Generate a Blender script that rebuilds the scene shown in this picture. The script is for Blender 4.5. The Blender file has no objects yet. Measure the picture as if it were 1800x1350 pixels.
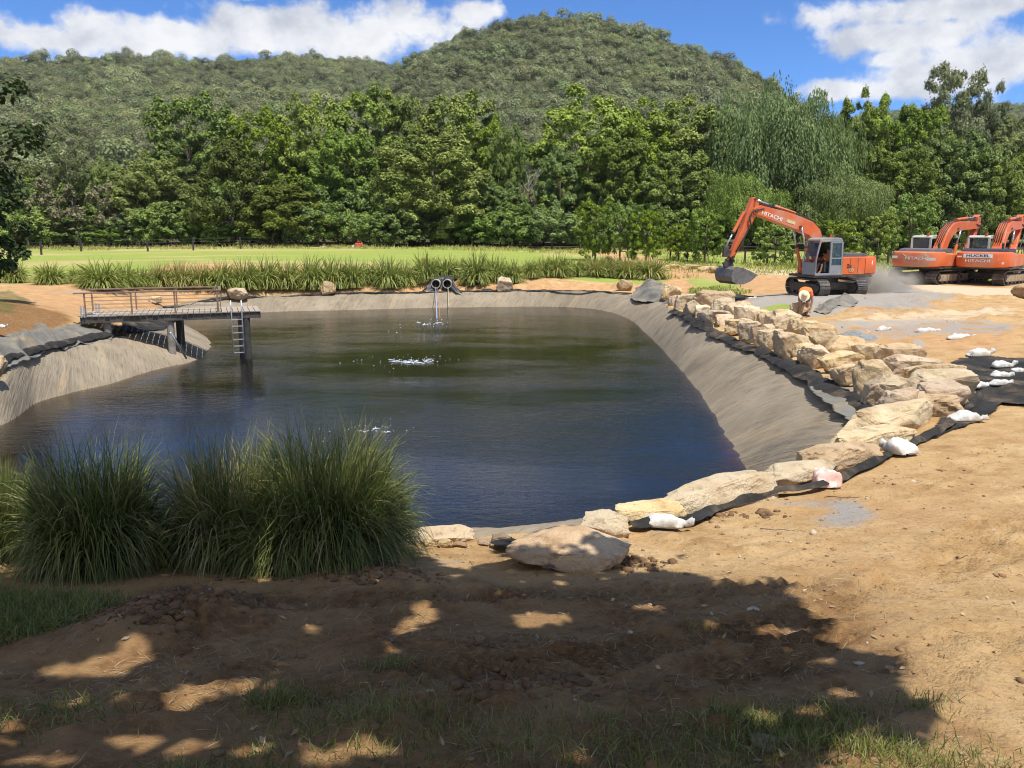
import bpy, math, random
import numpy as np
from mathutils import Vector, Matrix, noise as mnoise

# ------------------------------------------------------------------ camera
C = bpy.context.scene.collection
SC = bpy.context.scene
F = 1450.0                                  # focal length in 1800-px photograph pixels
PITCH = math.radians(10.55)
CAMZ = 3.3
cam_d = bpy.data.cameras.new('camera')
cam_d.sensor_width = 36.0
cam_d.lens = 36.0 * F / 1800.0
cam_d.clip_start = 0.05
cam_d.clip_end = 6000
cam = bpy.data.objects.new('camera', cam_d)
C.objects.link(cam)
cam.location = (0, 0, CAMZ)
cam.rotation_euler = (math.pi / 2 - PITCH, 0, 0)
SC.camera = cam

# ------------------------------------------------------------------ sun, sky, exposure
SUN_EL = math.radians(69)
SUN_AZ = math.radians(38)                   # behind the camera, to the right
SUN_DIR = Vector((math.sin(SUN_AZ) * math.cos(SUN_EL), -math.cos(SUN_AZ) * math.cos(SUN_EL), math.sin(SUN_EL)))
sd = bpy.data.lights.new('sun', 'SUN')
sd.energy = 5.0
sd.angle = math.radians(0.53)
sd.color = (1.0, 0.955, 0.88)
sun = bpy.data.objects.new('sun', sd)
C.objects.link(sun)
sun.rotation_euler = SUN_DIR.to_track_quat('Z', 'Y').to_euler()
sun.location = (10, -20, 40)

SC.view_settings.view_transform = 'Standard'
SC.view_settings.look = 'None'
SC.view_settings.gamma = 1.0
SC.view_settings.exposure = 0.22
SC.view_settings.use_curve_mapping = False
SC.render.engine = 'CYCLES'
SC.cycles.use_denoising = True
SC.cycles.filter_width = 1.1
SC.cycles.max_bounces = 8
SC.cycles.diffuse_bounces = 3
SC.cycles.glossy_bounces = 3
SC.cycles.transmission_bounces = 4
SC.cycles.transparent_max_bounces = 12
SC.cycles.volume_bounces = 1
SC.cycles.caustics_reflective = False
SC.cycles.caustics_refractive = False
SC.cycles.sample_clamp_indirect = 6.0


def ray(px, py):
    x = (px - 900.0) / F
    v = (675.0 - py) / F
    cp, sp = math.cos(PITCH), math.sin(PITCH)
    return Vector((x, cp + v * sp, -sp + v * cp))


class NT:
    """small helper round a node tree"""
    def __init__(s, tree):
        s.t = tree
        s.n = tree.nodes
        s.l = tree.links

    def node(s, typ, **kw):
        n = s.n.new(typ)
        for k, v in kw.items():
            setattr(n, k, v)
        return n

    def put(s, sock, v):
        if hasattr(v, 'links'):
            s.l.new(v, sock)
        elif v is not None:
            if isinstance(v, (tuple, list)) and len(v) == 3 and sock.type == 'RGBA':
                v = (*v, 1)
            sock.default_value = v

    def math(s, op, a, b=None, c=None, clamp=False):
        n = s.node('ShaderNodeMath', operation=op)
        n.use_clamp = clamp
        s.put(n.inputs[0], a)
        if b is not None:
            s.put(n.inputs[1], b)
        if c is not None:
            s.put(n.inputs[2], c)
        return n.outputs[0]

    def vmath(s, op, a, b=None):
        n = s.node('ShaderNodeVectorMath', operation=op)
        s.put(n.inputs[0], a)
        if b is not None:
            s.put(n.inputs[1], b)
        return n.outputs['Value'] if op in ('LENGTH', 'DOT_PRODUCT', 'DISTANCE') else n.outputs[0]

    def sstep(s, x, lo, hi):
        n = s.node('ShaderNodeMapRange', interpolation_type='SMOOTHSTEP')
        s.put(n.inputs[0], x)
        n.inputs[1].default_value = lo
        n.inputs[2].default_value = hi
        return n.outputs[0]

    def noise(s, vec=None, scale=5, detail=4, rough=.55, dist=0.0, out=0):
        n = s.node('ShaderNodeTexNoise')
        n.inputs['Scale'].default_value = scale
        n.inputs['Detail'].default_value = detail
        n.inputs['Roughness'].default_value = rough
        n.inputs['Distortion'].default_value = dist
        if vec is not None:
            s.l.new(vec, n.inputs['Vector'])
        return n.outputs[out]

    def mapping(s, vec, scale=(1, 1, 1), loc=(0, 0, 0), rot=(0, 0, 0)):
        n = s.node('ShaderNodeMapping')
        s.l.new(vec, n.inputs[0])
        n.inputs['Location'].default_value = loc
        n.inputs['Rotation'].default_value = rot
        n.inputs['Scale'].default_value = scale
        return n.outputs[0]

    def mix(s, f, a, b, blend='MIX'):
        n = s.node('ShaderNodeMix', data_type='RGBA', blend_type=blend)
        s.put(n.inputs[0], f)
        s.put(n.inputs[6], a)
        s.put(n.inputs[7], b)
        return n.outputs[2]

    def ramp(s, f, stops):
        n = s.node('ShaderNodeValToRGB')
        s.put(n.inputs[0], f)
        e = n.color_ramp.elements
        while len(e) < len(stops):
            e.new(0.5)
        for i, (p, c) in enumerate(stops):
            e[i].position = p
            e[i].color = (*c, 1) if len(c) == 3 else c
        return n.outputs[0]

    def attr(s, name, out='Fac'):
        n = s.node('ShaderNodeAttribute', attribute_name=name)
        return n.outputs[out]

    def bump(s, h, strength=.5, dist=.05, normal=None):
        n = s.node('ShaderNodeBump')
        n.inputs['Strength'].default_value = strength
        n.inputs['Distance'].default_value = dist
        s.l.new(h, n.inputs['Height'])
        if normal is not None:
            s.l.new(normal, n.inputs['Normal'])
        return n.outputs[0]


def make_world():
    w = bpy.data.worlds.new('World')
    SC.world = w
    w.use_nodes = True
    t = NT(w.node_tree)
    t.n.clear()
    out = t.node('ShaderNodeOutputWorld')
    sky = t.node('ShaderNodeTexSky', sky_type='NISHITA')
    sky.sun_disc = False
    sky.sun_elevation = SUN_EL
    sky.sun_rotation = math.pi - SUN_AZ
    sky.air_density = 0.75
    sky.dust_density = 0.0
    sky.ozone_density = 4.0
    sky.altitude = 1500
    b1 = t.node('ShaderNodeBackground')
    t.l.new(t.mix(1.0, sky.outputs[0], (.44, .80, 1.15, 1), 'MULTIPLY'), b1.inputs[0])
    b1.inputs[1].default_value = 0.14
    d = t.node('ShaderNodeTexCoord').outputs['Generated']
    # cumulus: soft ellipses placed round the sky, their edges broken up by noise
    blobs = [(60, 62, 150, 34), (150, 50, 70, 30), (255, 72, 66, 36), (330, 70, 90, 30), (430, 52, 100, 42), (530, 45, 90, 46), (620, 60, 130, 55),
             (740, 45, 110, 44), (830, 25, 60, 22), (1545, 62, 110, 24), (1640, 60, 120, 30), (1720, 10, 260, 26), (1575, 103, 45, 16),
             (1630, 135, 90, 30), (1720, 110, 110, 46), (1800, 90, 90, 50), (1455, 160, 55, 16), (1600, 150, 80, 20), (420, -8, 60, 8),
             (760, -62, 250, 30), (980, -110, 170, 24), (540, -150, 130, 22), (1250, -760, 300, 70), (400, -700, 200, 50)]
    dens = None
    for (px, py, rx, ry) in blobs:
        c = ray(px, py).normalized()
        v = t.vmath('SUBTRACT', d, tuple(c))
        v = t.vmath('MULTIPLY', v, (F / rx, F / rx, F / ry))
        ln = t.vmath('LENGTH', v)
        m = t.math('SUBTRACT', 1.0, ln)
        dens = m if dens is None else t.math('SMOOTH_MAX', dens, m, 0.25)
    # the rest of the sky carries the same scattered cloud
    sep = t.node('ShaderNodeSeparateXYZ')
    t.l.new(d, sep.inputs[0])
    far = t.noise(t.mapping(d, (1, 1, 2.2)), 2.3, 5, .55)
    behind = t.math('SUBTRACT', t.math('MULTIPLY', t.math('SUBTRACT', far, 0.47), 7.0), t.math('MULTIPLY', t.sstep(sep.outputs[1], 0.1, 0.55), 6.0))
    dens = t.math('SMOOTH_MAX', dens, behind, 0.2)
    n1 = t.noise(t.mapping(d, (1, 1, 1.15)), 16, 8, .58, 0.1)
    n2 = t.noise(t.mapping(d, (1, 1, 1.1), (3.1, 0, 1)), 48, 6, .6, 0.0)
    e = t.math('ADD', t.math('MULTIPLY', t.math('SUBTRACT', n1, .5), 2.3), t.math('MULTIPLY', t.math('SUBTRACT', n2, .5), 0.75))
    alpha = t.sstep(t.math('ADD', dens, e), -0.12, 0.5)
    alpha = t.math('MULTIPLY', alpha, 0.96)
    thick = t.sstep(t.math('ADD', dens, t.math('MULTIPLY', e, .6)), 0.1, 1.0)
    shade = t.noise(t.mapping(d, (1, 1, 1.4), (0, 0, .35)), 14, 6, .58, .1)
    col = t.ramp(shade, [(.34, (.60, .63, .70)), (.5, (.86, .87, .90)), (.62, (1.0, 1.0, 1.0))])
    b2 = t.node('ShaderNodeBackground')
    t.l.new(col, b2.inputs[0])
    b2.inputs[1].default_value = 0.86
    mx = t.node('ShaderNodeMixShader')
    t.l.new(alpha, mx.inputs[0])
    t.l.new(b1.outputs[0], mx.inputs[1])
    t.l.new(b2.outputs[0], mx.inputs[2])
    t.l.new(mx.outputs[0], out.inputs[0])


make_world()

# ------------------------------------------------------------------ geometry helpers
RS = np.random.RandomState


def tag(o, label=None, cat=None, group=None, kind=None):
    if label:
        o['label'] = label
    if cat:
        o['category'] = cat
    if group:
        o['group'] = group
    if kind:
        o['kind'] = kind
    return o


def link(name, me, mat=None, parent=None, loc=None):
    o = bpy.data.objects.new(name, me)
    C.objects.link(o)
    if mat is not None and me is not None and len(me.materials) == 0:
        me.materials.append(mat)
    if parent is not None:
        o.parent = parent
    if loc is not None:
        o.location = loc
    return o


def empty(name, loc=(0, 0, 0), rz=0.0):
    o = bpy.data.objects.new(name, None)
    C.objects.link(o)
    o.empty_display_size = 0.2
    o.location = loc
    o.rotation_euler = (0, 0, rz)
    return o


def np_mesh(name, V, Fc, attrs=None, smooth=False):
    """V (n,3), Fc (m,k) all faces the same size"""
    V = np.asarray(V, dtype=np.float32)
    Fc = np.asarray(Fc, dtype=np.int32)
    me = bpy.data.meshes.new(name)
    me.vertices.add(len(V))
    me.vertices.foreach_set('co', V.ravel())
    k = Fc.shape[1]
    me.loops.add(Fc.size)
    me.loops.foreach_set('vertex_index', Fc.ravel())
    me.polygons.add(len(Fc))
    me.polygons.foreach_set('loop_start', np.arange(0, Fc.size, k, dtype=np.int32))
    me.polygons.foreach_set('loop_total', np.full(len(Fc), k, dtype=np.int32))
    if smooth:
        me.polygons.foreach_set('use_smooth', np.ones(len(Fc), dtype=bool))
    if attrs:
        for an, av in attrs.items():
            a = me.attributes.new(an, 'FLOAT', 'POINT')
            a.data.foreach_set('value', np.asarray(av, dtype=np.float32))
    me.update(calc_edges=True)
    return me


class MB:
    """collects boxes, prisms and tubes and links them as one mesh"""
    def __init__(s):
        s.v = []
        s.f = []

    def add(s, vs, fs):
        b = len(s.v)
        s.v += [tuple(v) for v in vs]
        s.f += [tuple(i + b for i in f) for f in fs]
        return s

    def box(s, c, size, rot=None):
        hx, hy, hz = size[0] / 2, size[1] / 2, size[2] / 2
        vs = [Vector((x, y, z)) for x in (-hx, hx) for y in (-hy, hy) for z in (-hz, hz)]
        if rot is not None:
            vs = [rot @ v for v in vs]
        vs = [v + Vector(c) for v in vs]
        return s.add(vs, [(0, 1, 3, 2), (4, 6, 7, 5), (0, 4, 5, 1), (2, 3, 7, 6), (0, 2, 6, 4), (1, 5, 7, 3)])

    def beam(s, p0, p1, w, h, up=(0, 0, 1)):
        p0, p1 = Vector(p0), Vector(p1)
        d = (p1 - p0).normalized()
        side = d.cross(Vector(up))
        if side.length < 1e-4:
            side = d.cross(Vector((1, 0, 0)))
        side.normalize()
        u = side.cross(d)
        vs = []
        for p in (p0, p1):
            for a, b in ((-1, -1), (1, -1), (1, 1), (-1, 1)):
                vs.append(p + side * a * w / 2 + u * b * h / 2)
        return s.add(vs, [(0, 3, 2, 1), (4, 5, 6, 7), (0, 1, 5, 4), (1, 2, 6, 5), (2, 3, 7, 6), (3, 0, 4, 7)])

    def prism(s, prof, y0, y1):
        """profile in x,z extruded from y0 to y1"""
        n = len(prof)
        vs = [(x, y0, z) for x, z in prof] + [(x, y1, z) for x, z in prof]
        fs = [tuple(range(n)), tuple(range(2 * n - 1, n - 1, -1))]
        fs += [(i, i + n, (i + 1) % n + n, (i + 1) % n) for i in range(n)]
        return s.add(vs, fs)

    def plate(s, prof, z0, z1):
        n = len(prof)
        vs = [(x, y, z0) for x, y in prof] + [(x, y, z1) for x, y in prof]
        fs = [tuple(range(n - 1, -1, -1)), tuple(range(n, 2 * n))]
        fs += [(i, (i + 1) % n, (i + 1) % n + n, i + n) for i in range(n)]
        return s.add(vs, fs)

    def tube(s, path, r, n=8, cap=True):
        path = [Vector(p) for p in path]
        rs = r if isinstance(r, (list, tuple)) else [r] * len(path)
        base = len(s.v)
        prev = None
        for i, p in enumerate(path):
            d = (path[min(i + 1, len(path) - 1)] - path[max(i - 1, 0)])
            d = d.normalized() if d.length > 1e-9 else Vector((0, 0, 1))
            ref = prev if prev is not None else (Vector((0, 0, 1)) if abs(d.z) < .9 else Vector((1, 0, 0)))
            side = ref - d * ref.dot(d)
            if side.length < 1e-5:
                side = d.orthogonal()
            side.normalize()
            prev = side
            u = d.cross(side)
            for k in range(n):
                a = 2 * math.pi * k / n
                s.v.append(tuple(p + (side * math.cos(a) + u * math.sin(a)) * rs[i]))
        m = len(path)
        for i in range(m - 1):
            for k in range(n):
                a, b = base + i * n + k, base + i * n + (k + 1) % n
                s.f.append((a, b, b + n, a + n))
        if cap:
            s.f.append(tuple(base + k for k in range(n - 1, -1, -1)))
            s.f.append(tuple(base + (m - 1) * n + k for k in range(n)))
        return s

    def xform(s, M):
        s.v = [tuple(M @ Vector(v)) for v in s.v]
        return s

    def build(s, name, mat=None, parent=None, bevel=0.0, smooth=False, loc=None, rz=None):
        me = bpy.data.meshes.new(name)
        me.from_pydata(s.v, [], s.f)
        me.update()
        if smooth:
            me.polygons.foreach_set('use_smooth', [True] * len(me.polygons))
        o = link(name, me, mat, parent, loc)
        if rz is not None:
            o.rotation_euler = (0, 0, rz)
        if bevel > 0:
            bm = o.modifiers.new('edge', 'BEVEL')
            bm.width = bevel
            bm.segments = 2
            bm.limit_method = 'ANGLE'
            bm.angle_limit = math.radians(40)
        return o


# ---- numpy value noise
def _hash(ix, iy, seed):
    n = (ix.astype(np.int64) * 374761393 + iy.astype(np.int64) * 668265263 + seed * 974711) & 0x7fffffff
    n = ((n ^ (n >> 13)) * 1274126177) & 0x7fffffff
    return ((n ^ (n >> 16)) & 0xffff) / 65535.0


def vnoise(x, y, seed=0):
    ix, iy = np.floor(x), np.floor(y)
    fx, fy = x - ix, y - iy
    fx = fx * fx * (3 - 2 * fx)
    fy = fy * fy * (3 - 2 * fy)
    a = _hash(ix, iy, seed)
    b = _hash(ix + 1, iy, seed)
    c = _hash(ix, iy + 1, seed)
    d = _hash(ix + 1, iy + 1, seed)
    return (a + (b - a) * fx) * (1 - fy) + (c + (d - c) * fx) * fy - .5


def fbm(x, y, seed=0, oct=4, gain=.5):
    r = 0
    a = 1
    for o in range(oct):
        r = r + a * vnoise(x * 2 ** o + 17.3 * o, y * 2 ** o - 9.1 * o, seed + o)
        a *= gain
    return r


def sstep(x, lo, hi):
    t = np.clip((x - lo) / (hi - lo), 0, 1)
    return t * t * (3 - 2 * t)


def poly_sd(x, y, poly):
    """signed distance to a polygon, positive inside"""
    P = np.asarray(poly)[:, :2]
    Q = np.roll(P, -1, 0)
    d = np.full(x.shape, 1e9)
    ins = np.zeros(x.shape, bool)
    for (ax, ay), (bx, by) in zip(P, Q):
        ex, ey = bx - ax, by - ay
        t = np.clip(((x - ax) * ex + (y - ay) * ey) / (ex * ex + ey * ey + 1e-12), 0, 1)
        d = np.minimum(d, np.hypot(x - ax - t * ex, y - ay - t * ey))
        c = ((ay > y) != (by > y)) & (x < (bx - ax) * (y - ay) / (by - ay + 1e-12) + ax)
        ins ^= c
    return np.where(ins, d, -d)


# ------------------------------------------------------------------ lie of the land
def onz(px, py, z):
    r = ray(px, py)
    t = (z - CAMZ) / r.z
    return Vector((r.x * t, r.y * t, z))


WATER_Z = -1.6
_ctl = [(-9, -5, 2.1), (0, -5, 2.2), (9, -5, 1.7), (-9, 0, 1.75), (0, 0, 1.66), (9, 0, 1.2), (18, 2, .7), (-20, 4, 1.2), (-20, -5, 2), (22, -5, 1.3)]
_ctl_px = [(1000, 1003, .33), (1160, 935, .15), (1447, 862, .02), (1579, 808, .0), (1702, 748, .0), (1800, 640, .15),
           (200, 1005, .36), (0, 1010, .42), (700, 985, .30), (1800, 900, .25),
           (1300, 560, -.15), (1400, 562, -.02), (1500, 560, 0), (1600, 600, .02), (1800, 560, .12), (1440, 522, 0), (1600, 512, .02),
           (1720, 499, .2), (1620, 500, .2), (1300, 602, -.42), (1420, 652, -.28), (1530, 735, -.2), (1350, 842, -.2), (1200, 895, -.1),
           (1180, 540, -.55), (1110, 518, -.66), (1050, 514, -.62), (900, 512, -.69), (750, 515, -.75), (600, 517, -.73), (460, 523.5, -.85),
           (350, 531, -.92), (285, 541, -.95), (265, 564, -.81), (236, 584, -.62), (178, 596, -.59), (130, 604, -.51), (60, 623, -.43), (0, 641, -.36),
           (-260, 684, -.26), (-640, 735, -.42), (900, 496, -.2), (620, 500, -.2), (400, 500, .0), (1100, 495, -.3), (200, 505, .2), (60, 500, .35),
           (130, 556, .2), (30, 580, .1), (-150, 620, .1), (0, 530, .35), (100, 468, .8), (500, 461, .95), (900, 457, .95), (1050, 456, .7), (0, 446, 1.25),
           (300, 438, 1.5), (500, 434, 1.62), (720, 430, 1.66), (900, 430, 1.6), (1100, 446, 1.1), (1200, 464, .5), (1400, 466, .4), (1500, 462, .6),
           (1300, 480, .15), (1750, 440, 1.2)]
for q in _ctl_px:
    v = onz(*q)
    _ctl.append((v.x, v.y, v.z))
_ctl += [(-75, 100, 1.5), (-45, 125, 1.6), (0, 130, 1.5), (40, 125, 1.2), (90, 125, 3.4), (60, 110, 1.6), (120, 60, 2.0), (60, 20, .6), (-60, 30, .9), (-60, -5, 1.6), (60, -5, 1.2)]
_ctl = np.array(_ctl)


def _tps_fit(P, z, lam):
    n = len(P)
    r2 = ((P[:, None, :] - P[None, :, :]) ** 2).sum(-1)
    K = 0.5 * r2 * np.log(r2 + 1e-9)
    K[np.diag_indices(n)] = lam
    A = np.zeros((n + 3, n + 3))
    A[:n, :n] = K
    A[:n, n] = 1
    A[:n, n + 1:] = P
    A[n, :n] = 1
    A[n + 1:, :n] = P.T
    b = np.zeros(n + 3)
    b[:n] = z
    return np.linalg.solve(A, b)


_S = 0.1
_tw = _tps_fit(_ctl[:, :2] * _S, _ctl[:, 2], 0.02)


def h0(x, y):
    """height of the undisturbed ground"""
    x = np.atleast_1d(np.asarray(x, float))
    y = np.atleast_1d(np.asarray(y, float))
    xc = np.clip(x, -80, 110)
    yc = np.clip(y, -6, 130)
    z = np.zeros(x.shape)
    n = len(_ctl)
    for i in range(n):
        r2 = (xc * _S - _ctl[i, 0] * _S) ** 2 + (yc * _S - _ctl[i, 1] * _S) ** 2
        z += _tw[i] * 0.5 * r2 * np.log(r2 + 1e-9)
    z += _tw[n] + _tw[n + 1] * xc * _S + _tw[n + 2] * yc * _S
    return z


def hz(x, y):
    return float(h0(np.array([x]), np.array([y]))[0])


_tt = np.concatenate([np.linspace(0.8, 12, 300), np.linspace(12, 60, 500), np.linspace(60, 170, 400)])


def G(px, py):
    """the point of the ground seen at a photograph pixel"""
    r = ray(px, py)
    t = _tt / r.y
    zz = CAMZ + r.z * t
    hh = h0(r.x * t, r.y * t)
    below = np.nonzero(zz < hh)[0]
    if len(below) == 0:
        i = len(t) - 1
        return Vector((r.x * t[i], r.y * t[i], hh[i]))
    i = below[0]
    if i == 0:
        tt = t[0]
    else:
        a, b = zz[i - 1] - hh[i - 1], zz[i] - hh[i]
        tt = t[i - 1] + (t[i] - t[i - 1]) * a / (a - b)
    x, y = r.x * tt, r.y * tt
    return Vector((x, y, hz(x, y)))


def mpp(p):
    """metres per photograph pixel at a point"""
    d = p.y * math.cos(PITCH) - (p.z - CAMZ) * math.sin(PITCH)
    return d / F


def at_depth(px, py, y):
    r = ray(px, py)
    t = y / r.y
    return Vector((r.x * t, y, CAMZ + r.z * t))

# ------------------------------------------------------------------ materials
def new_mat(name):
    m = bpy.data.materials.new(name)
    m.use_nodes = True
    t = NT(m.node_tree)
    bs = t.n['Principled BSDF']
    return m, t, bs


def pos(t):
    return t.node('ShaderNodeNewGeometry').outputs['Position']


def objco(t):
    return t.node('ShaderNodeTexCoord').outputs['Object']


def rnd(t):
    return t.node('ShaderNodeObjectInfo').outputs['Random']


def simple(name, c1, c2=None, scale=6.0, rough=.7, metal=0.0, bump=0.0, bscale=30.0, dirt=None, dirt_amt=.5, spec=None):
    """two-tone noise material with optional dust and fine relief"""
    m, t, bs = new_mat(name)
    co = objco(t)
    c2 = c2 or tuple(v * .7 for v in c1)
    col = t.mix(t.sstep(t.noise(co, scale, 6, .62), .36, .66), c1, c2)
    if dirt:
        col = t.mix(t.math('MULTIPLY', t.sstep(t.noise(co, scale * .45, 5, .7), .46, .7), dirt_amt), col, dirt)
    t.put(bs.inputs['Base Color'], col)
    t.put(bs.inputs['Roughness'], t.math('MULTIPLY_ADD', t.noise(co, scale * 3, 3), .25, rough - .12))
    bs.inputs['Metallic'].default_value = metal
    if spec is not None:
        bs.inputs['Specular IOR Level'].default_value = spec
    if bump > 0:
        t.put(bs.inputs['Normal'], t.bump(t.noise(co, bscale, 6, .6), bump, .02))
    return m


def ground_mat():
    m, t, bs = new_mat('site_ground')
    p = pos(t)
    n_big = t.noise(p, .35, 5, .6)
    n_mid = t.noise(p, 1.9, 6, .62)
    n_fine = t.noise(t.mapping(p, (1, 1, 1)), 16, 6, .68)
    n_grit = t.noise(p, 75, 4, .7)
    soil = t.ramp(n_mid, [(.28, (.35, .20, .085)), (.46, (.50, .325, .148)), (.58, (.57, .385, .19)), (.74, (.645, .46, .245))])
    soil = t.mix(t.math('MULTIPLY', t.sstep(n_big, .46, .66), .55), soil, (.50, .30, .135))
    soil = t.mix(t.math('MULTIPLY', t.sstep(n_fine, .52, .70), .55), soil, (.26, .155, .08))
    crumb = t.math('MULTIPLY', t.sstep(t.noise(t.mapping(p, (1, 1.6, 1), (0, 0, 0), (0, 0, .5)), 38, 5, .7), .56, .66), t.sstep(t.noise(p, 1.3, 4, .6), .40, .6))
    soil = t.mix(t.math('MULTIPLY', crumb, .75), soil, (.17, .10, .055))
    soil = t.mix(t.math('MULTIPLY', t.sstep(n_grit, .56, .75), .3), soil, (.60, .46, .30))
    # topsoil ripped up near the camera is darker and full of straw; also painted as shade on the left bank
    loam_shade = t.ramp(n_fine, [(.3, (.155, .082, .034)), (.55, (.28, .155, .066)), (.75, (.40, .24, .108))])
    soil = t.mix(t.sstep(t.math('ADD', t.attr('loam_shade'), t.math('MULTIPLY', t.math('SUBTRACT', n_mid, .5), 1.1)), .3, .75), soil, loam_shade)
    orange = t.ramp(n_mid, [(.3, (.42, .235, .105)), (.6, (.55, .335, .165)), (.8, (.62, .42, .235))])
    soil = t.mix(t.sstep(t.math('ADD', t.attr('orange'), t.math('MULTIPLY', t.math('SUBTRACT', n_mid, .5), .7)), .3, .7), soil, orange)
    pale = t.ramp(n_fine, [(.3, (.52, .40, .26)), (.7, (.68, .55, .38))])
    soil = t.mix(t.sstep(t.math('ADD', t.attr('sand'), t.math('MULTIPLY', t.math('SUBTRACT', n_mid, .5), .8)), .35, .65), soil, pale)
    grav = t.ramp(n_grit, [(.3, (.235, .235, .225)), (.55, (.34, .34, .325)), (.75, (.44, .43, .40))])
    soil = t.mix(t.math('MULTIPLY', t.sstep(t.math('ADD', t.attr('gravel'), t.math('MULTIPLY', t.math('SUBTRACT', n_mid, .5), 1.5)), .38, .78), .85), soil, grav)
    lawn = t.ramp(t.noise(t.mapping(p, (.35, 1.5, 1)), 1.1, 6, .65), [(.26, (.35, .31, .10)), (.42, (.33, .36, .082)), (.56, (.255, .335, .068)), (.75, (.33, .39, .10))])
    lawn = t.mix(t.math('MULTIPLY', t.sstep(n_fine, .5, .75), .35), lawn, (.16, .19, .05))
    dry = t.math('MULTIPLY', t.sstep(t.noise(t.mapping(p, (.05, .2, 1)), 1.0, 4, .6), .50, .62), .75)
    lawn = t.mix(t.math('MULTIPLY', t.sstep(t.noise(t.mapping(p, (.09, .5, 1)), 1.4, 5, .65), .5, .66), .6), lawn, (.25, .28, .075))
    lawn = t.mix(dry, lawn, (.48, .38, .17))
    soil = t.mix(t.sstep(t.math('ADD', t.attr('lawn'), t.math('MULTIPLY', t.math('SUBTRACT', n_mid, .5), .9)), .35, .65), soil, lawn)
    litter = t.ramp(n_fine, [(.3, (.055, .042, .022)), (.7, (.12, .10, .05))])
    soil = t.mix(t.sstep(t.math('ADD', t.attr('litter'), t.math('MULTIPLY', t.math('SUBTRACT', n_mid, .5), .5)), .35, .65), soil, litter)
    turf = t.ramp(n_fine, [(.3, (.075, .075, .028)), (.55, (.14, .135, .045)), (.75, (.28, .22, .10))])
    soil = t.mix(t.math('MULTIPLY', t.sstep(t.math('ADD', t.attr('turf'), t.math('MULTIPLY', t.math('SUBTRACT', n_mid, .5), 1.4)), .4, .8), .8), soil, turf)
    t.put(bs.inputs['Base Color'], soil)
    bs.inputs['Roughness'].default_value = .95
    bs.inputs['Specular IOR Level'].default_value = .15
    hgt = t.math('ADD', t.math('MULTIPLY', n_fine, 1.0), t.math('MULTIPLY', n_grit, .35))
    hgt = t.math('ADD', hgt, t.math('MULTIPLY', n_mid, 1.2))
    t.put(bs.inputs['Normal'], t.bump(hgt, .75, .07))
    return m


def liner_mat():
    m, t, bs = new_mat('geotextile_liner')
    p = pos(t)
    u, v = t.attr('along'), t.attr('down')
    cx = t.node('ShaderNodeCombineXYZ')
    t.put(cx.inputs[0], t.math('ADD', t.math('MULTIPLY', u, 1.0), t.math('MULTIPLY', v, .55)))
    t.put(cx.inputs[1], t.math('MULTIPLY', v, .22))
    uv = cx.outputs[0]
    streak = t.noise(uv, 2.2, 7, .66, .6)
    streak2 = t.noise(uv, 9, 5, .6, .3)
    blot = t.noise(p, .7, 5, .62)
    col = t.ramp(blot, [(.3, (.205, .168, .119)), (.5, (.275, .228, .163)), (.7, (.34, .282, .202))])
    col = t.mix(t.math('MULTIPLY', t.sstep(streak, .52, .64), .45), col, (.40, .30, .18))
    col = t.mix(t.math('MULTIPLY', t.sstep(streak2, .58, .7), .4), col, (.42, .355, .26))
    col = t.mix(t.math('MULTIPLY', t.sstep(streak2, .45, .36), .5), col, (.105, .095, .078))
    sand = t.math('ADD', t.attr('sandy'), t.math('MULTIPLY', t.math('SUBTRACT', streak, .5), 2.6))
    col = t.mix(t.math('MULTIPLY', t.sstep(sand, .2, .85), .75), col, (.42, .30, .16))
    t.put(bs.inputs['Base Color'], col)
    bs.inputs['Roughness'].default_value = .85
    bs.inputs['Specular IOR Level'].default_value = .2
    h = t.math('ADD', t.math('MULTIPLY', streak, 1.2), t.math('MULTIPLY', streak2, .5))
    h = t.math('ADD', h, t.math('MULTIPLY', t.noise(p, 40, 4, .6), .12))
    t.put(bs.inputs['Normal'], t.bump(h, .6, .12))
    return m


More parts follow.
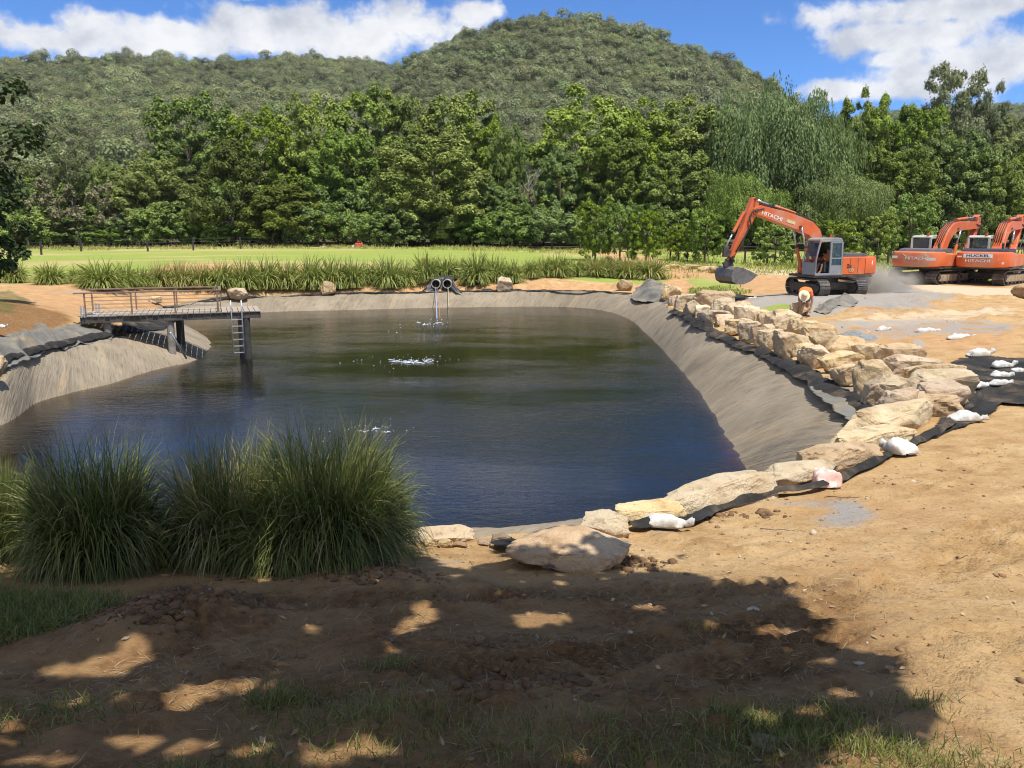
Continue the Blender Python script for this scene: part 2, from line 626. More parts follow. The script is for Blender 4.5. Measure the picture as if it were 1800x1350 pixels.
def water_mat():
    m = bpy.data.materials.new('pond_water')
    m.use_nodes = True
    t = NT(m.node_tree)
    t.n.clear()
    out = t.node('ShaderNodeOutputMaterial')
    p = pos(t)
    # small wind ripples, longer across the view than along it
    r1 = t.noise(t.mapping(p, (1.0, 2.4, 1), (0, 0, 0), (0, 0, .16)), 2.6, 5, .6, .4)
    r2 = t.noise(t.mapping(p, (1.0, 1.9, 1), (3, 1, 0), (0, 0, -.3)), 7.5, 4, .6, .3)
    r3 = t.noise(t.mapping(p, (1, 1.6, 1)), .55, 3, .5)
    gust = t.sstep(t.noise(t.mapping(p, (1, 2.2, 1)), .16, 3, .55), .36, .66)
    h = t.math('ADD', t.math('MULTIPLY', r1, 1.0), t.math('MULTIPLY', r2, .42))
    h = t.math('MULTIPLY', h, t.math('MULTIPLY_ADD', gust, .75, .35))
    h = t.math('ADD', h, t.math('MULTIPLY', r3, .5))
    nb = t.bump(h, 1.0, .014)
    fr = t.node('ShaderNodeFresnel')
    fr.inputs['IOR'].default_value = 1.8
    t.l.new(nb, fr.inputs['Normal'])
    gl = t.node('ShaderNodeBsdfGlossy')
    gl.inputs['Roughness'].default_value = .03
    t.l.new(nb, gl.inputs['Normal'])
    tr = t.node('ShaderNodeBsdfTransparent')
    tr.inputs[0].default_value = (.90, .86, .80, 1)
    df = t.node('ShaderNodeBsdfDiffuse')
    df.inputs[0].default_value = (.022, .019, .009, 1)
    body = t.node('ShaderNodeMixShader')
    body.inputs[0].default_value = .35
    t.l.new(tr.outputs[0], body.inputs[1])
    t.l.new(df.outputs[0], body.inputs[2])
    mx = t.node('ShaderNodeMixShader')
    t.l.new(fr.outputs[0], mx.inputs[0])
    t.l.new(body.outputs[0], mx.inputs[1])
    t.l.new(gl.outputs[0], mx.inputs[2])
    t.l.new(mx.outputs[0], out.inputs[0])
    va = t.node('ShaderNodeVolumeAbsorption')
    va.inputs['Color'].default_value = (.56, .36, .16, 1)
    va.inputs['Density'].default_value = 5.5
    t.l.new(va.outputs[0], out.inputs['Volume'])
    return m


M = {}
M['ground'] = ground_mat()
M['liner'] = liner_mat()
M['water'] = water_mat()

# ------------------------------------------------------------------ pond outline: (water's edge pixel ; top of liner pixel)
PAIRS = [((-420, 850), (-640, 735)), ((-200, 800), (-260, 684)), ((0, 748), (0, 641)), ((63, 709), (60, 623)), ((125, 690), (95, 613)), ((187, 676), (130, 604)),
         ((243, 658), (178, 596)), ((288, 646), (212, 590)), ((328, 637), (236, 584)), ((355, 626), (250, 578)), ((368, 610), (260, 571)), ((366, 598), (265, 564)),
         ((345, 583), (270, 557)), ((322, 571), (276, 550)), ((325, 561), (290, 541)), ((380, 554), (352, 531)), ((460, 549), (456, 523.5)),
         ((530, 546.5), (530, 520)), ((600, 545), (600, 517)), ((680, 543), (680, 516.5)), ((750, 541), (750, 515)), ((820, 540), (822, 513)), ((900, 539), (902, 512)), ((960, 539), (966, 512)),
         ((1010, 540.5), (1022, 512)), ((1045, 543.5), (1062, 514)), ((1075, 549), (1098, 517)), ((1100, 558), (1128, 523)), ((1118, 568), (1152, 531)),
         ((1140, 590), (1178, 545)), ((1162, 611), (1205, 560)), ((1185, 636), (1240, 581)), ((1215, 670), (1290, 604)), ((1250, 715), (1365, 633)), ((1270, 752), (1430, 664)),
         ((1290, 784), (1490, 696)), ((1305, 806), (1530, 738)), ((1318, 832), (1500, 782)), ((1312, 852), (1440, 812)), ((1285, 868), (1385, 834)),
         ((1240, 884), (1310, 856)), ((1170, 904), (1215, 884)), ((1090, 922), (1120, 912)), ((1020, 938), (1050, 930)), ((940, 950), (960, 938)), ((860, 958), (860, 944)),
         ((760, 970), (760, 950)), ((560, 985), (560, 955)), ((300, 985), (300, 952)), ((0, 985), (0, 955)), ((-300, 985), (-330, 965)), ((-620, 950), (-800, 920)), ((-560, 890), (-820, 820))]
_W, _T = [], []
for w, tp in PAIRS:
    a = onz(w[0], w[1], WATER_Z)
    b = G(*tp)
    _W.append((a.x, a.y, a.z))
    _T.append((b.x, b.y, b.z))


def closed_resample(P, n):
    P = np.array(P)
    k = len(P)
    out = []
    m = n // k
    for i in range(k):
        p0, p1, p2, p3 = P[(i - 1) % k], P[i], P[(i + 1) % k], P[(i + 2) % k]
        for j in range(m):
            t = j / m
            # centripetal-ish: plain Catmull-Rom with tension to avoid overshoot
            m1, m2 = (p2 - p0) * .4, (p3 - p1) * .4
            out.append((2 * t ** 3 - 3 * t ** 2 + 1) * p1 + (t ** 3 - 2 * t ** 2 + t) * m1 + (-2 * t ** 3 + 3 * t ** 2) * p2 + (t ** 3 - t ** 2) * m2)
    return np.array(out)


NRING = len(PAIRS) * 22
WR = closed_resample(_W, NRING)
TR = closed_resample(_T, NRING)
TOP_POLY = TR[::4]


def land(x, y):
    """ground height with the pond dug out"""
    z = h0(x, y)
    near = (y > 5) & (y < 60) & (x > -45) & (x < 20)
    s = np.full(x.shape, -9.0)
    s[near] = poly_sd(x[near], y[near], TOP_POLY)
    return z, s


def gpoly(px):
    return [tuple(G(*q))[:2] for q in px]


def build_ground():
    ys = [-9.0]
    while ys[-1] < 150:
        y = ys[-1]
        if y < 0:
            ys.append(y + .35)
        elif y < 9:
            ys.append(y + .045)
        else:
            ys.append(y + .045 * (y / 9) ** 1.15)
    ys = np.array(ys + [170, 220, 320, 480, 700, 1200, 2600])
    nu = 380
    u = np.linspace(-1, 1, nu)
    u = np.sign(u) * (np.abs(u) ** 1.25)
    Wd = 9.0 + .82 * np.clip(ys, 0, None) + .7 * np.clip(ys - 150, 0, None)
    X = u[None, :] * Wd[:, None]
    Y = np.repeat(ys[:, None], nu, 1)
    x, y = X.ravel(), Y.ravel()
    z, s = land(x, y)
    inside = s > 0.06
    # broad and fine unevenness of worked soil
    soft = 1 - sstep(y, 9, 40) * .4
    z = z + fbm(x * .5, y * .5, 3, 3) * .06 * soft * sstep(np.abs(s), 0, .8)
    nearw = 1 - sstep(y, 10, 22)
    clod = np.maximum(fbm(x * 3.1, y * 3.1, 11, 4, .6) - .02, 0)
    loam_zone = sstep(fbm(x * .45 + 3, y * .6, 5, 3), -.25, .3)
    z = z + nearw * (clod * .085 * (.25 + loam_zone) + fbm(x * 9, y * 9, 21, 3) * .02)
    # tracked-machine cleat marks in curved bands in the foreground
    def band(px_line, width, pitch, depth, skew):
        nonlocal z
        P = np.array([tuple(G(*q))[:2] for q in px_line])
        best = np.full(x.shape, 9.0)
        tt = np.zeros(x.shape)
        acc = 0
        sel = (y < 16) & (y > 1)
        xs, yy = x[sel], y[sel]
        b = best[sel]
        tl = tt[sel]
        for (ax, ay), (bx, by) in zip(P[:-1], P[1:]):
            ex, ey = bx - ax, by - ay
            L = math.hypot(ex, ey)
            t = np.clip(((xs - ax) * ex + (yy - ay) * ey) / (L * L), 0, 1)
            dx, dy = xs - ax - t * ex, yy - ay - t * ey
            d = np.hypot(dx, dy)
            sg = np.sign(ex * dy - ey * dx)
            k = d < b
            b[k] = d[k]
            tl[k] = (acc + t * L + sg * d * skew)[k]
            acc += L
        w = 1 - sstep(b, width * .75, width)
        ridge = np.abs(((tl / pitch) % 1) - .5) * 2
        fade = sstep(fbm(xs * .9, yy * .9, 31, 3), -.22, .12)
        z[sel] += w * fade * 1.5 * (-(depth * .7) + depth * sstep(ridge, .3, .8)) + np.exp(-((b - width) / .05) ** 2) * depth * .6 * fade
    band([(-60, 1190), (130, 1185), (250, 1160), (330, 1110)], .26, .11, .035, .5)
    band([(260, 1240), (420, 1190), (600, 1130), (760, 1080)], .26, .11, .028, .6)
    band([(500, 1075), (740, 1048), (1000, 1045), (1260, 1040), (1420, 1030)], .24, .10, .035, .3)
    band([(700, 1190), (1000, 1170), (1250, 1120), (1500, 1060), (1800, 960)], .28, .11, .04, .5)
    band([(1250, 1200), (1450, 1110), (1640, 1000), (1800, 890)], .28, .12, .04, .5)
    band([(1560, 870), (1660, 830), (1760, 790), (1860, 760)], .30, .13, .045, .5)
    band([(1450, 1250), (1600, 1200), (1720, 1120), (1850, 1060)], .26, .11, .035, .5)
    # pushed-up heaps of topsoil on the left
    for (px, py, rr, hh) in ((250, 1110, .45, .10), (330, 1085, .35, .11), (180, 1130, .35, .06), (420, 1090, .4, .06), (690, 1020, .5, .05), (1110, 930, .3, .05)):
        g = G(px, py)
        d2 = ((x - g.x) ** 2 + (y - g.y) ** 2) / rr ** 2
        z += np.exp(-d2) * (hh + clod * .1)
    # bank below the far row of tussocks is cut and lumpy
    bk = np.exp(-((y - 56.3) / 1.6) ** 2) * (x > -24) * (x < 11)
    z += bk * (fbm(x * 1.4, y * 1.4, 51, 4, .6) * .5)
    # spoil bumps on the platform
    pl = sstep(y, 13, 16) * (1 - sstep(y, 40, 46)) * (x > 4)
    z += pl * np.maximum(fbm(x * .8, y * .8, 61, 4, .6) - .12, 0) * .35
    z = np.where(inside, np.minimum(z, h0(x, y)) - np.clip((s - .06) * 6.0, 0, 4.2), z)
    far = sstep(y, 150, 320)
    z = z * (1 - far) + 2.0 * far

    at = {}
    # lawn beyond the far bank, to the fence
    crest = 58.6 + fbm(x * .15, y * 0, 71, 2) * 2
    lawn = sstep(y, crest, crest + 1.5) * (1 - sstep(x, 9.5, 12.5))
    lawn = np.maximum(lawn, sstep(y, 46, 48) * (1 - sstep(x, -24.5, -23)))
    lawn = np.maximum(lawn, sstep(y, 66, 69))
    lawn *= 1 - .75 * sstep(poly_sd(x, y, gpoly([(1000, 432), (1060, 440), (1120, 447), (1170, 455), (1170, 470), (1080, 462), (1050, 450)])), -.6, .6)
    lawn = np.maximum(lawn, .62 * sstep(poly_sd(x, y, gpoly([(1165, 456), (1400, 460), (1560, 455), (1800, 470), (1800, 494), (1650, 497), (1560, 485), (1400, 476), (1180, 463)])), -.8, .8))
    for pg in ([(1205, 492), (1240, 487), (1290, 497), (1312, 512), (1270, 516), (1235, 510), (1215, 500)], [(1340, 540), (1375, 533), (1393, 537), (1385, 545), (1350, 546)]):
        lawn = np.maximum(lawn, sstep(poly_sd(x, y, gpoly(pg)), -.35, .35))
    at['lawn'] = lawn
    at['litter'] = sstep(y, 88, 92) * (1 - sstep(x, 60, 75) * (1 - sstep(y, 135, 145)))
    sand = sstep(poly_sd(x, y, gpoly([(880, 436), (960, 433.5), (1015, 439), (1045, 446), (1060, 452), (1030, 456), (995, 448), (950, 440)])), -.8, .8)
    sand = np.maximum(sand, sstep(poly_sd(x, y, gpoly([(1160, 459), (1250, 465), (1400, 476), (1400, 484), (1250, 478), (1160, 469)])), -.4, .4))
    sand = np.maximum(sand, .8 * sstep(poly_sd(x, y, gpoly([(1590, 499), (1650, 501), (1800, 508), (1800, 522), (1700, 520), (1620, 512)])), -.5, .5))
    sand = np.maximum(sand, .55 * sstep(poly_sd(x, y, gpoly([(1450, 560), (1800, 540), (1800, 556), (1600, 575), (1480, 580)])), -.8, .8))
    at['sand'] = sand
    grav = .78 * sstep(poly_sd(x, y, gpoly([(1285, 545), (1300, 522), (1380, 514), (1500, 500), (1620, 505), (1700, 520), (1640, 545), (1500, 552), (1430, 560), (1330, 560)])), -1.5, 1.5)
    grav = np.maximum(grav, .62 * sstep(poly_sd(x, y, gpoly([(1420, 572), (1480, 562), (1640, 560), (1800, 568), (1800, 588), (1650, 590), (1560, 600), (1470, 592)])), -.8, .8))
    grav = np.maximum(grav, .75 * sstep(poly_sd(x, y, gpoly([(1600, 628), (1570, 618), (1620, 600), (1640, 612)])), -.4, .4))
    grav = np.maximum(grav, .74 * sstep(poly_sd(x, y, gpoly([(1345, 884), (1420, 870), (1500, 872), (1550, 888), (1560, 908), (1500, 928), (1440, 930), (1395, 915), (1440, 900), (1400, 890)])), -.45, .45))
    grav = np.maximum(grav, .7 * sstep(poly_sd(x, y, gpoly([(1130, 940), (1190, 930), (1210, 936), (1150, 948)])), -.15, .15))
    grav = np.maximum(grav, .55 * sstep(poly_sd(x, y, gpoly([(30, 512), (120, 508), (330, 512), (330, 520), (120, 518)])), -.5, .5))
    grav = np.maximum(grav, .5 * sstep(poly_sd(x, y, gpoly([(740, 975), (820, 968), (840, 990), (760, 1000)])), -.15, .2))
    at['gravel'] = grav
    orange = .95 * sstep(poly_sd(x, y, gpoly([(1130, 500), (1190, 470), (1290, 482), (1390, 490), (1380, 512), (1300, 520), (1200, 515), (1165, 535), (1120, 518)])), -1, 1)
    orange = np.maximum(orange, .9 * sstep(poly_sd(x, y, gpoly([(20, 500), (150, 498), (380, 508), (420, 530), (140, 560), (60, 540)])), -1, 1))
    orange = np.maximum(orange, .8 * np.exp(-((y - 55.6) / 1.8) ** 2) * (x > -24) * (x < 11))
    orange = np.maximum(orange, .6 * sstep(poly_sd(x, y, gpoly([(1450, 575), (1560, 560), (1800, 570), (1800, 625), (1640, 620), (1500, 600)])), -1, 1))
    at['orange'] = orange
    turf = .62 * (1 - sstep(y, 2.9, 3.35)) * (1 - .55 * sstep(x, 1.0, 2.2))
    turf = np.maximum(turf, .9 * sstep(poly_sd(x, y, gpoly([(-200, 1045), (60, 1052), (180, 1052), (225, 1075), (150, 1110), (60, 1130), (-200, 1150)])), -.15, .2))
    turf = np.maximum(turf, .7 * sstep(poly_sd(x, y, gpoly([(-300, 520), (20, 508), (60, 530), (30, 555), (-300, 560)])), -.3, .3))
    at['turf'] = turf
    loam_shade = .62 * (1 - sstep(y, 5.5, 8.5)) * (1 - .75 * sstep(x - y * .35, .2, 1.6))
    loam_shade = np.maximum(loam_shade, .75 * sstep(poly_sd(x, y, gpoly([(-300, 530), (60, 525), (140, 552), (130, 575), (0, 600), (-300, 640)])), -.5, .5))  # left bank: tree shade painted in as dark soil colour
    at['loam_shade'] = loam_shade
    ny = len(ys)
    idx = np.arange(ny * nu).reshape(ny, nu)
    Fc = np.stack([idx[:-1, :-1], idx[:-1, 1:], idx[1:, 1:], idx[1:, :-1]], -1).reshape(-1, 4)
    me = np_mesh('ground', np.stack([x, y, z], 1), Fc, at, smooth=True)
    o = link('ground', me, M['ground'])
    tag(o, kind='structure')
    return o, (ys, u, Wd, z.reshape(ny, nu))


ground, _grid = build_ground()


def gz(x, y):
    """height of the finished ground sheet (array), by its own grid"""
    ys, u, Wd, Z = _grid
    x = np.asarray(x, float)
    y = np.asarray(y, float)
    j = np.clip(np.searchsorted(ys, y) - 1, 0, len(ys) - 2)
    fy = (y - ys[j]) / (ys[j + 1] - ys[j])
    w = Wd[j] * (1 - fy) + Wd[j + 1] * fy
    q = np.clip(x / w, -1, 1)
    i = np.clip(np.searchsorted(u, q) - 1, 0, len(u) - 2)
    fx = np.clip((q - u[i]) / (u[i + 1] - u[i]), 0, 1)
    return (Z[j, i] * (1 - fx) + Z[j, i + 1] * fx) * (1 - fy) + (Z[j + 1, i] * (1 - fx) + Z[j + 1, i + 1] * fx) * fy


def gz1(x, y):
    return float(gz(np.array([x]), np.array([y]))[0])


def build_liner():
    rows = [-.14, -.05, 0, .05] + list(np.linspace(.1, 1, 17)) + [1.12, 1.3, 1.6, 2.2]
    n = NRING
    d = WR - TR
    dist = np.concatenate([[0], np.cumsum(np.linalg.norm(np.diff(TR, axis=0), axis=1))])
    V, down, along, sandy = [], [], [], []
    L = np.linalg.norm(d[:, :2], axis=1)
    for r in rows:
        P = TR + d * r
        if r > 1:
            P[:, 2] = WATER_Z - (r - 1) * 1.5
        if r < 0:
            P[:, 2] = h0(P[:, 0], P[:, 1]) + .035
            P[:, 2] -= .16 * ((P[:, 1] < 9.6) & (P[:, 0] < 1.3))
        P = P.copy()
        amp = 1.0 if 0 < r else .4
        nearcam = 1.0
        wr = fbm(dist * 1.3 + r * L * .7, np.full(n, r * .8), 81, 4, .55)
        fold = np.maximum(0, vnoise(dist * .55 + r * L * .5, np.full(n, r * .4), 91) - .22)
        P[:, 2] += amp * (wr * .07 + fold * .22 + .02)
        # a sag towards the water so the top edge rolls over
        if 0 <= r <= 1:
            P[:, 2] += .16 * math.sin(math.pi * r) * np.clip(L / 2.5, .3, 1)
        V.append(P)
        down.append(np.full(n, r) * np.clip(L, .8, 4))
        along.append(dist)
        s = np.zeros(n)
        s += .10 * ((TR[:, 0] < -10) & (TR[:, 1] < 36))
        s += .30 * ((TR[:, 0] > 4.5) & (TR[:, 1] < 18))
        s += .25 * np.exp(-((TR[:, 0] + 5.5) / 1.6) ** 2) * (TR[:, 1] > 45)
        s -= .12
        sandy.append(s)
    V = np.concatenate(V)
    m = len(rows)
    Fc = []
    for i in range(m - 1):
        a = i * n + np.arange(n)
        b = i * n + (np.arange(n) + 1) % n
        Fc.append(np.stack([a, a + n, b + n, b], 1))
    me = np_mesh('pond_liner', V, np.concatenate(Fc), {'along': np.concatenate(along), 'down': np.concatenate(down), 'sandy': np.concatenate(sandy)}, smooth=True)
    o = link('pond_liner', me, M['liner'])
    tag(o, 'grey geotextile liner stretched and wrinkled over the banks of the pond', 'pond liner')
    return o


build_liner()


def build_water():
    P = WR + (TR - WR) * .22
    n = len(P)
    top = [(p[0], p[1], WATER_Z) for p in P]
    bot = [(p[0], p[1], -6.2) for p in P]
    me = bpy.data.meshes.new('water')
    fs = [tuple(range(n)), tuple(range(2 * n - 1, n - 1, -1))] + [(i, i + n, (i + 1) % n + n, (i + 1) % n) for i in range(n)]
    me.from_pydata(top + bot, [], fs)
    me.update()
    # outward normals: the ring runs clockwise seen from above or not, so test it
    if me.polygons[0].normal.z < 0:
        me.flip_normals()
    o = link('water', me, M['water'])
    tag(o, kind='structure')


build_water()

# ------------------------------------------------------------------ foliage
def leaf_mat(name, dark, light, trans=.20, rough=.55, hue_by_object=.12):
    m, t, bs = new_mat(name)
    a = t.attr('tint')
    col = t.mix(a, dark, light)
    if hue_by_object:
        hs = t.node('ShaderNodeHueSaturation')
        r = rnd(t)
        t.put(hs.inputs['Hue'], t.math('MULTIPLY_ADD', r, hue_by_object * .22, .5 - hue_by_object * .11))
        t.put(hs.inputs['Saturation'], t.math('MULTIPLY_ADD', t.math('FRACT', t.math('MULTIPLY', r, 7.3)), .3, .85))
        t.put(hs.inputs['Value'], t.math('MULTIPLY_ADD', t.math('FRACT', t.math('MULTIPLY', r, 13.7)), hue_by_object * 4, 1 - hue_by_object * 2))
        t.put(hs.inputs['Color'], col)
        col = hs.outputs[0]
    t.put(bs.inputs['Base Color'], col)
    bs.inputs['Roughness'].default_value = rough
    bs.inputs['Specular IOR Level'].default_value = .3
    out = t.n['Material Output']
    tl = t.node('ShaderNodeBsdfTranslucent')
    t.put(tl.inputs[0], t.mix(.5, col, light))
    mx = t.node('ShaderNodeMixShader')
    mx.inputs[0].default_value = trans
    t.l.new(bs.outputs[0], mx.inputs[1])
    t.l.new(tl.outputs[0], mx.inputs[2])
    t.l.new(mx.outputs[0], out.inputs[0])
    return m


M['leaf_broad'] = leaf_mat('broad_leaves', (.085, .125, .022), (.40, .50, .095))
M['leaf_dark'] = leaf_mat('dark_leaves', (.070, .105, .024), (.31, .39, .085))
M['leaf_willow'] = leaf_mat('willow_leaves', (.065, .108, .024), (.28, .38, .095))
M['leaf_fine'] = leaf_mat('feathery_leaves', (.046, .066, .010), (.165, .205, .030))
M['leaf_bright'] = leaf_mat('bright_leaves', (.075, .125, .014), (.32, .42, .060))
M['leaf_gum'] = leaf_mat('gum_leaves', (.080, .100, .040), (.25, .28, .13))
M['leaf_hill'] = leaf_mat('hill_leaves', (.135, .158, .062), (.30, .325, .150), trans=.30, hue_by_object=.26)
M['leaf_shrub'] = leaf_mat('shrub_leaves', (.070, .112, .026), (.29, .38, .095))
M['twig_brown'] = leaf_mat('dry_twigs', (.11, .098, .05), (.25, .235, .12), trans=.1, hue_by_object=0)
M['bark'] = simple('bark', (.17, .13, .095), (.085, .065, .05), 3, .9, bump=.6, bscale=14)
M['bark_pale'] = simple('pale_bark', (.42, .38, .33), (.24, .21, .18), 2, .8, bump=.3, bscale=10)


def unit(v):
    return v / (np.linalg.norm(v, axis=-1, keepdims=True) + 1e-9)


def sph(rs, n):
    return unit(rs.normal(size=(n, 3)))


def leaf_quads(P, N, rs, L, Wd, droop=0.0, U=None):
    """diamond leaves at P facing N; returns verts, faces"""
    n = len(P)
    N = unit(N)
    if U is None:
        U = unit(np.cross(N, sph(rs, n)))
    U = unit(U + np.array([0, 0, -droop]))
    S = unit(np.cross(N, U))
    L = (L * rs.uniform(.65, 1.35, n))[:, None]
    Wd = (Wd * rs.uniform(.7, 1.3, n))[:, None]
    fold = N * Wd * .18
    V = np.stack([P - U * L * .5, P - S * Wd * .5 + fold, P + U * L * .5, P + S * Wd * .5 + fold], 1).reshape(-1, 3)
    Fc = np.arange(4 * n).reshape(n, 4)
    return V, Fc


def crown_mesh(name, seed, H, R, zbase, n_clump, n_leaf, leaf, clump_r=.30, up=.35, top=1.0, fill=.25, lean=0.0, flat=1.0, shape='dome', gaps=.0, tuft=1.2):
    """a crown of leaf clumps spread over and inside an uneven dome"""
    rs = RS(seed)
    i = np.arange(n_clump)
    ph = i * 2.399963 + rs.uniform(0, 6.28)
    zz = 1 - 1.72 * (i + .5) / n_clump                   # mostly upper and middle
    dirs = np.stack([np.sqrt(np.clip(1 - zz ** 2, 0, 1)) * np.cos(ph), np.sqrt(np.clip(1 - zz ** 2, 0, 1)) * np.sin(ph), zz], 1)
    dirs = unit(dirs + rs.normal(size=dirs.shape) * .16)
    az = np.arctan2(dirs[:, 1], dirs[:, 0])
    lob = 1 + .10 * np.sin(az * 3 + rs.uniform(0, 6)) + .08 * np.sin(az * 5 + dirs[:, 2] * 4 + rs.uniform(0, 6))
    rad = np.where(rs.uniform(size=n_clump) < fill, rs.uniform(.35, .75, n_clump), rs.uniform(.84, 1.03, n_clump)) * lob
    hh = (H - zbase) / 2
    cz = zbase + hh
    full = np.sign(dirs) * np.abs(dirs) ** .82
    Cc = full * rad[:, None] * np.array([R, R * flat, hh])
    if shape == 'cone':
        t = (Cc[:, 2] / hh + 1) / 2
        k = np.clip(1.35 - 1.05 * t, .25, 1.3)
        Cc[:, 0] *= k
        Cc[:, 1] *= k
    Cc[:, 2] += cz
    Cc[:, 0] += lean * (Cc[:, 2] - zbase)
    if gaps > 0:
        keep = rs.uniform(size=n_clump) > gaps
        Cc = Cc[keep]
        dirs = dirs[keep]
    nc = len(Cc)
    cr = R * clump_r * rs.uniform(.65, 1.3, nc)
    wts = cr ** 2
    which = rs.choice(nc, n_leaf, p=wts / wts.sum())
    q = sph(rs, n_leaf)
    q[:, 2] = np.where(q[:, 2] < -.25, -q[:, 2] * .6, q[:, 2])
    q = unit(q + dirs[which] * .35 + np.array([0, 0, .25]))
    rr = rs.uniform(.5, 1.05, n_leaf) ** .5
    bumpy = 1 + .20 * np.sin(q[:, 0] * 9 + which) * np.sin(q[:, 1] * 8 + which * 1.7) + .08 * rs.normal(size=n_leaf)
    off = q * (cr[which] * rr * bumpy)[:, None]
    axis = unit(dirs * np.array([.75, .75, .3]) + np.array([0, 0, .8]) + rs.normal(size=dirs.shape) * .12)[which]
    along = (off * axis).sum(1)
    # tufts taper towards a raised tip
    tp = np.clip(along / cr[which], -1, 1)
    lat = off - axis * along[:, None]
    P = Cc[which] + lat * (1.0 - .38 * np.clip(tp, 0, 1))[:, None] + axis * (along * tuft)[:, None]
    N = unit(q * .9 + rs.normal(size=q.shape) * .30 + np.array([0, 0, up]))
    V, Fc = leaf_quads(P, N, rs, leaf, leaf * .6, .15)
    ct = rs.uniform(0, 1, nc)
    tint = np.clip(.12 + .40 * ct[which] + .30 * np.clip(tp, -.3, 1) + rs.normal(size=n_leaf) * .12, 0, 1)  # tuft tips lightened in the leaf colour to look like sunlit tops
    me = np_mesh(name, V, Fc, {'tint': np.repeat(tint, 4)})
    return me, Cc, cr


def willow_mesh(name, seed, H, R, n_str, leaf=.42):
    """rounded heads of short hanging sprays"""
    rs = RS(seed)
    nc = 110
    dome = sph(rs, nc)
    dome[:, 2] = np.abs(dome[:, 2]) * 1.15 - .35
    az = np.arctan2(dome[:, 1], dome[:, 0])
    lob = 1 + .18 * np.sin(az * 4 + rs.uniform(0, 6)) + .12 * np.sin(az * 7 + dome[:, 2] * 5)
    Cc = dome * np.array([R, R, H * .5]) * (rs.uniform(.62, .98, nc) * lob)[:, None] + np.array([0, 0, H * .48])
    cr = R * rs.uniform(.16, .30, nc)
    wc = rs.choice(nc, n_str, p=cr ** 2 / (cr ** 2).sum())
    q = sph(rs, n_str)
    q[:, 2] = np.abs(q[:, 2])
    A = Cc[wc] + q * cr[wc][:, None] * np.array([1, 1, .8])
    out = unit(q * np.array([1, 1, .2]))
    ln = rs.uniform(.35, 1.25, n_str) * cr[wc] * 1.5
    per = 7
    k = np.tile(np.linspace(0, 1, per), n_str)
    w = np.repeat(np.arange(n_str), per)
    P = A[w] + out[w] * (ln[w] * .25 * np.sqrt(k))[:, None] + np.array([0, 0, -1]) * (ln[w] * k ** 1.3)[:, None] + rs.normal(size=(len(w), 3)) * .10
    N = unit(q[w] * .9 + rs.normal(size=P.shape) * .35 + np.array([0, 0, .4]) * (1 - k)[:, None])
    U = unit(np.array([0, 0, -1.0]) + rs.normal(size=P.shape) * .35 + out[w] * .4)
    V, Fc = leaf_quads(P, N, rs, leaf, leaf * .32, .3, U)
    ct = rs.uniform(0, 1, nc)
    tint = np.clip(.15 + .42 * ct[wc][w] + .25 * (1 - k) + rs.normal(size=len(w)) * .12, 0, 1)
    Fc = Fc[P[:, 2] > .5]
    return np_mesh(name, V, Fc, {'tint': np.repeat(tint, 4)})


def trunk_mb(H, r, limbs, seed, lean=0.0, kinks=.3, nside=8):
    rs = RS(seed)
    mb = MB()
    n = 6
    path = []
    off = np.zeros(2)
    for i in range(n + 1):
        t = i / n
        path.append((off[0] + lean * H * t, off[1], H * t - .15 * (i == 0)))
        off += rs.normal(size=2) * kinks * H / n * .18
    mb.tube(path, [r * (1.25 - .9 * i / n) if i else r * 1.5 for i in range(n + 1)], nside)
    for L in limbs:
        L = Vector(L)
        t = max(.3, min(.92, L.z / H * .6))
        k = t * n
        i0 = int(k)
        a = Vector(path[i0]).lerp(Vector(path[min(i0 + 1, n)]), k - i0)
        m = a.lerp(L, .5) + Vector((rs.normal() * .2, rs.normal() * .2, (L - a).length * .12))
        mb.tube([a, a.lerp(m, .5), m, m.lerp(L, .5), L], [r * .42, r * .34, r * .27, r * .17, r * .06], 6)
    return mb


class Kind:
    """one kind of tree: crown meshes to share, a trunk, the materials"""
    def __init__(s, crowns, trunks, leaf, bark, H, R):
        s.crowns, s.trunks, s.leaf, s.bark, s.H, s.R = crowns, trunks, leaf, bark, H, R
        s.dims = []
        for c in crowns:
            c.materials.append(leaf)
            co = np.zeros(len(c.vertices) * 3, np.float32)
            c.vertices.foreach_get('co', co)
            co = co.reshape(-1, 3)
            s.dims.append((float(np.percentile(co[:, 2], 99.7)), float(np.percentile(np.abs(co[:, :2]), 97.5))))
        for b in trunks:
            b.materials.append(bark)


def mb_mesh(mb, name):
    me = bpy.data.meshes.new(name)
    me.from_pydata(mb.v, [], mb.f)
    me.polygons.foreach_set('use_smooth', [True] * len(me.polygons))
    me.update()
    return me


def mk_kind(leafm, barkm, H, R, variants, zb, trunk_r, **kw):
    cs, ts = [], []
    for sd in variants:
        me, Cc, cr = crown_mesh('crown', sd, H, R, zb, **kw)
        cs.append(me)
        rs = RS(sd + 5)
        pick = Cc[rs.choice(len(Cc), min(8, len(Cc)), replace=False)]
        ts.append(mb_mesh(trunk_mb(H * .72, trunk_r, pick, sd), 'trunk'))
    return Kind(cs, ts, leafm, barkm, H, R)


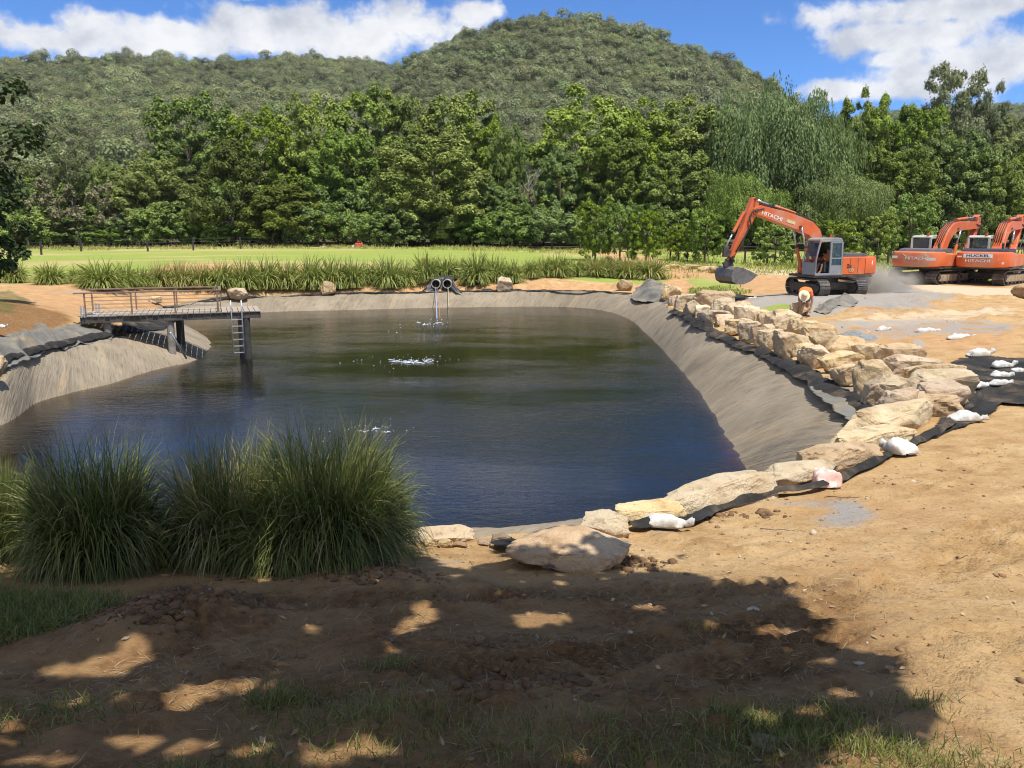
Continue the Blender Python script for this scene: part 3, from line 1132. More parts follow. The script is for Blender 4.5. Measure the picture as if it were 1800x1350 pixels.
KINDS = {}
KINDS['broad'] = mk_kind(M['leaf_broad'], M['bark'], 18, 6.6, (101, 102, 103, 104), .3, .34, n_clump=185, n_leaf=56000, leaf=.40, clump_r=.185, fill=.15)
KINDS['round'] = mk_kind(M['leaf_dark'], M['bark'], 17, 6.0, (111, 112), 1.0, .32, n_clump=160, n_leaf=50000, leaf=.40, clump_r=.195, fill=.15)
KINDS['feather'] = mk_kind(M['leaf_fine'], M['bark'], 13, 6.2, (121, 122), .6, .28, n_clump=120, n_leaf=26000, leaf=.38, clump_r=.19, fill=.15, shape='cone', up=.15)
KINDS['bright'] = mk_kind(M['leaf_bright'], M['bark'], 5.5, 2.5, (131, 132, 133), .0, .12, n_clump=110, n_leaf=9000, leaf=.26, clump_r=.17, fill=.25, up=.2)
KINDS['gum'] = mk_kind(M['leaf_gum'], M['bark_pale'], 21, 5.4, (141, 142), 9.5, .30, n_clump=46, n_leaf=13000, leaf=.42, clump_r=.30, fill=.4, up=.1, gaps=.15)
KINDS['shrub'] = mk_kind(M['leaf_shrub'], M['bark'], 4.5, 2.8, (151, 152, 153), .2, .10, n_clump=80, n_leaf=7000, leaf=.30, clump_r=.20, fill=.25)
KINDS['twiggy'] = mk_kind(M['twig_brown'], M['bark'], 6, 3.0, (161,), .8, .10, n_clump=40, n_leaf=3800, leaf=.34, clump_r=.3, fill=.4, gaps=.2)
_wm = [willow_mesh('crown', sd, 17, 6.4, 4200) for sd in (171, 172)]
_wt = [mb_mesh(trunk_mb(11, .38, [(2.5, 1, 12), (-2.8, .5, 12.5), (1, -2.6, 13), (-1, 2.4, 13.5), (0, -.5, 14.5)], sd), 'trunk') for sd in (171, 172)]
KINDS['willow'] = Kind(_wm, _wt, M['leaf_willow'], M['bark'], 17, 6.4)

_tree_n = [0]


def tree(kind, px, top, width, y, name, label, cat='tree', group=None, base=None):
    """a tree whose crown spans `width` photo pixels and tops out at pixel row `top` at distance y"""
    K = KINDS[kind]
    i = _tree_n[0]
    _tree_n[0] += 1
    r = ray(px, top)
    x = r.x / r.y * y
    ztop = CAMZ + r.z / r.y * y
    zb = hz(x, y) - .05 if base is None else base
    H = max(ztop - zb, 1.0)
    m = mpp(Vector((x, y, zb)))
    R = width * m / 2
    o = empty(name, (x, y, zb), (i * 2.399) % 6.283)
    tag(o, label, cat, group)
    k = i % len(K.crowns)
    zm, rm = K.dims[k]
    sc = Vector((R / rm, R / rm, H / zm))
    c = link('crown', K.crowns[k], None, o)
    c.scale = sc
    b = link('trunk', K.trunks[k], None, o)
    b.scale = sc
    return o


# kind, x px, top px, width px, distance, name, label
TREES = [
    ('round', 330, 163, 150, 104, 'round_tree', 'tall dark round-headed tree rising above the paler trees near the jetty end of the treeline'),
    ('broad', 268, 268, 135, 94, 'leafy_tree', 'fresh green bushy tree in front of the tall dark round-headed tree'),
    ('feather', 400, 245, 150, 90, 'casuarina_tree', 'olive feathery tree with a pointed top beside the tall dark round-headed tree'),
    ('feather', 500, 320, 150, 88, 'casuarina_tree', 'lower olive feathery tree sloping down from the pointed feathery one'),
    ('broad', 455, 196, 130, 106, 'leafy_tree', 'leafy tree whose light top shows above the pointed feathery olive tree'),
    ('broad', 545, 168, 140, 108, 'leafy_tree', 'tall leafy tree between the light-topped tree and the widest leafy tree'),
    ('round', 600, 225, 120, 100, 'leafy_tree', 'dark leafy tree deep in shade above the lower feathery olive tree'),
    ('broad', 655, 160, 160, 108, 'leafy_tree', 'widest tall leafy tree left of the valley gap under the hill'),
    ('broad', 722, 172, 120, 110, 'leafy_tree', 'tall leafy tree tucked behind the bushy cone-shaped one over the pipes'),
    ('round', 800, 166, 160, 108, 'leafy_tree', 'tall shady leafy tree straight behind the twin pipes'),
    ('broad', 758, 228, 185, 92, 'leafy_tree', 'big bushy tree standing forward of the treeline above the twin pipes'),
    ('broad', 845, 215, 110, 104, 'leafy_tree', 'mid-sized leafy tree on the pipes side of the valley gap'),
    ('broad', 892, 222, 70, 100, 'leafy_tree', 'slim yellowish leafy tree at the edge of the valley gap'),
    ('round', 880, 320, 80, 93, 'leafy_tree', 'low dark leafy tree under the slim yellowish one'),
    ('broad', 1035, 162, 190, 107, 'leafy_tree', 'broad leafy tree on the excavator side of the valley gap'),
    ('round', 985, 258, 100, 98, 'leafy_tree', 'shorter leafy tree leaning into the valley gap beside the pale bare tree'),
    ('round', 1085, 235, 120, 97, 'leafy_tree', 'dark leafy tree above the row of bright young trees'),
    ('broad', 1130, 178, 140, 108, 'leafy_tree', 'leafy tree second from the valley gap on the excavator side'),
    ('broad', 1205, 168, 150, 108, 'leafy_tree', 'leafy tree third from the valley gap on the excavator side'),
    ('broad', 1190, 268, 130, 93, 'leafy_tree', 'lower leafy tree in front of the third one past the valley gap'),
    ('round', 1265, 196, 120, 108, 'leafy_tree', 'shaded leafy tree between the third leafy tree and the first willow'),
    ('willow', 1368, 156, 190, 96, 'willow_tree', 'large weeping willow behind the raised excavator boom'),
    ('willow', 1452, 168, 140, 100, 'willow_tree', 'second weeping willow, above the cab of the digging excavator'),
    ('willow', 1310, 300, 130, 88, 'willow_tree', 'low weeping willow beside the elbow of the raised boom'),
    ('willow', 1490, 290, 140, 89, 'willow_tree', 'low weeping willow over the engine of the digging excavator'),
    ('broad', 1515, 160, 100, 106, 'leafy_tree', 'leafy tree just past the willows'),
    ('broad', 1568, 166, 110, 106, 'leafy_tree', 'leafy tree second past the willows, under the sky gap'),
    ('broad', 1622, 188, 110, 104, 'leafy_tree', 'leafy tree at the foot of the tall gum with pale stems'),
    ('round', 1590, 255, 120, 94, 'leafy_tree', 'shorter leafy tree above the parked excavator without a sign'),
    ('gum', 1680, 108, 95, 108, 'gum_tree', 'tallest gum tree with open crown and pale stems against the clouds'),
    ('gum', 1735, 128, 70, 112, 'gum_tree', 'thinner gum tree beside the tallest gum'),
    ('round', 1690, 232, 120, 98, 'leafy_tree', 'leafy tree below the tall gums'),
    ('round', 1752, 190, 100, 114, 'leafy_tree', 'greyish tree behind the gums near the edge of the picture'),
    ('broad', 1745, 262, 100, 96, 'leafy_tree', 'leafy tree above the excavator with the white sign'),
    ('round', 1800, 225, 110, 104, 'leafy_tree', 'tall leafy tree cut by the picture edge above the parked excavators'),
    ('broad', 1850, 260, 130, 98, 'leafy_tree', 'leafy tree mostly beyond the picture edge past the parked excavators'),
    ('gum', 115, 235, 75, 96, 'gum_tree', 'small gum tree with pale limbs at the lawn corner above the shaded bank'),
    ('broad', 182, 278, 70, 97, 'leafy_tree', 'small yellow-green tree beside the small gum'),
    ('round', 60, 285, 110, 100, 'leafy_tree', 'leafy tree behind the small gum at the lawn corner'),
    ('round', 225, 300, 90, 98, 'leafy_tree', 'dark tree between the small yellow-green tree and the fresh green bushy one'),
    ('twiggy', 100, 316, 90, 90, 'twiggy_shrub', 'brown half-bare shrub under the small gum'),
    ('twiggy', 175, 318, 80, 91, 'twiggy_shrub', 'brown half-bare shrub beside the fresh green bushy tree'),
    ('twiggy', 928, 330, 50, 95, 'twiggy_shrub', 'grey half-bare shrub at the bottom of the valley gap'),
    ('bright', 1048, 350, 66, 73, 'young_tree', 'bright young tree nearest the lawn path by the fence'),
    ('bright', 1092, 352, 74, 71, 'young_tree', 'bright young tree in the middle of the clump by the fence'),
    ('bright', 1138, 360, 62, 70, 'young_tree', 'bright young tree at the excavator end of the clump by the fence'),
    ('bright', 1242, 366, 66, 72, 'young_tree', 'bright rounded young tree behind the bucket of the digging excavator'),
    ('bright', 1195, 395, 44, 74, 'young_tree', 'smallest bright young tree between the clump and the rounded one'),
    ('bright', 1470, 378, 84, 66, 'young_tree', 'bright young tree behind the cab of the digging excavator'),
    ('bright', 1365, 392, 70, 70, 'young_tree', 'young tree framed under the raised boom'),
    ('bright', 1605, 340, 84, 72, 'young_tree', 'bright young tree behind the cab of the parked excavator without a sign'),
    ('bright', 1722, 346, 56, 76, 'young_tree', 'bright young tree between the two parked excavators'),
    ('bright', 1548, 372, 60, 70, 'young_tree', 'young tree beside the tail of the digging excavator'),
]
for q in TREES:
    tree(q[0], q[1], q[2], q[3], q[4], q[5], q[6], 'shrub' if 'shrub' in q[5] else 'tree', 'trees of the treeline' if 'young' not in q[5] else 'young trees along the fence')

# undergrowth along the foot of the treeline, each shrub its own thing
_O = ['nearest', 'second', 'third', 'fourth', 'fifth', 'sixth', 'seventh', 'eighth', 'ninth', 'tenth', 'eleventh', 'twelfth', 'thirteenth', 'fourteenth', 'fifteenth', 'sixteenth', 'seventeenth', 'eighteenth', 'nineteenth', 'twentieth',
      'twenty-first', 'twenty-second', 'twenty-third', 'twenty-fourth', 'twenty-fifth', 'twenty-sixth', 'twenty-seventh']


def by_gap(items, gap, what):
    """labels counted outwards from the valley gap under the hill"""
    out = {}
    lo = sorted([q for q in items if q < gap], reverse=True)
    hi = sorted([q for q in items if q >= gap])
    for k, q in enumerate(lo):
        out[q] = what % (_O[k], 'jetty side')
    for k, q in enumerate(hi):
        out[q] = what % (_O[k], 'excavator side')
    return out


_rs = RS(77)
for row, top0, y0 in ((0, 335, 98), (1, 375, 89)):
    xs = [px + _rs.uniform(-12, 12) for px in range(-20 + 22 * row, 1860, 44)]
    if row == 1:
        xs = [q for q in xs if q < 1290]
    lab = by_gap(xs, 930, '%s shrub from the valley gap on the %s, in the ' + ('front' if row else 'rear') + ' line of undergrowth')
    for px in xs:
        tree('shrub', px, top0 + _rs.uniform(-20, 26), _rs.uniform(72, 104), y0 + _rs.uniform(-2, 3), 'shrub', lab[px], 'shrub', 'undergrowth shrubs under the treeline')
# a second rank of wood closes the view between the trunks
xs = [px + _rs.uniform(-15, 15) for px in range(-60, 1900, 56) if not 900 < px < 965]
lab = by_gap(xs, 930, 'rear-rank dark tree, %s from the valley gap on the %s')
for px in xs:
    tree('round', px, (268 if px > 300 else 305) + _rs.uniform(-25, 30), 130, 117 + _rs.uniform(-3, 4), 'leafy_tree', lab[px], 'tree', 'trees of the second rank')


def bare_tree(px, top, y):
    r = ray(px, top)
    x = r.x / r.y * y
    zt = CAMZ + r.z / r.y * y
    zb = hz(x, y)
    H = zt - zb
    rs = RS(5)
    mb = MB()
    o = empty('bare_tree', (x, y, zb))
    tag(o, 'pale bare tree with thin leafless limbs standing in the valley gap', 'tree')
    mb.tube([(0, 0, -.2), (.1, 0, H * .3), (-.2, .1, H * .6), (.1, 0, H)], [.16, .12, .08, .02], 6)
    mb.build('trunk', M['bark_pale'], o)
    lb = MB()
    for i in range(16):
        z = H * rs.uniform(.25, .85)
        a = rs.uniform(0, 6.28)
        L = H * rs.uniform(.15, .3)
        p = Vector((0, 0, z))
        q = p + Vector((math.cos(a) * L * .4, math.sin(a) * L * .4, L * .6))
        e = q + Vector((math.cos(a + .5) * L * .25, math.sin(a + .5) * L * .25, L * .5))
        lb.tube([p, q, e], [.05, .035, .012], 4)
        for k in range(2):
            b2 = q + Vector((rs.normal() * L * .3, rs.normal() * L * .3, L * .4))
            lb.tube([q, b2], [.025, .008], 4)
    lb.build('branches', M['bark_pale'], o)


bare_tree(930, 300, 96)


# ---- the tree that leans in at the picture's side over the shaded bank, and the ones behind the photographer
M['leaf_near'] = leaf_mat('near_leaves', (.016, .034, .010), (.070, .11, .03))  # shade on the side tree's crown put into its dark leaf colour


def side_tree(name, label, x, y, H, R, zb, seed, n_leaf, leaf, n_clump=60, lean=0.0):
    z = hz(x, y)
    o = empty(name, (x, y, z))
    tag(o, label, 'tree')
    me, Cc, cr = crown_mesh('crown', seed, H, R, zb, n_clump, n_leaf, leaf, clump_r=.24, fill=.3, lean=lean)
    link('crown', me, M['leaf_near'], o)
    rs = RS(seed)
    pick = Cc[rs.choice(len(Cc), 8, replace=False)]
    trunk_mb(H * .75, .22, pick, seed, lean=lean).build('trunk', M['bark'], o, smooth=True)
    return o


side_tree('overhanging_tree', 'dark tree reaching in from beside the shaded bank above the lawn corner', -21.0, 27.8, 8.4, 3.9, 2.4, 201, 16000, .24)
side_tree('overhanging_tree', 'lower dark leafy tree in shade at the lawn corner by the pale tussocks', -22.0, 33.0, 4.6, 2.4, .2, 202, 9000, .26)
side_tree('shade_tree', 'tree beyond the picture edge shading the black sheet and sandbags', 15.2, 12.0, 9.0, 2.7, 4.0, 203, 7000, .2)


def canopy_tree():
    """the spreading tree behind the photographer: its crown is laid out where the shade on the ground says it must be"""
    rs = RS(9)
    shade = [(-700, 1015), (40, 1012), (120, 970), (300, 966), (560, 962), (660, 975), (720, 992), (820, 992), (880, 990), (940, 996), (1020, 1000), (1110, 996), (1200, 985), (1260, 1008), (1335, 1018), (1400, 1050),
             (1462, 1068), (1490, 1100), (1480, 1130), (1520, 1160), (1568, 1175), (1570, 1210), (1545, 1225), (1600, 1240), (1625, 1255), (1580, 1275), (1596, 1292), (1520, 1280), (1440, 1300), (1400, 1420), (1380, 1800), (-900, 1800)]
    fleck = [(240, 1150, 42, 20), (190, 1172, 60, 15), (110, 1178, 50, 12), (930, 1090, 38, 16), (975, 1092, 36, 10), (745, 1080, 28, 20), (715, 1105, 30, 16), (685, 1145, 20, 10), (460, 1020, 18, 12),
             (548, 1112, 22, 13), (280, 1308, 110, 20), (450, 1325, 70, 18), (350, 1215, 50, 18), (310, 1232, 40, 16), (440, 1205, 44, 14), (80, 1340, 60, 12), (1135, 1072, 36, 9), (1345, 1112, 46, 10), (1390, 1108, 36, 8),
             (1440, 1165, 30, 10), (1425, 1250, 40, 14), (1335, 1265, 42, 22), (640, 1315, 60, 16), (12, 1305, 26, 16), (1480, 1220, 40, 7), (560, 1330, 60, 14), (20, 1275, 26, 12), (1250, 1100, 20, 8), (130, 1232, 40, 9), (1000, 1335, 40, 8)]
    n = 150000
    gx = rs.uniform(-9, 4.2, n)
    gy = rs.uniform(.4, 8.6, n)
    z = h0(gx, gy)
    # photograph pixel of each ground point
    cp, sp = math.cos(PITCH), math.sin(PITCH)
    dep = gy * cp - (z - CAMZ) * sp
    upv = gy * sp + (z - CAMZ) * cp
    px = 900 + F * gx / dep
    py = 675 - F * upv / dep
    sd = poly_sd(px, py, shade)
    fleck = [(a, b, c * .86, e * .86) for a, b, c, e in fleck]
    jit = fbm(gx * 2.2, gy * 2.2, 5, 3) * 60
    p_in = sstep(sd + jit, -12, 16)
    for fx, fy, rx, ry in fleck:
        d = np.sqrt(((px - fx) / (rx * 1.15)) ** 2 + ((py - fy) / (ry * 1.25)) ** 2) + fbm(gx * 3.1, gy * 3.1, 15, 3) * .35
        p_in *= sstep(d, .75, 1.15)
    thin = fbm(gx * 1.3, gy * 1.3, 25, 3)
    p_in *= .5 + .5 * sstep(thin, -.5, -.12)
    ok = rs.uniform(size=n) < p_in
    gx, gy, z = gx[ok], gy[ok], z[ok]
    Hh = 5.2 + 2.6 * (fbm(gx * .35, gy * .35, 35, 2) + .5) + rs.uniform(-.35, .35, len(gx))
    t = Hh / SUN_DIR.z
    P = np.stack([gx + SUN_DIR.x * t, gy + SUN_DIR.y * t, z + Hh], 1)
    N = unit(rs.normal(size=P.shape) + np.array([.4, -.3, 1.0]))
    V, Fc = leaf_quads(P, N, rs, .17, .085, .1)
    base = Vector((-3.2, -5.6, hz(-3.2, -5.6)))
    o = empty('shade_tree', base)
    tag(o, 'spreading tree behind the camera whose crown shades the bank', 'tree')
    V = V - np.array(base)
    me = np_mesh('crown', V, Fc, {'tint': np.clip(rs.uniform(.2, .9, len(P)), 0, 1).repeat(4)})
    link('crown', me, M['leaf_near'], o)
    pick = P[rs.choice(len(P), 14, replace=False)] - np.array(base)
    pick[:, 2] -= .2
    trunk_mb(5.6, .34, [tuple(p) for p in pick], 3).build('trunk', M['bark'], o, smooth=True)


canopy_tree()

# ------------------------------------------------------------------ wooded hills
def sky_el(px, py):
    r = ray(px, py)
    return math.atan2(r.x, r.y), math.atan2(r.z, math.hypot(r.x, r.y))


HILLS = [
    # silhouette px, crest distance, foot distance, shape power
    ([(560, 240), (600, 200), (625, 150), (650, 125), (700, 100), (740, 72), (800, 52), (870, 32), (920, 20), (960, 16), (1010, 16), (1060, 22), (1120, 36), (1200, 58), (1260, 82), (1320, 112), (1370, 140), (1410, 165), (1450, 215), (1520, 300)], 600, 290, .95),
    ([(-900, 160), (-400, 120), (-150, 104), (0, 98), (60, 100), (150, 104), (220, 102), (300, 106), (400, 108), (450, 106), (520, 98), (580, 98), (660, 104), (760, 150), (900, 220)], 860, 260, .9),
    ([(-700, 130), (-300, 140), (-60, 160), (40, 162), (90, 178), (140, 196), (190, 222), (250, 250), (330, 290), (420, 330)], 500, 270, .8),
    ([(1380, 260), (1450, 205), (1520, 178), (1580, 172), (1640, 168), (1700, 158), (1745, 156), (1800, 158), (1900, 150), (2300, 120), (2900, 150)], 980, 260, .9),
]


def hill_profile(h):
    a, e = zip(*[sky_el(*p) for p in h[0]])
    return np.array(a), np.array(e)


def build_hill(i, h):
    a, e = hill_profile(h)
    D, r0, pw = h[1], h[2], h[3]
    tree_h = 8.0 + (.0195 if i != 1 else .009) * D
    na, nr = 150, 60
    A = np.linspace(a[0], a[-1], na)
    E = np.interp(A, a, e)
    crest = CAMZ + D * np.tan(E) - tree_h
    # the crest falls away at both ends
    edge = np.minimum(sstep(A, a[0], a[0] + .06), 1 - sstep(A, a[-1] - .06, a[-1]))
    crest = np.maximum(crest * edge, 0)

    def height(aa, rr):
        c = np.interp(aa, A, crest)
        t = np.clip((rr - r0) / (D - r0), 0, None)
        up = np.clip(t, 0, 1) ** pw
        up = up * (1 - .16 * np.sin(np.clip(t, 0, 1) * math.pi))
        down = 1 - sstep(t, 1.0, 2.2)
        n = fbm(aa * 14 + i * 3, rr * .008, 41 + i, 4) * .13 * np.sin(np.clip(t, 0, 1) * math.pi)
        return 1.0 + c * np.where(t <= 1, up, down) * (1 + n)

    Rr = np.concatenate([np.linspace(r0 * .8, D, 40), np.linspace(D, D * 1.8, 20)[1:]])
    AA, RR = np.meshgrid(A, Rr)
    Z = height(AA, RR)
    Z[0] -= 3
    V = np.stack([RR * np.sin(AA), RR * np.cos(AA), Z], -1).reshape(-1, 3)
    nr = len(Rr)
    idx = np.arange(nr * na).reshape(nr, na)
    Fc = np.stack([idx[:-1, :-1], idx[:-1, 1:], idx[1:, 1:], idx[1:, :-1]], -1).reshape(-1, 4)
    o = link('hill', np_mesh('hill', V, Fc, smooth=True), M['hill'])
    tag(o, kind='structure')
    return A, height, D, r0


M['hill'] = simple('hill_floor', (.115, .115, .058), (.085, .088, .042), .05, .95)


def hill_crown(seed, n_leaf=1500, spread=1.0):
    rs = RS(seed)
    nb = 9
    cc = rs.normal(size=(nb, 3)) * np.array([.26, .26, .15]) * spread + np.array([0, 0, .68])
    w = rs.choice(nb, n_leaf)
    q = sph(rs, n_leaf)
    q[:, 2] = np.where(q[:, 2] < -.2, -q[:, 2], q[:, 2])
    P = cc[w] + q * rs.uniform(.17, .30, n_leaf)[:, None]
    N = unit(q + rs.normal(size=q.shape) * .22 + np.array([0, 0, .45]))
    V, Fc = leaf_quads(P, N, rs, .075, .06)
    tint = np.clip(rs.uniform(.25, .75, nb)[w] + rs.normal(size=n_leaf) * .10, 0, 1)
    return V, Fc, np.repeat(tint, 4)


_src = bpy.data.collections.new('forest_source')
for k in range(6):
    V, Fc, ti = hill_crown(300 + k, spread=.8 + .12 * k)
    me = np_mesh('hill_crown', V, Fc, {'tint': ti})
    me.materials.append(M['leaf_hill'])
    ob = bpy.data.objects.new('hill_crown', me)
    _src.objects.link(ob)


def forest(name, pts, scale, label, seed):
    rs = RS(seed)
    n = len(pts)
    me = bpy.data.meshes.new(name)
    me.vertices.add(n)
    me.vertices.foreach_set('co', np.asarray(pts, np.float32).ravel())
    a = me.attributes.new('size', 'FLOAT_VECTOR', 'POINT')
    a.data.foreach_set('vector', np.asarray(scale, np.float32).ravel())
    a = me.attributes.new('spin', 'FLOAT_VECTOR', 'POINT')
    sp = np.zeros((n, 3), np.float32)
    sp[:, 2] = rs.uniform(0, 6.28, n)
    a.data.foreach_set('vector', sp.ravel())
    o = link(name, me)
    ng = bpy.data.node_groups.new(name, 'GeometryNodeTree')
    ng.interface.new_socket('Geometry', in_out='INPUT', socket_type='NodeSocketGeometry')
    ng.interface.new_socket('Geometry', in_out='OUTPUT', socket_type='NodeSocketGeometry')
    N = ng.nodes
    gi, go = N.new('NodeGroupInput'), N.new('NodeGroupOutput')
    iop = N.new('GeometryNodeInstanceOnPoints')
    ci = N.new('GeometryNodeCollectionInfo')
    ci.inputs['Collection'].default_value = _src
    ci.inputs['Separate Children'].default_value = True
    ci.inputs['Reset Children'].default_value = True
    iop.inputs['Pick Instance'].default_value = True
    n1 = N.new('GeometryNodeInputNamedAttribute')
    n1.data_type = 'FLOAT_VECTOR'
    n1.inputs['Name'].default_value = 'size'
    n2 = N.new('GeometryNodeInputNamedAttribute')
    n2.data_type = 'FLOAT_VECTOR'
    n2.inputs['Name'].default_value = 'spin'
    m2p = N.new('GeometryNodeMeshToPoints')
    L = ng.links.new
    L(gi.outputs[0], m2p.inputs[0])
    L(m2p.outputs[0], iop.inputs['Points'])
    L(ci.outputs[0], iop.inputs['Instance'])
    L(n1.outputs[0], iop.inputs['Scale'])
    L(n2.outputs[0], iop.inputs['Rotation'])
    L(iop.outputs[0], go.inputs[0])
    md = o.modifiers.new('trees', 'NODES')
    md.node_group = ng
    tag(o, label, 'forest', kind='stuff')
    return o


_names = ['grey-green gum forest covering the big rounded hill', 'gum forest along the long ridge under the white clouds', 'gum forest on the nearer spur below the long ridge', 'gum forest on the low far ridge behind the tall gum tree']
_counts = [27000, 28000, 13000, 9000]
for i, h in enumerate(HILLS):
    A, height, D, r0 = build_hill(i, h)
    rs = RS(500 + i)
    n = _counts[i]
    aa = rs.uniform(max(A[0], -.72), min(A[-1], .72), n)
    rr = r0 + (D * 1.03 - r0) * np.sqrt(rs.uniform(.02, 1, n))
    z = height(aa, rr)
    ok = z > 4
    aa, rr, z = aa[ok], rr[ok], z[ok]
    x, y = rr * np.sin(aa), rr * np.cos(aa)
    cl = fbm(x * .012, y * .012, 61 + i, 3)
    s = 7.0 * np.exp(rs.normal(size=len(x)) * .24) * (1 + cl * .4) * (1.0 if i != 1 else 1.15)
    tall = np.where(rs.uniform(size=len(x)) < .06, 1.35, 1.0)
    forest('forest', np.stack([x, y, z], 1), np.stack([s, s, s * .95 * tall], 1), _names[i], 600 + i)

# ------------------------------------------------------------------ boulders
import bmesh


def _ico(n):
    bm = bmesh.new()
    bmesh.ops.create_icosphere(bm, subdivisions=n, radius=1)
    V = np.array([v.co[:] for v in bm.verts])
    Fc = np.array([[v.index for v in f.verts] for f in bm.faces])
    bm.free()
    return V, Fc


ICO = {n: _ico(n) for n in (1, 2, 3, 4, 5)}


def rock_verts(seed, sub=4, planes=15, cut=(.52, .86), rough=.05, box=.75):
    """unit rock: a ball trimmed by random planes, then roughened; spans about -1..1"""
    rs = RS(seed)
    V, Fc = ICO[sub]
    V = V.copy()
    # start squarish
    V = np.sign(V) * np.abs(V) ** (1 - box * .45)
    nrm = sph(rs, planes)
    base = np.array([[1, 0, 0], [-1, 0, 0], [0, 1, 0], [0, -1, 0], [0, 0, 1]], float)
    nrm = np.concatenate([nrm, unit(base + rs.normal(size=base.shape) * .18)])
    ds = np.concatenate([rs.uniform(cut[0] + .12, cut[1] + .12, planes), rs.uniform(cut[0] + .05, cut[1], 5)])
    for nn, d in zip(nrm, ds):
        k = V @ nn
        over = np.maximum(k - d, 0)
        V -= (over * .93)[:, None] * nn
    ln = np.linalg.norm(V, axis=1)
    N = V / ln[:, None]
    q = V * 1.7 + seed % 17
    d = fbm(q[:, 0] + q[:, 2] * .7, q[:, 1] - q[:, 2] * .6, seed % 97, 4, .55)
    d2 = fbm(q[:, 0] * 4 - q[:, 2] * 3, q[:, 1] * 4 + q[:, 2] * 3.3, seed % 89 + 5, 3, .55)
    bed = np.sin((V[:, 2] + .25 * V[:, 0] + d * .5) * 14) * .5
    V = V + N * (d * rough * 2.2 + d2 * rough * .8 + bed * rough * .25)[:, None]
    lo, hi = V.min(0), V.max(0)
    V = (V - (lo + hi) / 2) / ((hi - lo) / 2)
    return V, Fc


def rock_mat(name, a, b, c, stain=(.16, .12, .085), stain_amt=.5):
    m, t, bs = new_mat(name)
    co = objco(t)
    r = rnd(t)
    off = t.node('ShaderNodeCombineXYZ')
    t.put(off.inputs[0], t.math('MULTIPLY', r, 37.0))
    t.put(off.inputs[1], t.math('MULTIPLY', r, 11.0))
    p = t.vmath('ADD', co, off.outputs[0])
    n1 = t.noise(p, 1.6, 6, .6, .6)
    n2 = t.noise(p, 6, 7, .66)
    n3 = t.noise(p, 34, 4, .65)
    col = t.ramp(n1, [(.3, c), (.46, a), (.62, b)])
    col = t.mix(t.math('MULTIPLY', t.sstep(n2, .53, .66), .6), col, tuple(v * .55 for v in c))
    col = t.mix(t.math('MULTIPLY', t.sstep(n3, .55, .75), .35), col, tuple(min(1, v * 1.25) for v in b))
    hs = t.node('ShaderNodeHueSaturation')
    t.put(hs.inputs['Hue'], t.math('MULTIPLY_ADD', r, .014, .494))
    t.put(hs.inputs['Saturation'], t.math('MULTIPLY_ADD', t.math('FRACT', t.math('MULTIPLY', r, 5.7)), .32, .84))
    t.put(hs.inputs['Value'], t.math('MULTIPLY_ADD', t.math('FRACT', t.math('MULTIPLY', r, 9.1)), .28, .86))
    t.put(hs.inputs['Color'], col)
    st = t.noise(p, .9, 5, .7, .8)
    col = t.mix(t.math('MULTIPLY', t.sstep(st, .56, .68), stain_amt), hs.outputs[0], stain)
    t.put(bs.inputs['Base Color'], col)
    bs.inputs['Roughness'].default_value = .9
    bs.inputs['Specular IOR Level'].default_value = .2
    h = t.math('ADD', t.math('MULTIPLY', n2, .8), t.math('MULTIPLY', n3, .35))
    t.put(bs.inputs['Normal'], t.bump(h, .9, .09))
    return m


M['sandstone'] = rock_mat('sandstone', (.59, .435, .26), (.67, .525, .335), (.46, .31, .17))
M['sandstone_brown'] = rock_mat('brown_sandstone', (.36, .25, .15), (.46, .34, .22), (.25, .165, .10))
M['sandstone_grey'] = rock_mat('greyish_sandstone', (.50, .38, .245), (.60, .47, .31), (.38, .275, .17), stain=(.14, .12, .10), stain_amt=.7)

_rock_n = [0]


def rock(label, cx, bottom, w, h, hid=0.0, deep=.8, yaw=None, mat='sandstone', seed=None, sub=5, group='sandstone boulders round the pond', sink=.12, z_up=0.0, cat='boulder', tilt=0.0, planes=13, rough=.07, grow=1.0):
    """a boulder whose silhouette is w x h photograph pixels with its foot at (cx, bottom + hid)"""
    i = _rock_n[0]
    _rock_n[0] += 1
    seed = seed or 900 + i * 13
    rs = RS(seed)
    g = G(cx, bottom + hid)
    m = mpp(g)
    W = w * m * grow
    D = W * deep
    # the visible height of a solid seen from above mixes height and depth
    el = math.atan2(CAMZ - g.z, g.y)
    Hh = max(((h + hid) * m - D * .55 * math.sin(el)) / math.cos(el), W * .16)
    y = g.y + D * .38
    x = g.x * (y / g.y)
    V, Fc = rock_verts(seed, sub, planes=planes, rough=rough)
    V = V * np.array([W / 2, D / 2, Hh * (1 + sink) / 2]) * 1.03
    V[:, 2] += Hh * (1 - sink) / 2
    if tilt:
        c, s = math.cos(tilt), math.sin(tilt)
        V = np.stack([V[:, 0] * c + V[:, 2] * s, V[:, 1], -V[:, 0] * s + V[:, 2] * c], 1)
    me = np_mesh('boulder', V, Fc, smooth=True)
    o = link('boulder', me, M[mat])
    try:
        me.set_sharp_from_angle(angle=math.radians(38))
    except Exception:
        pass
    o.location = (x, y, hz(x, y) + z_up)
    o.rotation_euler = (0, 0, rs.uniform(-.25, .25) if yaw is None else yaw)
    tag(o, label, cat, group)
    return o


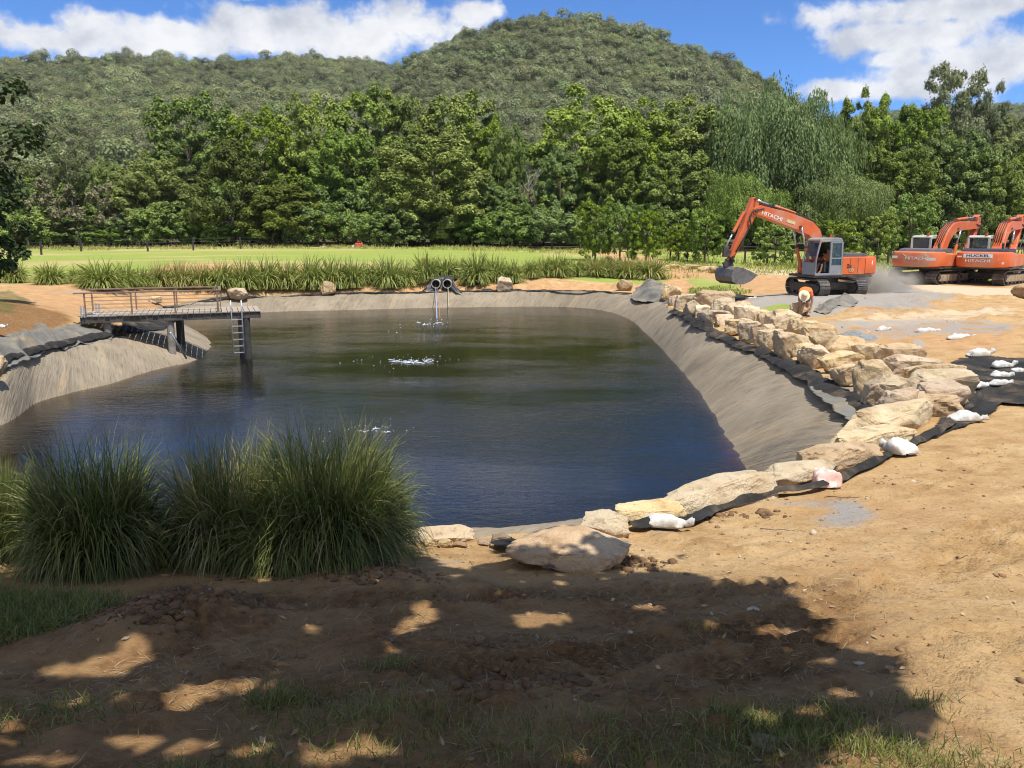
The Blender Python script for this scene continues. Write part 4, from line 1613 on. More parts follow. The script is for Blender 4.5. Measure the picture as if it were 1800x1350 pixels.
def long_rock(label, p0, p1, h, thick, mat='sandstone', seed=None, **kw):
    """a long boulder lying between two pixels of the ground"""
    a, b = G(*p0), G(*p1)
    i = _rock_n[0]
    _rock_n[0] += 1
    seed = seed or 900 + i * 13
    c = (a + b) / 2
    L = (b - a).length
    yaw = math.atan2(b.y - a.y, b.x - a.x)
    Hh = h
    V, Fc = rock_verts(seed, 5, planes=kw.get('planes', 17), rough=kw.get('rough', .06))
    V = V * np.array([L / 2, thick / 2, Hh * .58]) * 1.02
    V[:, 2] += Hh * .42
    me = np_mesh('boulder', V, Fc, smooth=True)
    me.set_sharp_from_angle(angle=math.radians(38))
    o = link('boulder', me, M[mat])
    n = Vector((-math.sin(yaw), math.cos(yaw), 0))
    q = c + n * thick * kw.get('back', .35)
    o.location = (q.x, q.y, hz(q.x, q.y) + kw.get('z_up', 0))
    o.rotation_euler = (0, 0, yaw)
    tag(o, label, 'boulder', 'sandstone boulders round the pond')
    return o


_ord = ['first', 'second', 'third', 'fourth', 'fifth', 'sixth', 'seventh', 'eighth', 'ninth', 'tenth', 'eleventh', 'twelfth', 'thirteenth', 'fourteenth', 'fifteenth', 'sixteenth', 'seventeenth', 'eighteenth', 'nineteenth', 'twentieth',
        'twenty-first', 'twenty-second', 'twenty-third', 'twenty-fourth', 'twenty-fifth', 'twenty-sixth', 'twenty-seventh', 'twenty-eighth', 'twenty-ninth', 'thirtieth', 'thirty-first', 'thirty-second', 'thirty-third', 'thirty-fourth', 'thirty-fifth', 'thirty-sixth', 'thirty-seventh', 'thirty-eighth']
# wall row next to the liner, far end first: cx, bottom, w, h, adjective, kw
FRONT = [(1174, 532, 28, 29, 'leaning wedge-shaped', dict(tilt=.3)), (1183, 541, 15, 20, 'small upright', {}), (1204, 546, 35, 28, 'blocky', {}), (1218, 558, 27, 29, 'cracked', dict(mat='sandstone_grey')),
         (1238, 558, 30, 21, 'rounded', {}), (1255, 571, 45, 25, 'low wide', dict(mat='sandstone_grey')), (1276, 575, 36, 21, 'smooth', {}), (1300, 590, 46, 29, 'broad', {}), (1316, 604, 36, 39, 'upright', dict(deep=.7)),
         (1339, 608, 40, 38, 'upright slab-sided', dict(deep=.7)), (1354, 619, 42, 40, 'square-shouldered', {}), (1394, 632, 58, 50, 'large bluff', {}), (1414, 634, 38, 30, 'yellowish', {}), (1432, 649, 50, 44, 'squat orange-stained', {}),
         (1475, 661, 70, 44, 'wide yellow-streaked', {}), (1496, 683, 66, 48, 'large pinkish', {}), (1533, 698, 70, 66, 'tall flat-topped', dict(deep=.7)), (1554, 721, 66, 66, 'tall square', dict(mat='sandstone_grey', deep=.75)), (1577, 741, 60, 62, 'pale dark-sided', dict(deep=.7))]
BACK = [(1253, 538, 66, 27, 'long slab', dict(hid=7, mat='sandstone_grey', deep=.6)), (1272, 549, 40, 24, 'knobbly', dict(hid=8)), (1300, 556, 46, 25, 'pale angular', dict(hid=8)), (1310, 565, 38, 26, 'pointed', dict(hid=10)), (1340, 569, 30, 22, 'small pale', dict(hid=10)),
        (1342, 572, 22, 20, 'small square', dict(hid=8, mat='sandstone_brown')), (1377, 581, 52, 36, 'large rounded', dict(hid=12)), (1409, 583, 46, 20, 'broad brownish', dict(hid=14, mat='sandstone_grey')), (1435, 593, 58, 22, 'flat-topped', dict(hid=14)), (1446, 611, 44, 28, 'grey-streaked', dict(hid=10, mat='sandstone_grey')),
        (1482, 621, 62, 30, 'long low', dict(hid=12)), (1524, 631, 50, 28, 'rounded pale', dict(hid=10)), (1576, 635, 72, 29, 'smooth brown-topped', dict(hid=16, deep=.65)), (1605, 660, 92, 36, 'broad notched', dict(hid=14, deep=.6)), (1634, 682, 96, 44, 'white-topped', dict(hid=10, deep=.6)),
        (1652, 692, 100, 42, 'wide sloping', dict(hid=12, deep=.55, planes=12)), (1653, 704, 92, 34, 'flat grey-topped', dict(hid=26, deep=.6)), (1647, 737, 92, 50, 'big rounded', dict(deep=.75))]
for i, (cx, bt, w, h, adj, kw) in enumerate(FRONT):
    rock('%s boulder, %s from the far end in the wall row beside the liner' % (adj, _ord[i]), cx, bt, w, h + 3, z_up=-.02, grow=1.14, **kw)
for i, (cx, bt, w, h, adj, kw) in enumerate(BACK):
    rock('%s boulder, %s from the far end in the wall row beside the platform' % (adj, _ord[i]), cx, bt, w, h + 2, grow=1.12, **kw)
rock('small orange boulder wedged at the near end of the wall row beside the liner', 1579, 738, 36, 20, deep=.8)
# shoreline rocks from the wall's corner back to the tussocks
long_rock('longest sloping slab where the rock wall turns the corner of the pond', (1532, 784), (1662, 738), .48, .75, back=.42)
long_rock('flat pale boulder below the longest sloping slab at the wall corner', (1482, 806), (1610, 776), .32, .65, back=.3)
long_rock('rounded greyish boulder just beyond the bag on the black edging', (1440, 840), (1552, 808), .36, .6, mat='sandstone_grey', back=.3)
long_rock('pale cracked boulder behind the red-checked bag', (1345, 867), (1490, 836), .30, .55, back=.35)
long_rock('longest cream boulder lying between the white tied bag and the red-checked bag', (1176, 915), (1372, 868), .36, .6, back=.36, planes=14)
rock('cream boulder right behind the white tied bag at the edge of the water', 1138, 930, 124, 58, deep=.5, sub=5)
rock('rounded cream boulder beside the end of the big shaded slab', 1057, 950, 90, 54, deep=.6, sub=5)
rock('biggest flat slab, half in tree shade, at the edge of the water', 1002, 1001, 216, 80, deep=.72, yaw=-.16, sub=5, planes=12, rough=.035, sink=.2, mat='sandstone')
rock('brown stone tucked beside the big shaded slab', 880, 954, 38, 18, mat='sandstone_brown')
rock('small brown stone on the edge of the water left of the big shaded slab', 851, 958, 24, 11, mat='sandstone_brown')
rock('pale flat boulder at the foot of the largest tussock', 778, 956, 118, 36, deep=.6, sub=5)
rock('small rounded stone in front of the pale flat boulder, nearest the tussock', 757, 962, 24, 20)
rock('middle small stone in front of the pale flat boulder', 783, 962, 27, 17)
rock('small brown stone at the slab end of the pale flat boulder', 808, 962, 26, 12, mat='sandstone_brown')
rock('wedge stone beside the rounded cream boulder', 1075, 946, 26, 26, deep=.7)
# single boulders elsewhere
rock('squarish boulder alone on the orange bank between the jetty and the pipes', 577, 521, 28, 25, group='lone boulders on the far bank', deep=.8)
rock('rounded boulder on the bank beside the end of the jetty', 418, 531, 36, 21, group='lone boulders on the far bank')
rock('pointed boulder on the bank just past the twin pipes', 887, 513, 30, 25, group='lone boulders on the far bank', mat='sandstone_grey')
rock('round boulder on the bank beside the black heap of fabric', 1098, 512, 26, 21, group='lone boulders on the far bank', mat='sandstone_brown')
rock('small pale rock on the bank seen through the railing of the jetty', 272, 535, 22, 14, group='lone boulders on the far bank')
rock('yellowish boulder at the picture edge beside the heap of grey fabric', -2, 660, 26, 36, deep=1, mat='sandstone')
rock('brown boulder at the edge of the platform below the signed excavator', 1800, 526, 44, 26, mat='sandstone_brown', group='lone boulders by the track')
rock('sandstone block beside the bent worker', 1406, 556, 34, 26, group='lone boulders by the track', mat='sandstone')
for i, (px, py, w, h) in enumerate([(1182, 472, 26, 7), (1213, 474, 34, 9), (1240, 477, 30, 9), (1262, 480, 32, 11)]):
    rock('%s flat rock from the tussock row, edging the sandy track behind the bucket' % _ord[i], px, py, w, h, mat='sandstone_brown' if i % 2 else 'sandstone', group='flat rocks edging the sandy track', cat='rock', sub=3)
rock('flat grey stone half buried in the grass at the bottom of the picture', 1352, 1322, 70, 26, mat='sandstone_brown', sub=4, deep=.8, group='stones in the foreground grass', cat='stone')
rock('squarish stone beside the flat half-buried one in the bottom grass', 1388, 1318, 34, 26, mat='sandstone_brown', sub=4, group='stones in the foreground grass', cat='stone')
rock('small white stone at the edge of the tree shade on the bare soil', 1562, 1178, 16, 9, mat='sandstone_grey', sub=3, group='small stones on the soil', cat='stone')

# ------------------------------------------------------------------ sandbags
M['bag_white'] = simple('white_bag', (.62, .605, .57), (.52, .50, .455), 5, .8, bump=.7, bscale=22, dirt=(.40, .31, .20), dirt_amt=.5)


def _checked_bag():
    m, t, bs = new_mat('checked_bag')
    co = objco(t)
    sp = t.node('ShaderNodeSeparateXYZ')
    t.l.new(co, sp.inputs[0])

    def stripes(s, f, w):
        return t.sstep(t.math('ABSOLUTE', t.math('SUBTRACT', t.math('FRACT', t.math('MULTIPLY', s, f)), .5)), .5 - w, .5 - w + .06)
    a = t.math('MAXIMUM', t.math('MULTIPLY', stripes(sp.outputs[0], 7.0, .22), .55), t.math('MULTIPLY', stripes(sp.outputs[1], 7.0, .22), .55))
    base = t.mix(t.noise(co, 6, 4), (.74, .70, .64), (.60, .54, .46))
    t.put(bs.inputs['Base Color'], t.mix(a, base, (.62, .22, .17)))
    bs.inputs['Roughness'].default_value = .75
    t.put(bs.inputs['Normal'], t.bump(t.noise(co, 26, 5), .35, .02))
    return m


M['bag_check'] = _checked_bag()


def bag_verts(L, Wd, H, seed, tie=True):
    """a filled woven sack lying along x, its neck tied at the +x end"""
    rs = RS(seed)
    ns, nr = 26, 22
    V = []
    for i in range(ns):
        t = i / (ns - 1)
        if tie:
            xs = -L / 2 + L * t
            if t < .74:
                k = math.sin(min(1, t / .10) * math.pi / 2) if t < .1 else 1
                w = .5 * (.82 + .18 * math.sin(t / .74 * math.pi)) * (.75 + .25 * k)
                hgt = (.16 + .84 * math.sin(min(1, t / .3) * math.pi / 2)) * (1 if t < .55 else 1 - .35 * (t - .55) / .19)
            elif t < .84:
                f = (t - .74) / .10
                w = .5 * (1 - .78 * f)
                hgt = .65 * (1 - .5 * f)
            else:
                f = (t - .84) / .16
                w = .5 * (.22 + .5 * f)
                hgt = .33 + .12 * f
        else:
            xs = -L / 2 + L * t
            e = math.sin(t * math.pi) ** .35 if 0 < t < 1 else 0
            w = .5 * (.55 + .45 * e)
            hgt = .12 + .88 * e
        for j in range(nr):
            a = 2 * math.pi * j / nr
            ca, sa = math.cos(a), math.sin(a)
            y = math.copysign(abs(ca) ** .75, ca) * w * Wd
            zt = H * hgt * (abs(sa) ** .8)
            z = zt if sa > 0 else -.02
            V.append((xs, y, z))
    V = np.array(V)
    d = fbm(V[:, 0] * 9 + seed, V[:, 1] * 9, seed, 4, .6)
    V[:, 2] += (d * .55 + .12 * fbm(V[:, 0] * 26 + seed, V[:, 1] * 14, seed + 4, 2)) * H * (V[:, 2] > 0.01)
    V[:, 0] += fbm(V[:, 1] * 12, V[:, 2] * 12 + seed, seed + 2, 2) * L * .07
    V[:, 1] += np.sin(V[:, 0] / L * 3 + seed) * Wd * .10
    neck = V[:, 0] > L * .3
    V[:, 1] += np.where(neck, np.sin(V[:, 1] * 60 + seed) * .008, 0)
    V[:, 2] += np.where(V[:, 0] > L * .34, (V[:, 0] - L * .34) * rs.uniform(.2, .9), 0)
    Fc = []
    for i in range(ns - 1):
        for j in range(nr):
            a, b = i * nr + j, i * nr + (j + 1) % nr
            Fc.append((a, b, b + nr, a + nr))
    Fc = [tuple(f) for f in Fc] + [tuple(range(nr - 1, -1, -1)), tuple(range((ns - 1) * nr, ns * nr))]
    return V, Fc


def bag(label, cx, bottom, wpx, yaw=0.0, ratio=.5, hr=.18, seed=1, mat='bag_white', tie=True, z_up=.0, scale=1.0):
    g = G(cx, bottom)
    L = wpx * mpp(g) * scale
    hr *= .72
    V, Fc = bag_verts(L, L * ratio, L * hr, seed, tie)
    me = bpy.data.meshes.new('sandbag')
    me.from_pydata([tuple(v) for v in V], [], Fc)
    me.polygons.foreach_set('use_smooth', [True] * len(me.polygons))
    me.update()
    o = link('sandbag', me, M[mat])
    y = g.y + L * ratio * .35
    x = g.x * y / g.y
    o.location = (x, y, gz1(x, y) + .015 + z_up)
    o.rotation_euler = (0, 0, yaw)
    tag(o, label, 'sandbag', 'sandbags holding down the edging')
    return o


bag('white sandbag with its tied neck trailing, nearest the big shaded slab', 1174, 938, 88, -.1, .46, .24, 3, z_up=.05)
bag('red-checked sandbag standing on the black edging', 1447, 858, 46, 1.45, .85, .55, 5, mat='bag_check', scale=1.25, z_up=.06)
bag('small cream sandbag on the black edging beyond the red-checked one', 1579, 805, 46, 1.9, .85, .48, 7, mat='bag_white', scale=1.2, z_up=.06)
bag('white sandbag with an upright flared neck at the corner of the black sheet', 1700, 746, 66, .15, .42, .26, 9, z_up=.04)
bag('left one of two pale sandbags end to end on the black sheet', 1724, 692, 42, 3.3, .4, .26, 11, z_up=.05)
bag('right one of two pale sandbags end to end on the black sheet', 1757, 690, 42, .1, .4, .26, 12, z_up=.05)
bag('bright white sandbag with a loose tie at the top edge of the black sheet', 1722, 628, 48, .05, .4, .3, 13, z_up=.04)
bag('shaded grey sandbag on the black sheet, upper of the shaded ones', 1764, 650, 46, .3, .4, .28, 15, z_up=.04)
bag('shaded grey sandbag on the black sheet beside the bare soil patch', 1760, 668, 38, .2, .45, .28, 16, z_up=.04)
bag('shaded sandbag at the picture edge on the black sheet', 1792, 660, 30, .1, .45, .25, 17, z_up=.04)
bag('white sandbag alone on the platform nearest the picture edge', 1690, 596, 54, .12, .32, .18, 19)
bag('middle one of three white sandbags in a line on the platform', 1630, 584, 42, .05, .36, .2, 21)
bag('white sandbag by the small grey gravel mound on the platform', 1552, 582, 25, .3, .5, .32, 23)
bag('flat white empty sack lying on the grey fabric beyond the rock wall', 1320, 525, 22, .4, .4, .12, 25, tie=False)
bag('white sack on the top of the heap of grey fabric by the jetty', 160, 580, 36, .2, .45, .22, 27, z_up=.45)
bag('white sack at the picture edge on the heap of grey fabric', 2, 594, 24, .2, .6, .3, 28, z_up=.3)
bag('white sack on the orange bank by the boulder at the end of the jetty', 468, 524, 13, .2, .5, .35, 31)
bag('white sack on the orange bank seen through the jetty railing', 268, 533, 13, 1.2, .8, .6, 33)
bag('left white sack on the orange bank before the twin pipes', 668, 517, 9, .2, .6, .4, 35)
bag('right white sack on the orange bank before the twin pipes', 731, 518, 13, .5, .5, .3, 37)

# ------------------------------------------------------------------ tussocks (strap-leaved clumps)
def blade_mat(name, dark, light, dry):
    m, t, bs = new_mat(name)
    col = t.mix(t.attr('tint'), dark, light)
    col = t.mix(t.attr('dry'), col, dry)
    t.put(bs.inputs['Base Color'], col)
    bs.inputs['Roughness'].default_value = .5
    bs.inputs['Specular IOR Level'].default_value = .35
    tl = t.node('ShaderNodeBsdfTranslucent')
    t.put(tl.inputs[0], col)
    mx = t.node('ShaderNodeMixShader')
    mx.inputs[0].default_value = .3
    t.l.new(bs.outputs[0], mx.inputs[1])
    t.l.new(tl.outputs[0], mx.inputs[2])
    t.l.new(mx.outputs[0], t.n['Material Output'].inputs[0])
    return m


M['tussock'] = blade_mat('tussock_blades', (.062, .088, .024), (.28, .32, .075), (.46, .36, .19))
M['tussock_far'] = blade_mat('far_tussock_blades', (.13, .17, .030), (.48, .55, .13), (.52, .42, .17))
M['grass'] = blade_mat('grass_blades', (.085, .105, .020), (.29, .32, .075), (.42, .34, .17))


def tussock_mesh(seed, n, H, spread, width, seg=6, dry=.12, upright=.35, skirt=0.0, stalks=0, base_r=.24, lax=1.0):
    rs = RS(seed)
    az = rs.uniform(0, 2 * math.pi, n)
    r0 = base_r * np.sqrt(rs.uniform(0, 1, n)) * spread
    el = np.radians(np.where(rs.uniform(size=n) < upright, rs.uniform(66, 88, n), rs.uniform(38, 76, n)))
    L = H * rs.uniform(.75, 1.25, n)
    droop = rs.uniform(.6, 2.1, n) * (1.35 - el / 1.57) * lax
    isdry = (rs.uniform(size=n) < dry).astype(float) * rs.uniform(.5, 1, n)
    if skirt > 0:
        k = rs.uniform(size=n) < skirt
        el = np.where(k, np.radians(rs.uniform(5, 40, n)), el)
        L = np.where(k, L * .62, L)
        droop = np.where(k, 1.4, droop)
        isdry = np.where(k, rs.uniform(.5, 1.0, n), isdry)
    if stalks:
        el[:stalks] = np.radians(rs.uniform(70, 88, stalks))
        L[:stalks] = H * rs.uniform(.95, 1.2, stalks)
        droop[:stalks] = .12
        isdry[:stalks] = rs.uniform(.7, 1, stalks)
    P = np.stack([np.cos(az) * r0, np.sin(az) * r0, np.zeros(n)], 1)
    d = np.stack([np.cos(az) * np.cos(el), np.sin(az) * np.cos(el), np.sin(el)], 1)
    d = unit(d + rs.normal(size=d.shape) * .08)
    side = unit(np.cross(d, np.array([0, 0, 1.0]) + rs.normal(size=d.shape) * .3))
    step = (L / seg)[:, None]
    twist = rs.normal(size=n) * .07
    Vs, tn, dr = [], [], []
    tint = np.clip(rs.uniform(.05, .8, n), 0, 1)
    for k in range(seg + 1):
        t = k / seg
        w = width * (1 - .75 * t ** 2.0) * (.6 + .8 * min(1, t * 3)) * (1.0 if k < seg else .25)
        Vs.append(np.stack([P - side * w / 2, P + side * w / 2], 1))
        tn.append(np.clip(tint * (.35 + .75 * t), 0, 1))  # tips lighter than the foot, a highlight put into the blade colour
        dr.append(np.clip(isdry + (.55 * (t > .88) * (tint > .62)), 0, 1))
        P = P + d * step
        d = unit(d + side * twist[:, None])
        d = unit(d + np.array([0, 0, -1.0]) * (droop / seg * (.4 + 1.1 * t))[:, None])
        low = P[:, 2] < .02
        P[low, 2] = .02
    V = np.stack(Vs, 1)                                # n, seg+1, 2, 3
    idx = np.arange(n * (seg + 1) * 2).reshape(n, seg + 1, 2)
    Fc = np.stack([idx[:, :-1, 0], idx[:, :-1, 1], idx[:, 1:, 1], idx[:, 1:, 0]], -1).reshape(-1, 4)
    tv = np.repeat(np.stack(tn, 1)[:, :, None], 2, 2).ravel()
    dv = np.repeat(np.stack(dr, 1)[:, :, None], 2, 2).ravel()
    return np_mesh('tussock', V.reshape(-1, 3), Fc, {'tint': tv, 'dry': dv}, smooth=True)


def near_tussock(label, cx, base, top, seed, n, spread, w=None, **kw):
    g = G(cx, base)
    m = mpp(g)
    H = (base - top) * m * 1.02
    me = tussock_mesh(seed, n, H, spread, .013, seg=7, **kw)
    co = np.zeros(len(me.vertices) * 3, np.float32)
    me.vertices.foreach_get('co', co)
    co = co.reshape(-1, 3)
    zt = float(np.percentile(co[:, 2], 98.5))
    rt = float(np.percentile(np.abs(co[:, 0]), 98))
    fx = (w * m / 2 / rt) if w else 1.0
    me.transform(Matrix.Diagonal((fx, fx, H / zt, 1)))
    o = link('tussock', me, M['tussock'], loc=(g.x, g.y, gz1(g.x, g.y) - .02))
    tag(o, label, 'tussock', 'large tussocks on the near bank')
    return o


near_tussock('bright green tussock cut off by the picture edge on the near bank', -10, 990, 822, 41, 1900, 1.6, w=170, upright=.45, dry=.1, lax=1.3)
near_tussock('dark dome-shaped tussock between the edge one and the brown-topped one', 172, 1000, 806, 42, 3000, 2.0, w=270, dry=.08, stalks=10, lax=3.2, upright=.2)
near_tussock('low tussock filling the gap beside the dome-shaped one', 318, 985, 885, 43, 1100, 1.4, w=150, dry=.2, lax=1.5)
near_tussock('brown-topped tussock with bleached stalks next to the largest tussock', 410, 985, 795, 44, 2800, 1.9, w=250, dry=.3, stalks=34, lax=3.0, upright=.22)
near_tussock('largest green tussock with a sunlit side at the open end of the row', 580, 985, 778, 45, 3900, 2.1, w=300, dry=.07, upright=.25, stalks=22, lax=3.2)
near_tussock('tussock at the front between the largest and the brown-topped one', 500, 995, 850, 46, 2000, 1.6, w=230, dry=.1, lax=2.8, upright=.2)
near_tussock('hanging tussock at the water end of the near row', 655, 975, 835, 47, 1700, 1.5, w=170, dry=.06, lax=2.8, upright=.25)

_far_px = [(25, 497, 462, 36), (87, 500, 465, 46), (140, 498, 470, 38), (177, 507, 464, 62), (217, 506, 467, 44), (247, 505, 472, 36), (280, 504, 464, 40), (317, 506, 463, 38), (353, 506, 467, 40), (390, 507, 465, 42),
           (430, 509, 462, 44), (467, 508, 460, 44), (503, 508, 463, 42), (547, 509, 458, 46), (587, 507, 460, 46), (620, 506, 462, 38), (647, 499, 466, 34), (682, 506, 457, 46), (710, 501, 462, 38), (747, 504, 457, 40),
           (778, 495, 460, 44), (808, 494, 462, 30), (838, 503, 453, 46), (870, 494, 454, 42), (900, 495, 459, 36), (932, 488, 458, 32), (957, 485, 454, 34), (981, 486, 452, 40), (1010, 484, 456, 36), (1047, 485, 453, 46), (1073, 486, 456, 36), (1103, 488, 452, 46), (1143, 489, 452, 52)]
_var = [tussock_mesh(60 + k, 620, 1.0, 1.1, .036, seg=6, dry=.06, upright=.15, skirt=.14, lax=3.2) for k in range(4)]
_varb = [tussock_mesh(70 + k, 560, 1.0, 1.1, .034, seg=6, dry=.34, upright=.2, skirt=.14, stalks=30, lax=3.0) for k in range(2)]
_tdim = {}
for me in _var + _varb:
    me.materials.append(M['tussock_far'])
    co = np.zeros(len(me.vertices) * 3, np.float32)
    me.vertices.foreach_get('co', co)
    co = co.reshape(-1, 3)
    _tdim[me] = (float(np.percentile(np.abs(co[:, 0]), 97)), float(np.percentile(co[:, 2], 98.5)))
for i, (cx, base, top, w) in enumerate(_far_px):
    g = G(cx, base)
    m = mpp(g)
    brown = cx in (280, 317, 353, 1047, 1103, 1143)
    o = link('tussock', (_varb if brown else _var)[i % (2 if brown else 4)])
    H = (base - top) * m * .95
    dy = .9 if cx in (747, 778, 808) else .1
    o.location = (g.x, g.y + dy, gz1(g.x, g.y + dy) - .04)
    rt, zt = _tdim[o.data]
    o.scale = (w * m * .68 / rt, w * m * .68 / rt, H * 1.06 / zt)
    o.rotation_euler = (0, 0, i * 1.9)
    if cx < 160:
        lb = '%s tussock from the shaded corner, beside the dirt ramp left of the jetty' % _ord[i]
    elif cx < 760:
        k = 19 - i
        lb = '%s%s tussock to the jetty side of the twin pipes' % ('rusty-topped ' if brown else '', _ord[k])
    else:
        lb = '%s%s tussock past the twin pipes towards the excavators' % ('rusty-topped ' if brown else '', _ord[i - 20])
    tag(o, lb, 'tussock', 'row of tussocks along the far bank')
# ------------------------------------------------------------------ foreground grass and litter


def blades_mesh(name, X, Y, rs, hmin, hmax, width, dry_p, flatten=0.0):
    n = len(X)
    Z = gz(X, Y)
    P = np.stack([X, Y, Z], 1)
    az = rs.uniform(0, 2 * math.pi, n)
    el = np.radians(rs.uniform(35, 85, n)) * (1 - flatten)
    L = rs.uniform(hmin, hmax, n)
    d = np.stack([np.cos(az) * np.cos(el), np.sin(az) * np.cos(el), np.sin(el)], 1)
    side = unit(np.cross(d, np.array([0, 0, 1.0]) + rs.normal(size=d.shape) * .4))
    mid = P + d * (L * .55)[:, None]
    d2 = unit(d + np.array([0, 0, -.55]) * (1 - flatten) + rs.normal(size=d.shape) * .15)
    tip = mid + d2 * (L * .5)[:, None]
    w = (width * rs.uniform(.7, 1.3, n))[:, None]
    V = np.stack([P - side * w * .5, P + side * w * .5, mid + side * w * .42, mid - side * w * .42, tip + side * w * .08, tip - side * w * .08], 1).reshape(-1, 3)
    b = np.arange(n)[:, None] * 6
    Fc = np.concatenate([b + np.array([[0, 1, 2, 3]]), b + np.array([[3, 2, 4, 5]])], 0)
    tint = np.repeat(rs.uniform(0, 1, n), 6)
    dr = np.repeat((rs.uniform(size=n) < dry_p) * rs.uniform(.4, 1, n), 6)
    return np_mesh(name, V, Fc, {'tint': tint, 'dry': dr})


def scatter(rs, n, x0, x1, y0, y1, f):
    X, Y = rs.uniform(x0, x1, n), rs.uniform(y0, y1, n)
    k = rs.uniform(size=n) < f(X, Y)
    return X[k], Y[k]


_rs = RS(314)


def _near_turf(x, y):
    edge = 3.05 + fbm(x * .9, y * .4, 7, 3) * .9
    patch = sstep(fbm(x * 1.6, y * 2.0, 17, 4), -.18, .22)
    thin = 1 - .75 * sstep(x, .75, 1.9) * (1 - sstep(fbm(x * 2.2, y * 2.2, 27, 3), .02, .2))
    return (1 - sstep(y, edge - .35, edge + .1)) * (.12 + .88 * patch) * thin


X, Y = scatter(_rs, 120000, -4.2, 4.2, 1.9, 4.0, _near_turf)
o = link('grass', blades_mesh('grass', X, Y, _rs, .02, .066, .0036, .32), M['grass'])
tag(o, 'thin shaded lawn grass growing along the bottom of the picture', 'grass', kind='stuff')
_pl = gpoly([(-250, 1045), (60, 1048), (190, 1052), (228, 1075), (170, 1105), (60, 1132), (-40, 1150), (-250, 1160)])
X, Y = scatter(_rs, 70000, -6.5, -2, 3.4, 6.5, lambda x, y: sstep(poly_sd(x, y, _pl), -.12, .3))
o = link('grass', blades_mesh('grass', X, Y, _rs, .06, .17, .005, .10), M['grass'])
tag(o, 'patch of longer dark grass below the tussocks near the picture edge', 'grass', kind='stuff')
# bigger clumps of grass here and there in the foreground
Xs, Ys = [], []
for (px, py, r, k) in ((500, 1232, .10, 420), (690, 1175, .10, 160), (1330, 1285, .16, 700), (1420, 1300, .18, 900), (1560, 1330, .16, 500), (1480, 1255, .10, 160), (90, 1255, .2, 400), (840, 1300, .3, 700), (1180, 1330, .3, 1200), (1240, 1110, .08, 60), (620, 1270, .25, 700), (1620, 1240, .1, 120), (1700, 1340, .15, 160)):
    g = G(px, py)
    Xs.append(g.x + _rs.normal(size=k) * r)
    Ys.append(g.y + _rs.normal(size=k) * r * .8)
o = link('grass', blades_mesh('grass', np.concatenate(Xs), np.concatenate(Ys), _rs, .04, .11, .0042, .18), M['grass'])
tag(o, 'scattered taller tufts of grass in the foreground soil', 'grass', kind='stuff')

M['straw'] = blade_mat('dry_straw', (.22, .16, .085), (.44, .34, .19), (.50, .41, .25))
X, Y = scatter(_rs, 46000, -6.5, 6.5, 2.0, 9.0, lambda x, y: .15 + .7 * sstep(fbm(x * 1.1, y * 1.5, 37, 4), -.12, .3) * (1 - .7 * sstep(y, 5, 8)))
o = link('straw_litter', blades_mesh('straw_litter', X, Y, _rs, .025, .10, .0038, .6, flatten=.82), M['straw'])
tag(o, 'dead straw and root fibres strewn over the ripped soil', 'straw', kind='stuff')


def clods(name, label, X, Y, rs, smin, smax, mat, flat=.6, cat='clods'):
    V0, F0 = ICO[1]
    n = len(X)
    Z = gz(X, Y)
    s = smin * (smax / smin) ** (rs.uniform(0, 1, n) ** 2.2)
    V = V0[None] * (1 + rs.normal(size=(n, len(V0), 1)) * .22)
    V = V * s[:, None, None] * np.array([1, 1, flat]) * (1 + rs.normal(size=(n, 1, 3)) * .22)
    V = V + np.stack([X, Y, Z + s * .12], 1)[:, None, :]
    Fc = (F0[None] + (np.arange(n) * len(V0))[:, None, None]).reshape(-1, 3)
    o = link(name, np_mesh(name, V.reshape(-1, 3), Fc), mat)
    tag(o, label, cat, kind='stuff')


M['clod'] = simple('soil_clod', (.34, .215, .115), (.20, .122, .066), 3, .95, bump=.5, bscale=60, spec=.1)
M['clod_dark'] = simple('dark_soil_clod', (.23, .14, .075), (.13, .08, .045), 3, .95, bump=.5, bscale=60, spec=.1)


def _soil(x, y):
    a = sstep(fbm(x * .55 + 3, y * .8, 5, 3), -.12, .3)
    return .22 + .6 * a * sstep(fbm(x * 2.1, y * 2.1, 47, 3), -.1, .25)


X, Y = scatter(_rs, 15000, -7, 9, 2.4, 12.5, _soil)
clods('soil_clods', 'small crumbs and clods of soil scattered over the near bank', X, Y, _rs, .004, .030, M['clod'])
_xs, _ys = [], []
for (px, py, rx, ry, k) in ((250, 1105, 60, 25, 260), (330, 1080, 50, 18, 200), (560, 1020, 120, 12, 130), (690, 1015, 60, 12, 120), (420, 1085, 60, 14, 120), (1110, 990, 80, 8, 120), (1340, 905, 40, 6, 60), (1260, 905, 30, 5, 60), (850, 1150, 60, 20, 70), (960, 1210, 120, 14, 120), (330, 1000, 160, 8, 120)):
    for _ in range(k):
        g = G(px + _rs.normal() * rx * .6, py + _rs.normal() * ry * .6) if _rs.uniform() < .12 else None
        if g is not None:
            for _k in range(8):
                _xs.append(g.x + _rs.normal() * .10)
                _ys.append(g.y + _rs.normal() * .10)
clods('soil_clods', 'ripped lumps of dark topsoil in loose heaps below the tussocks', np.array(_xs), np.array(_ys), _rs, .010, .055, M['clod_dark'])
M['pebble'] = simple('pale_pebble', (.55, .46, .34), (.42, .33, .22), 3, .9)
X, Y = scatter(_rs, 1500, -2, 22, 3, 40, lambda x, y: .5 * (x > y * .15))
clods('pebbles', 'pale pebbles scattered over the bare soil and platform', X, Y, _rs, .012, .06, M['pebble'], cat='pebbles')

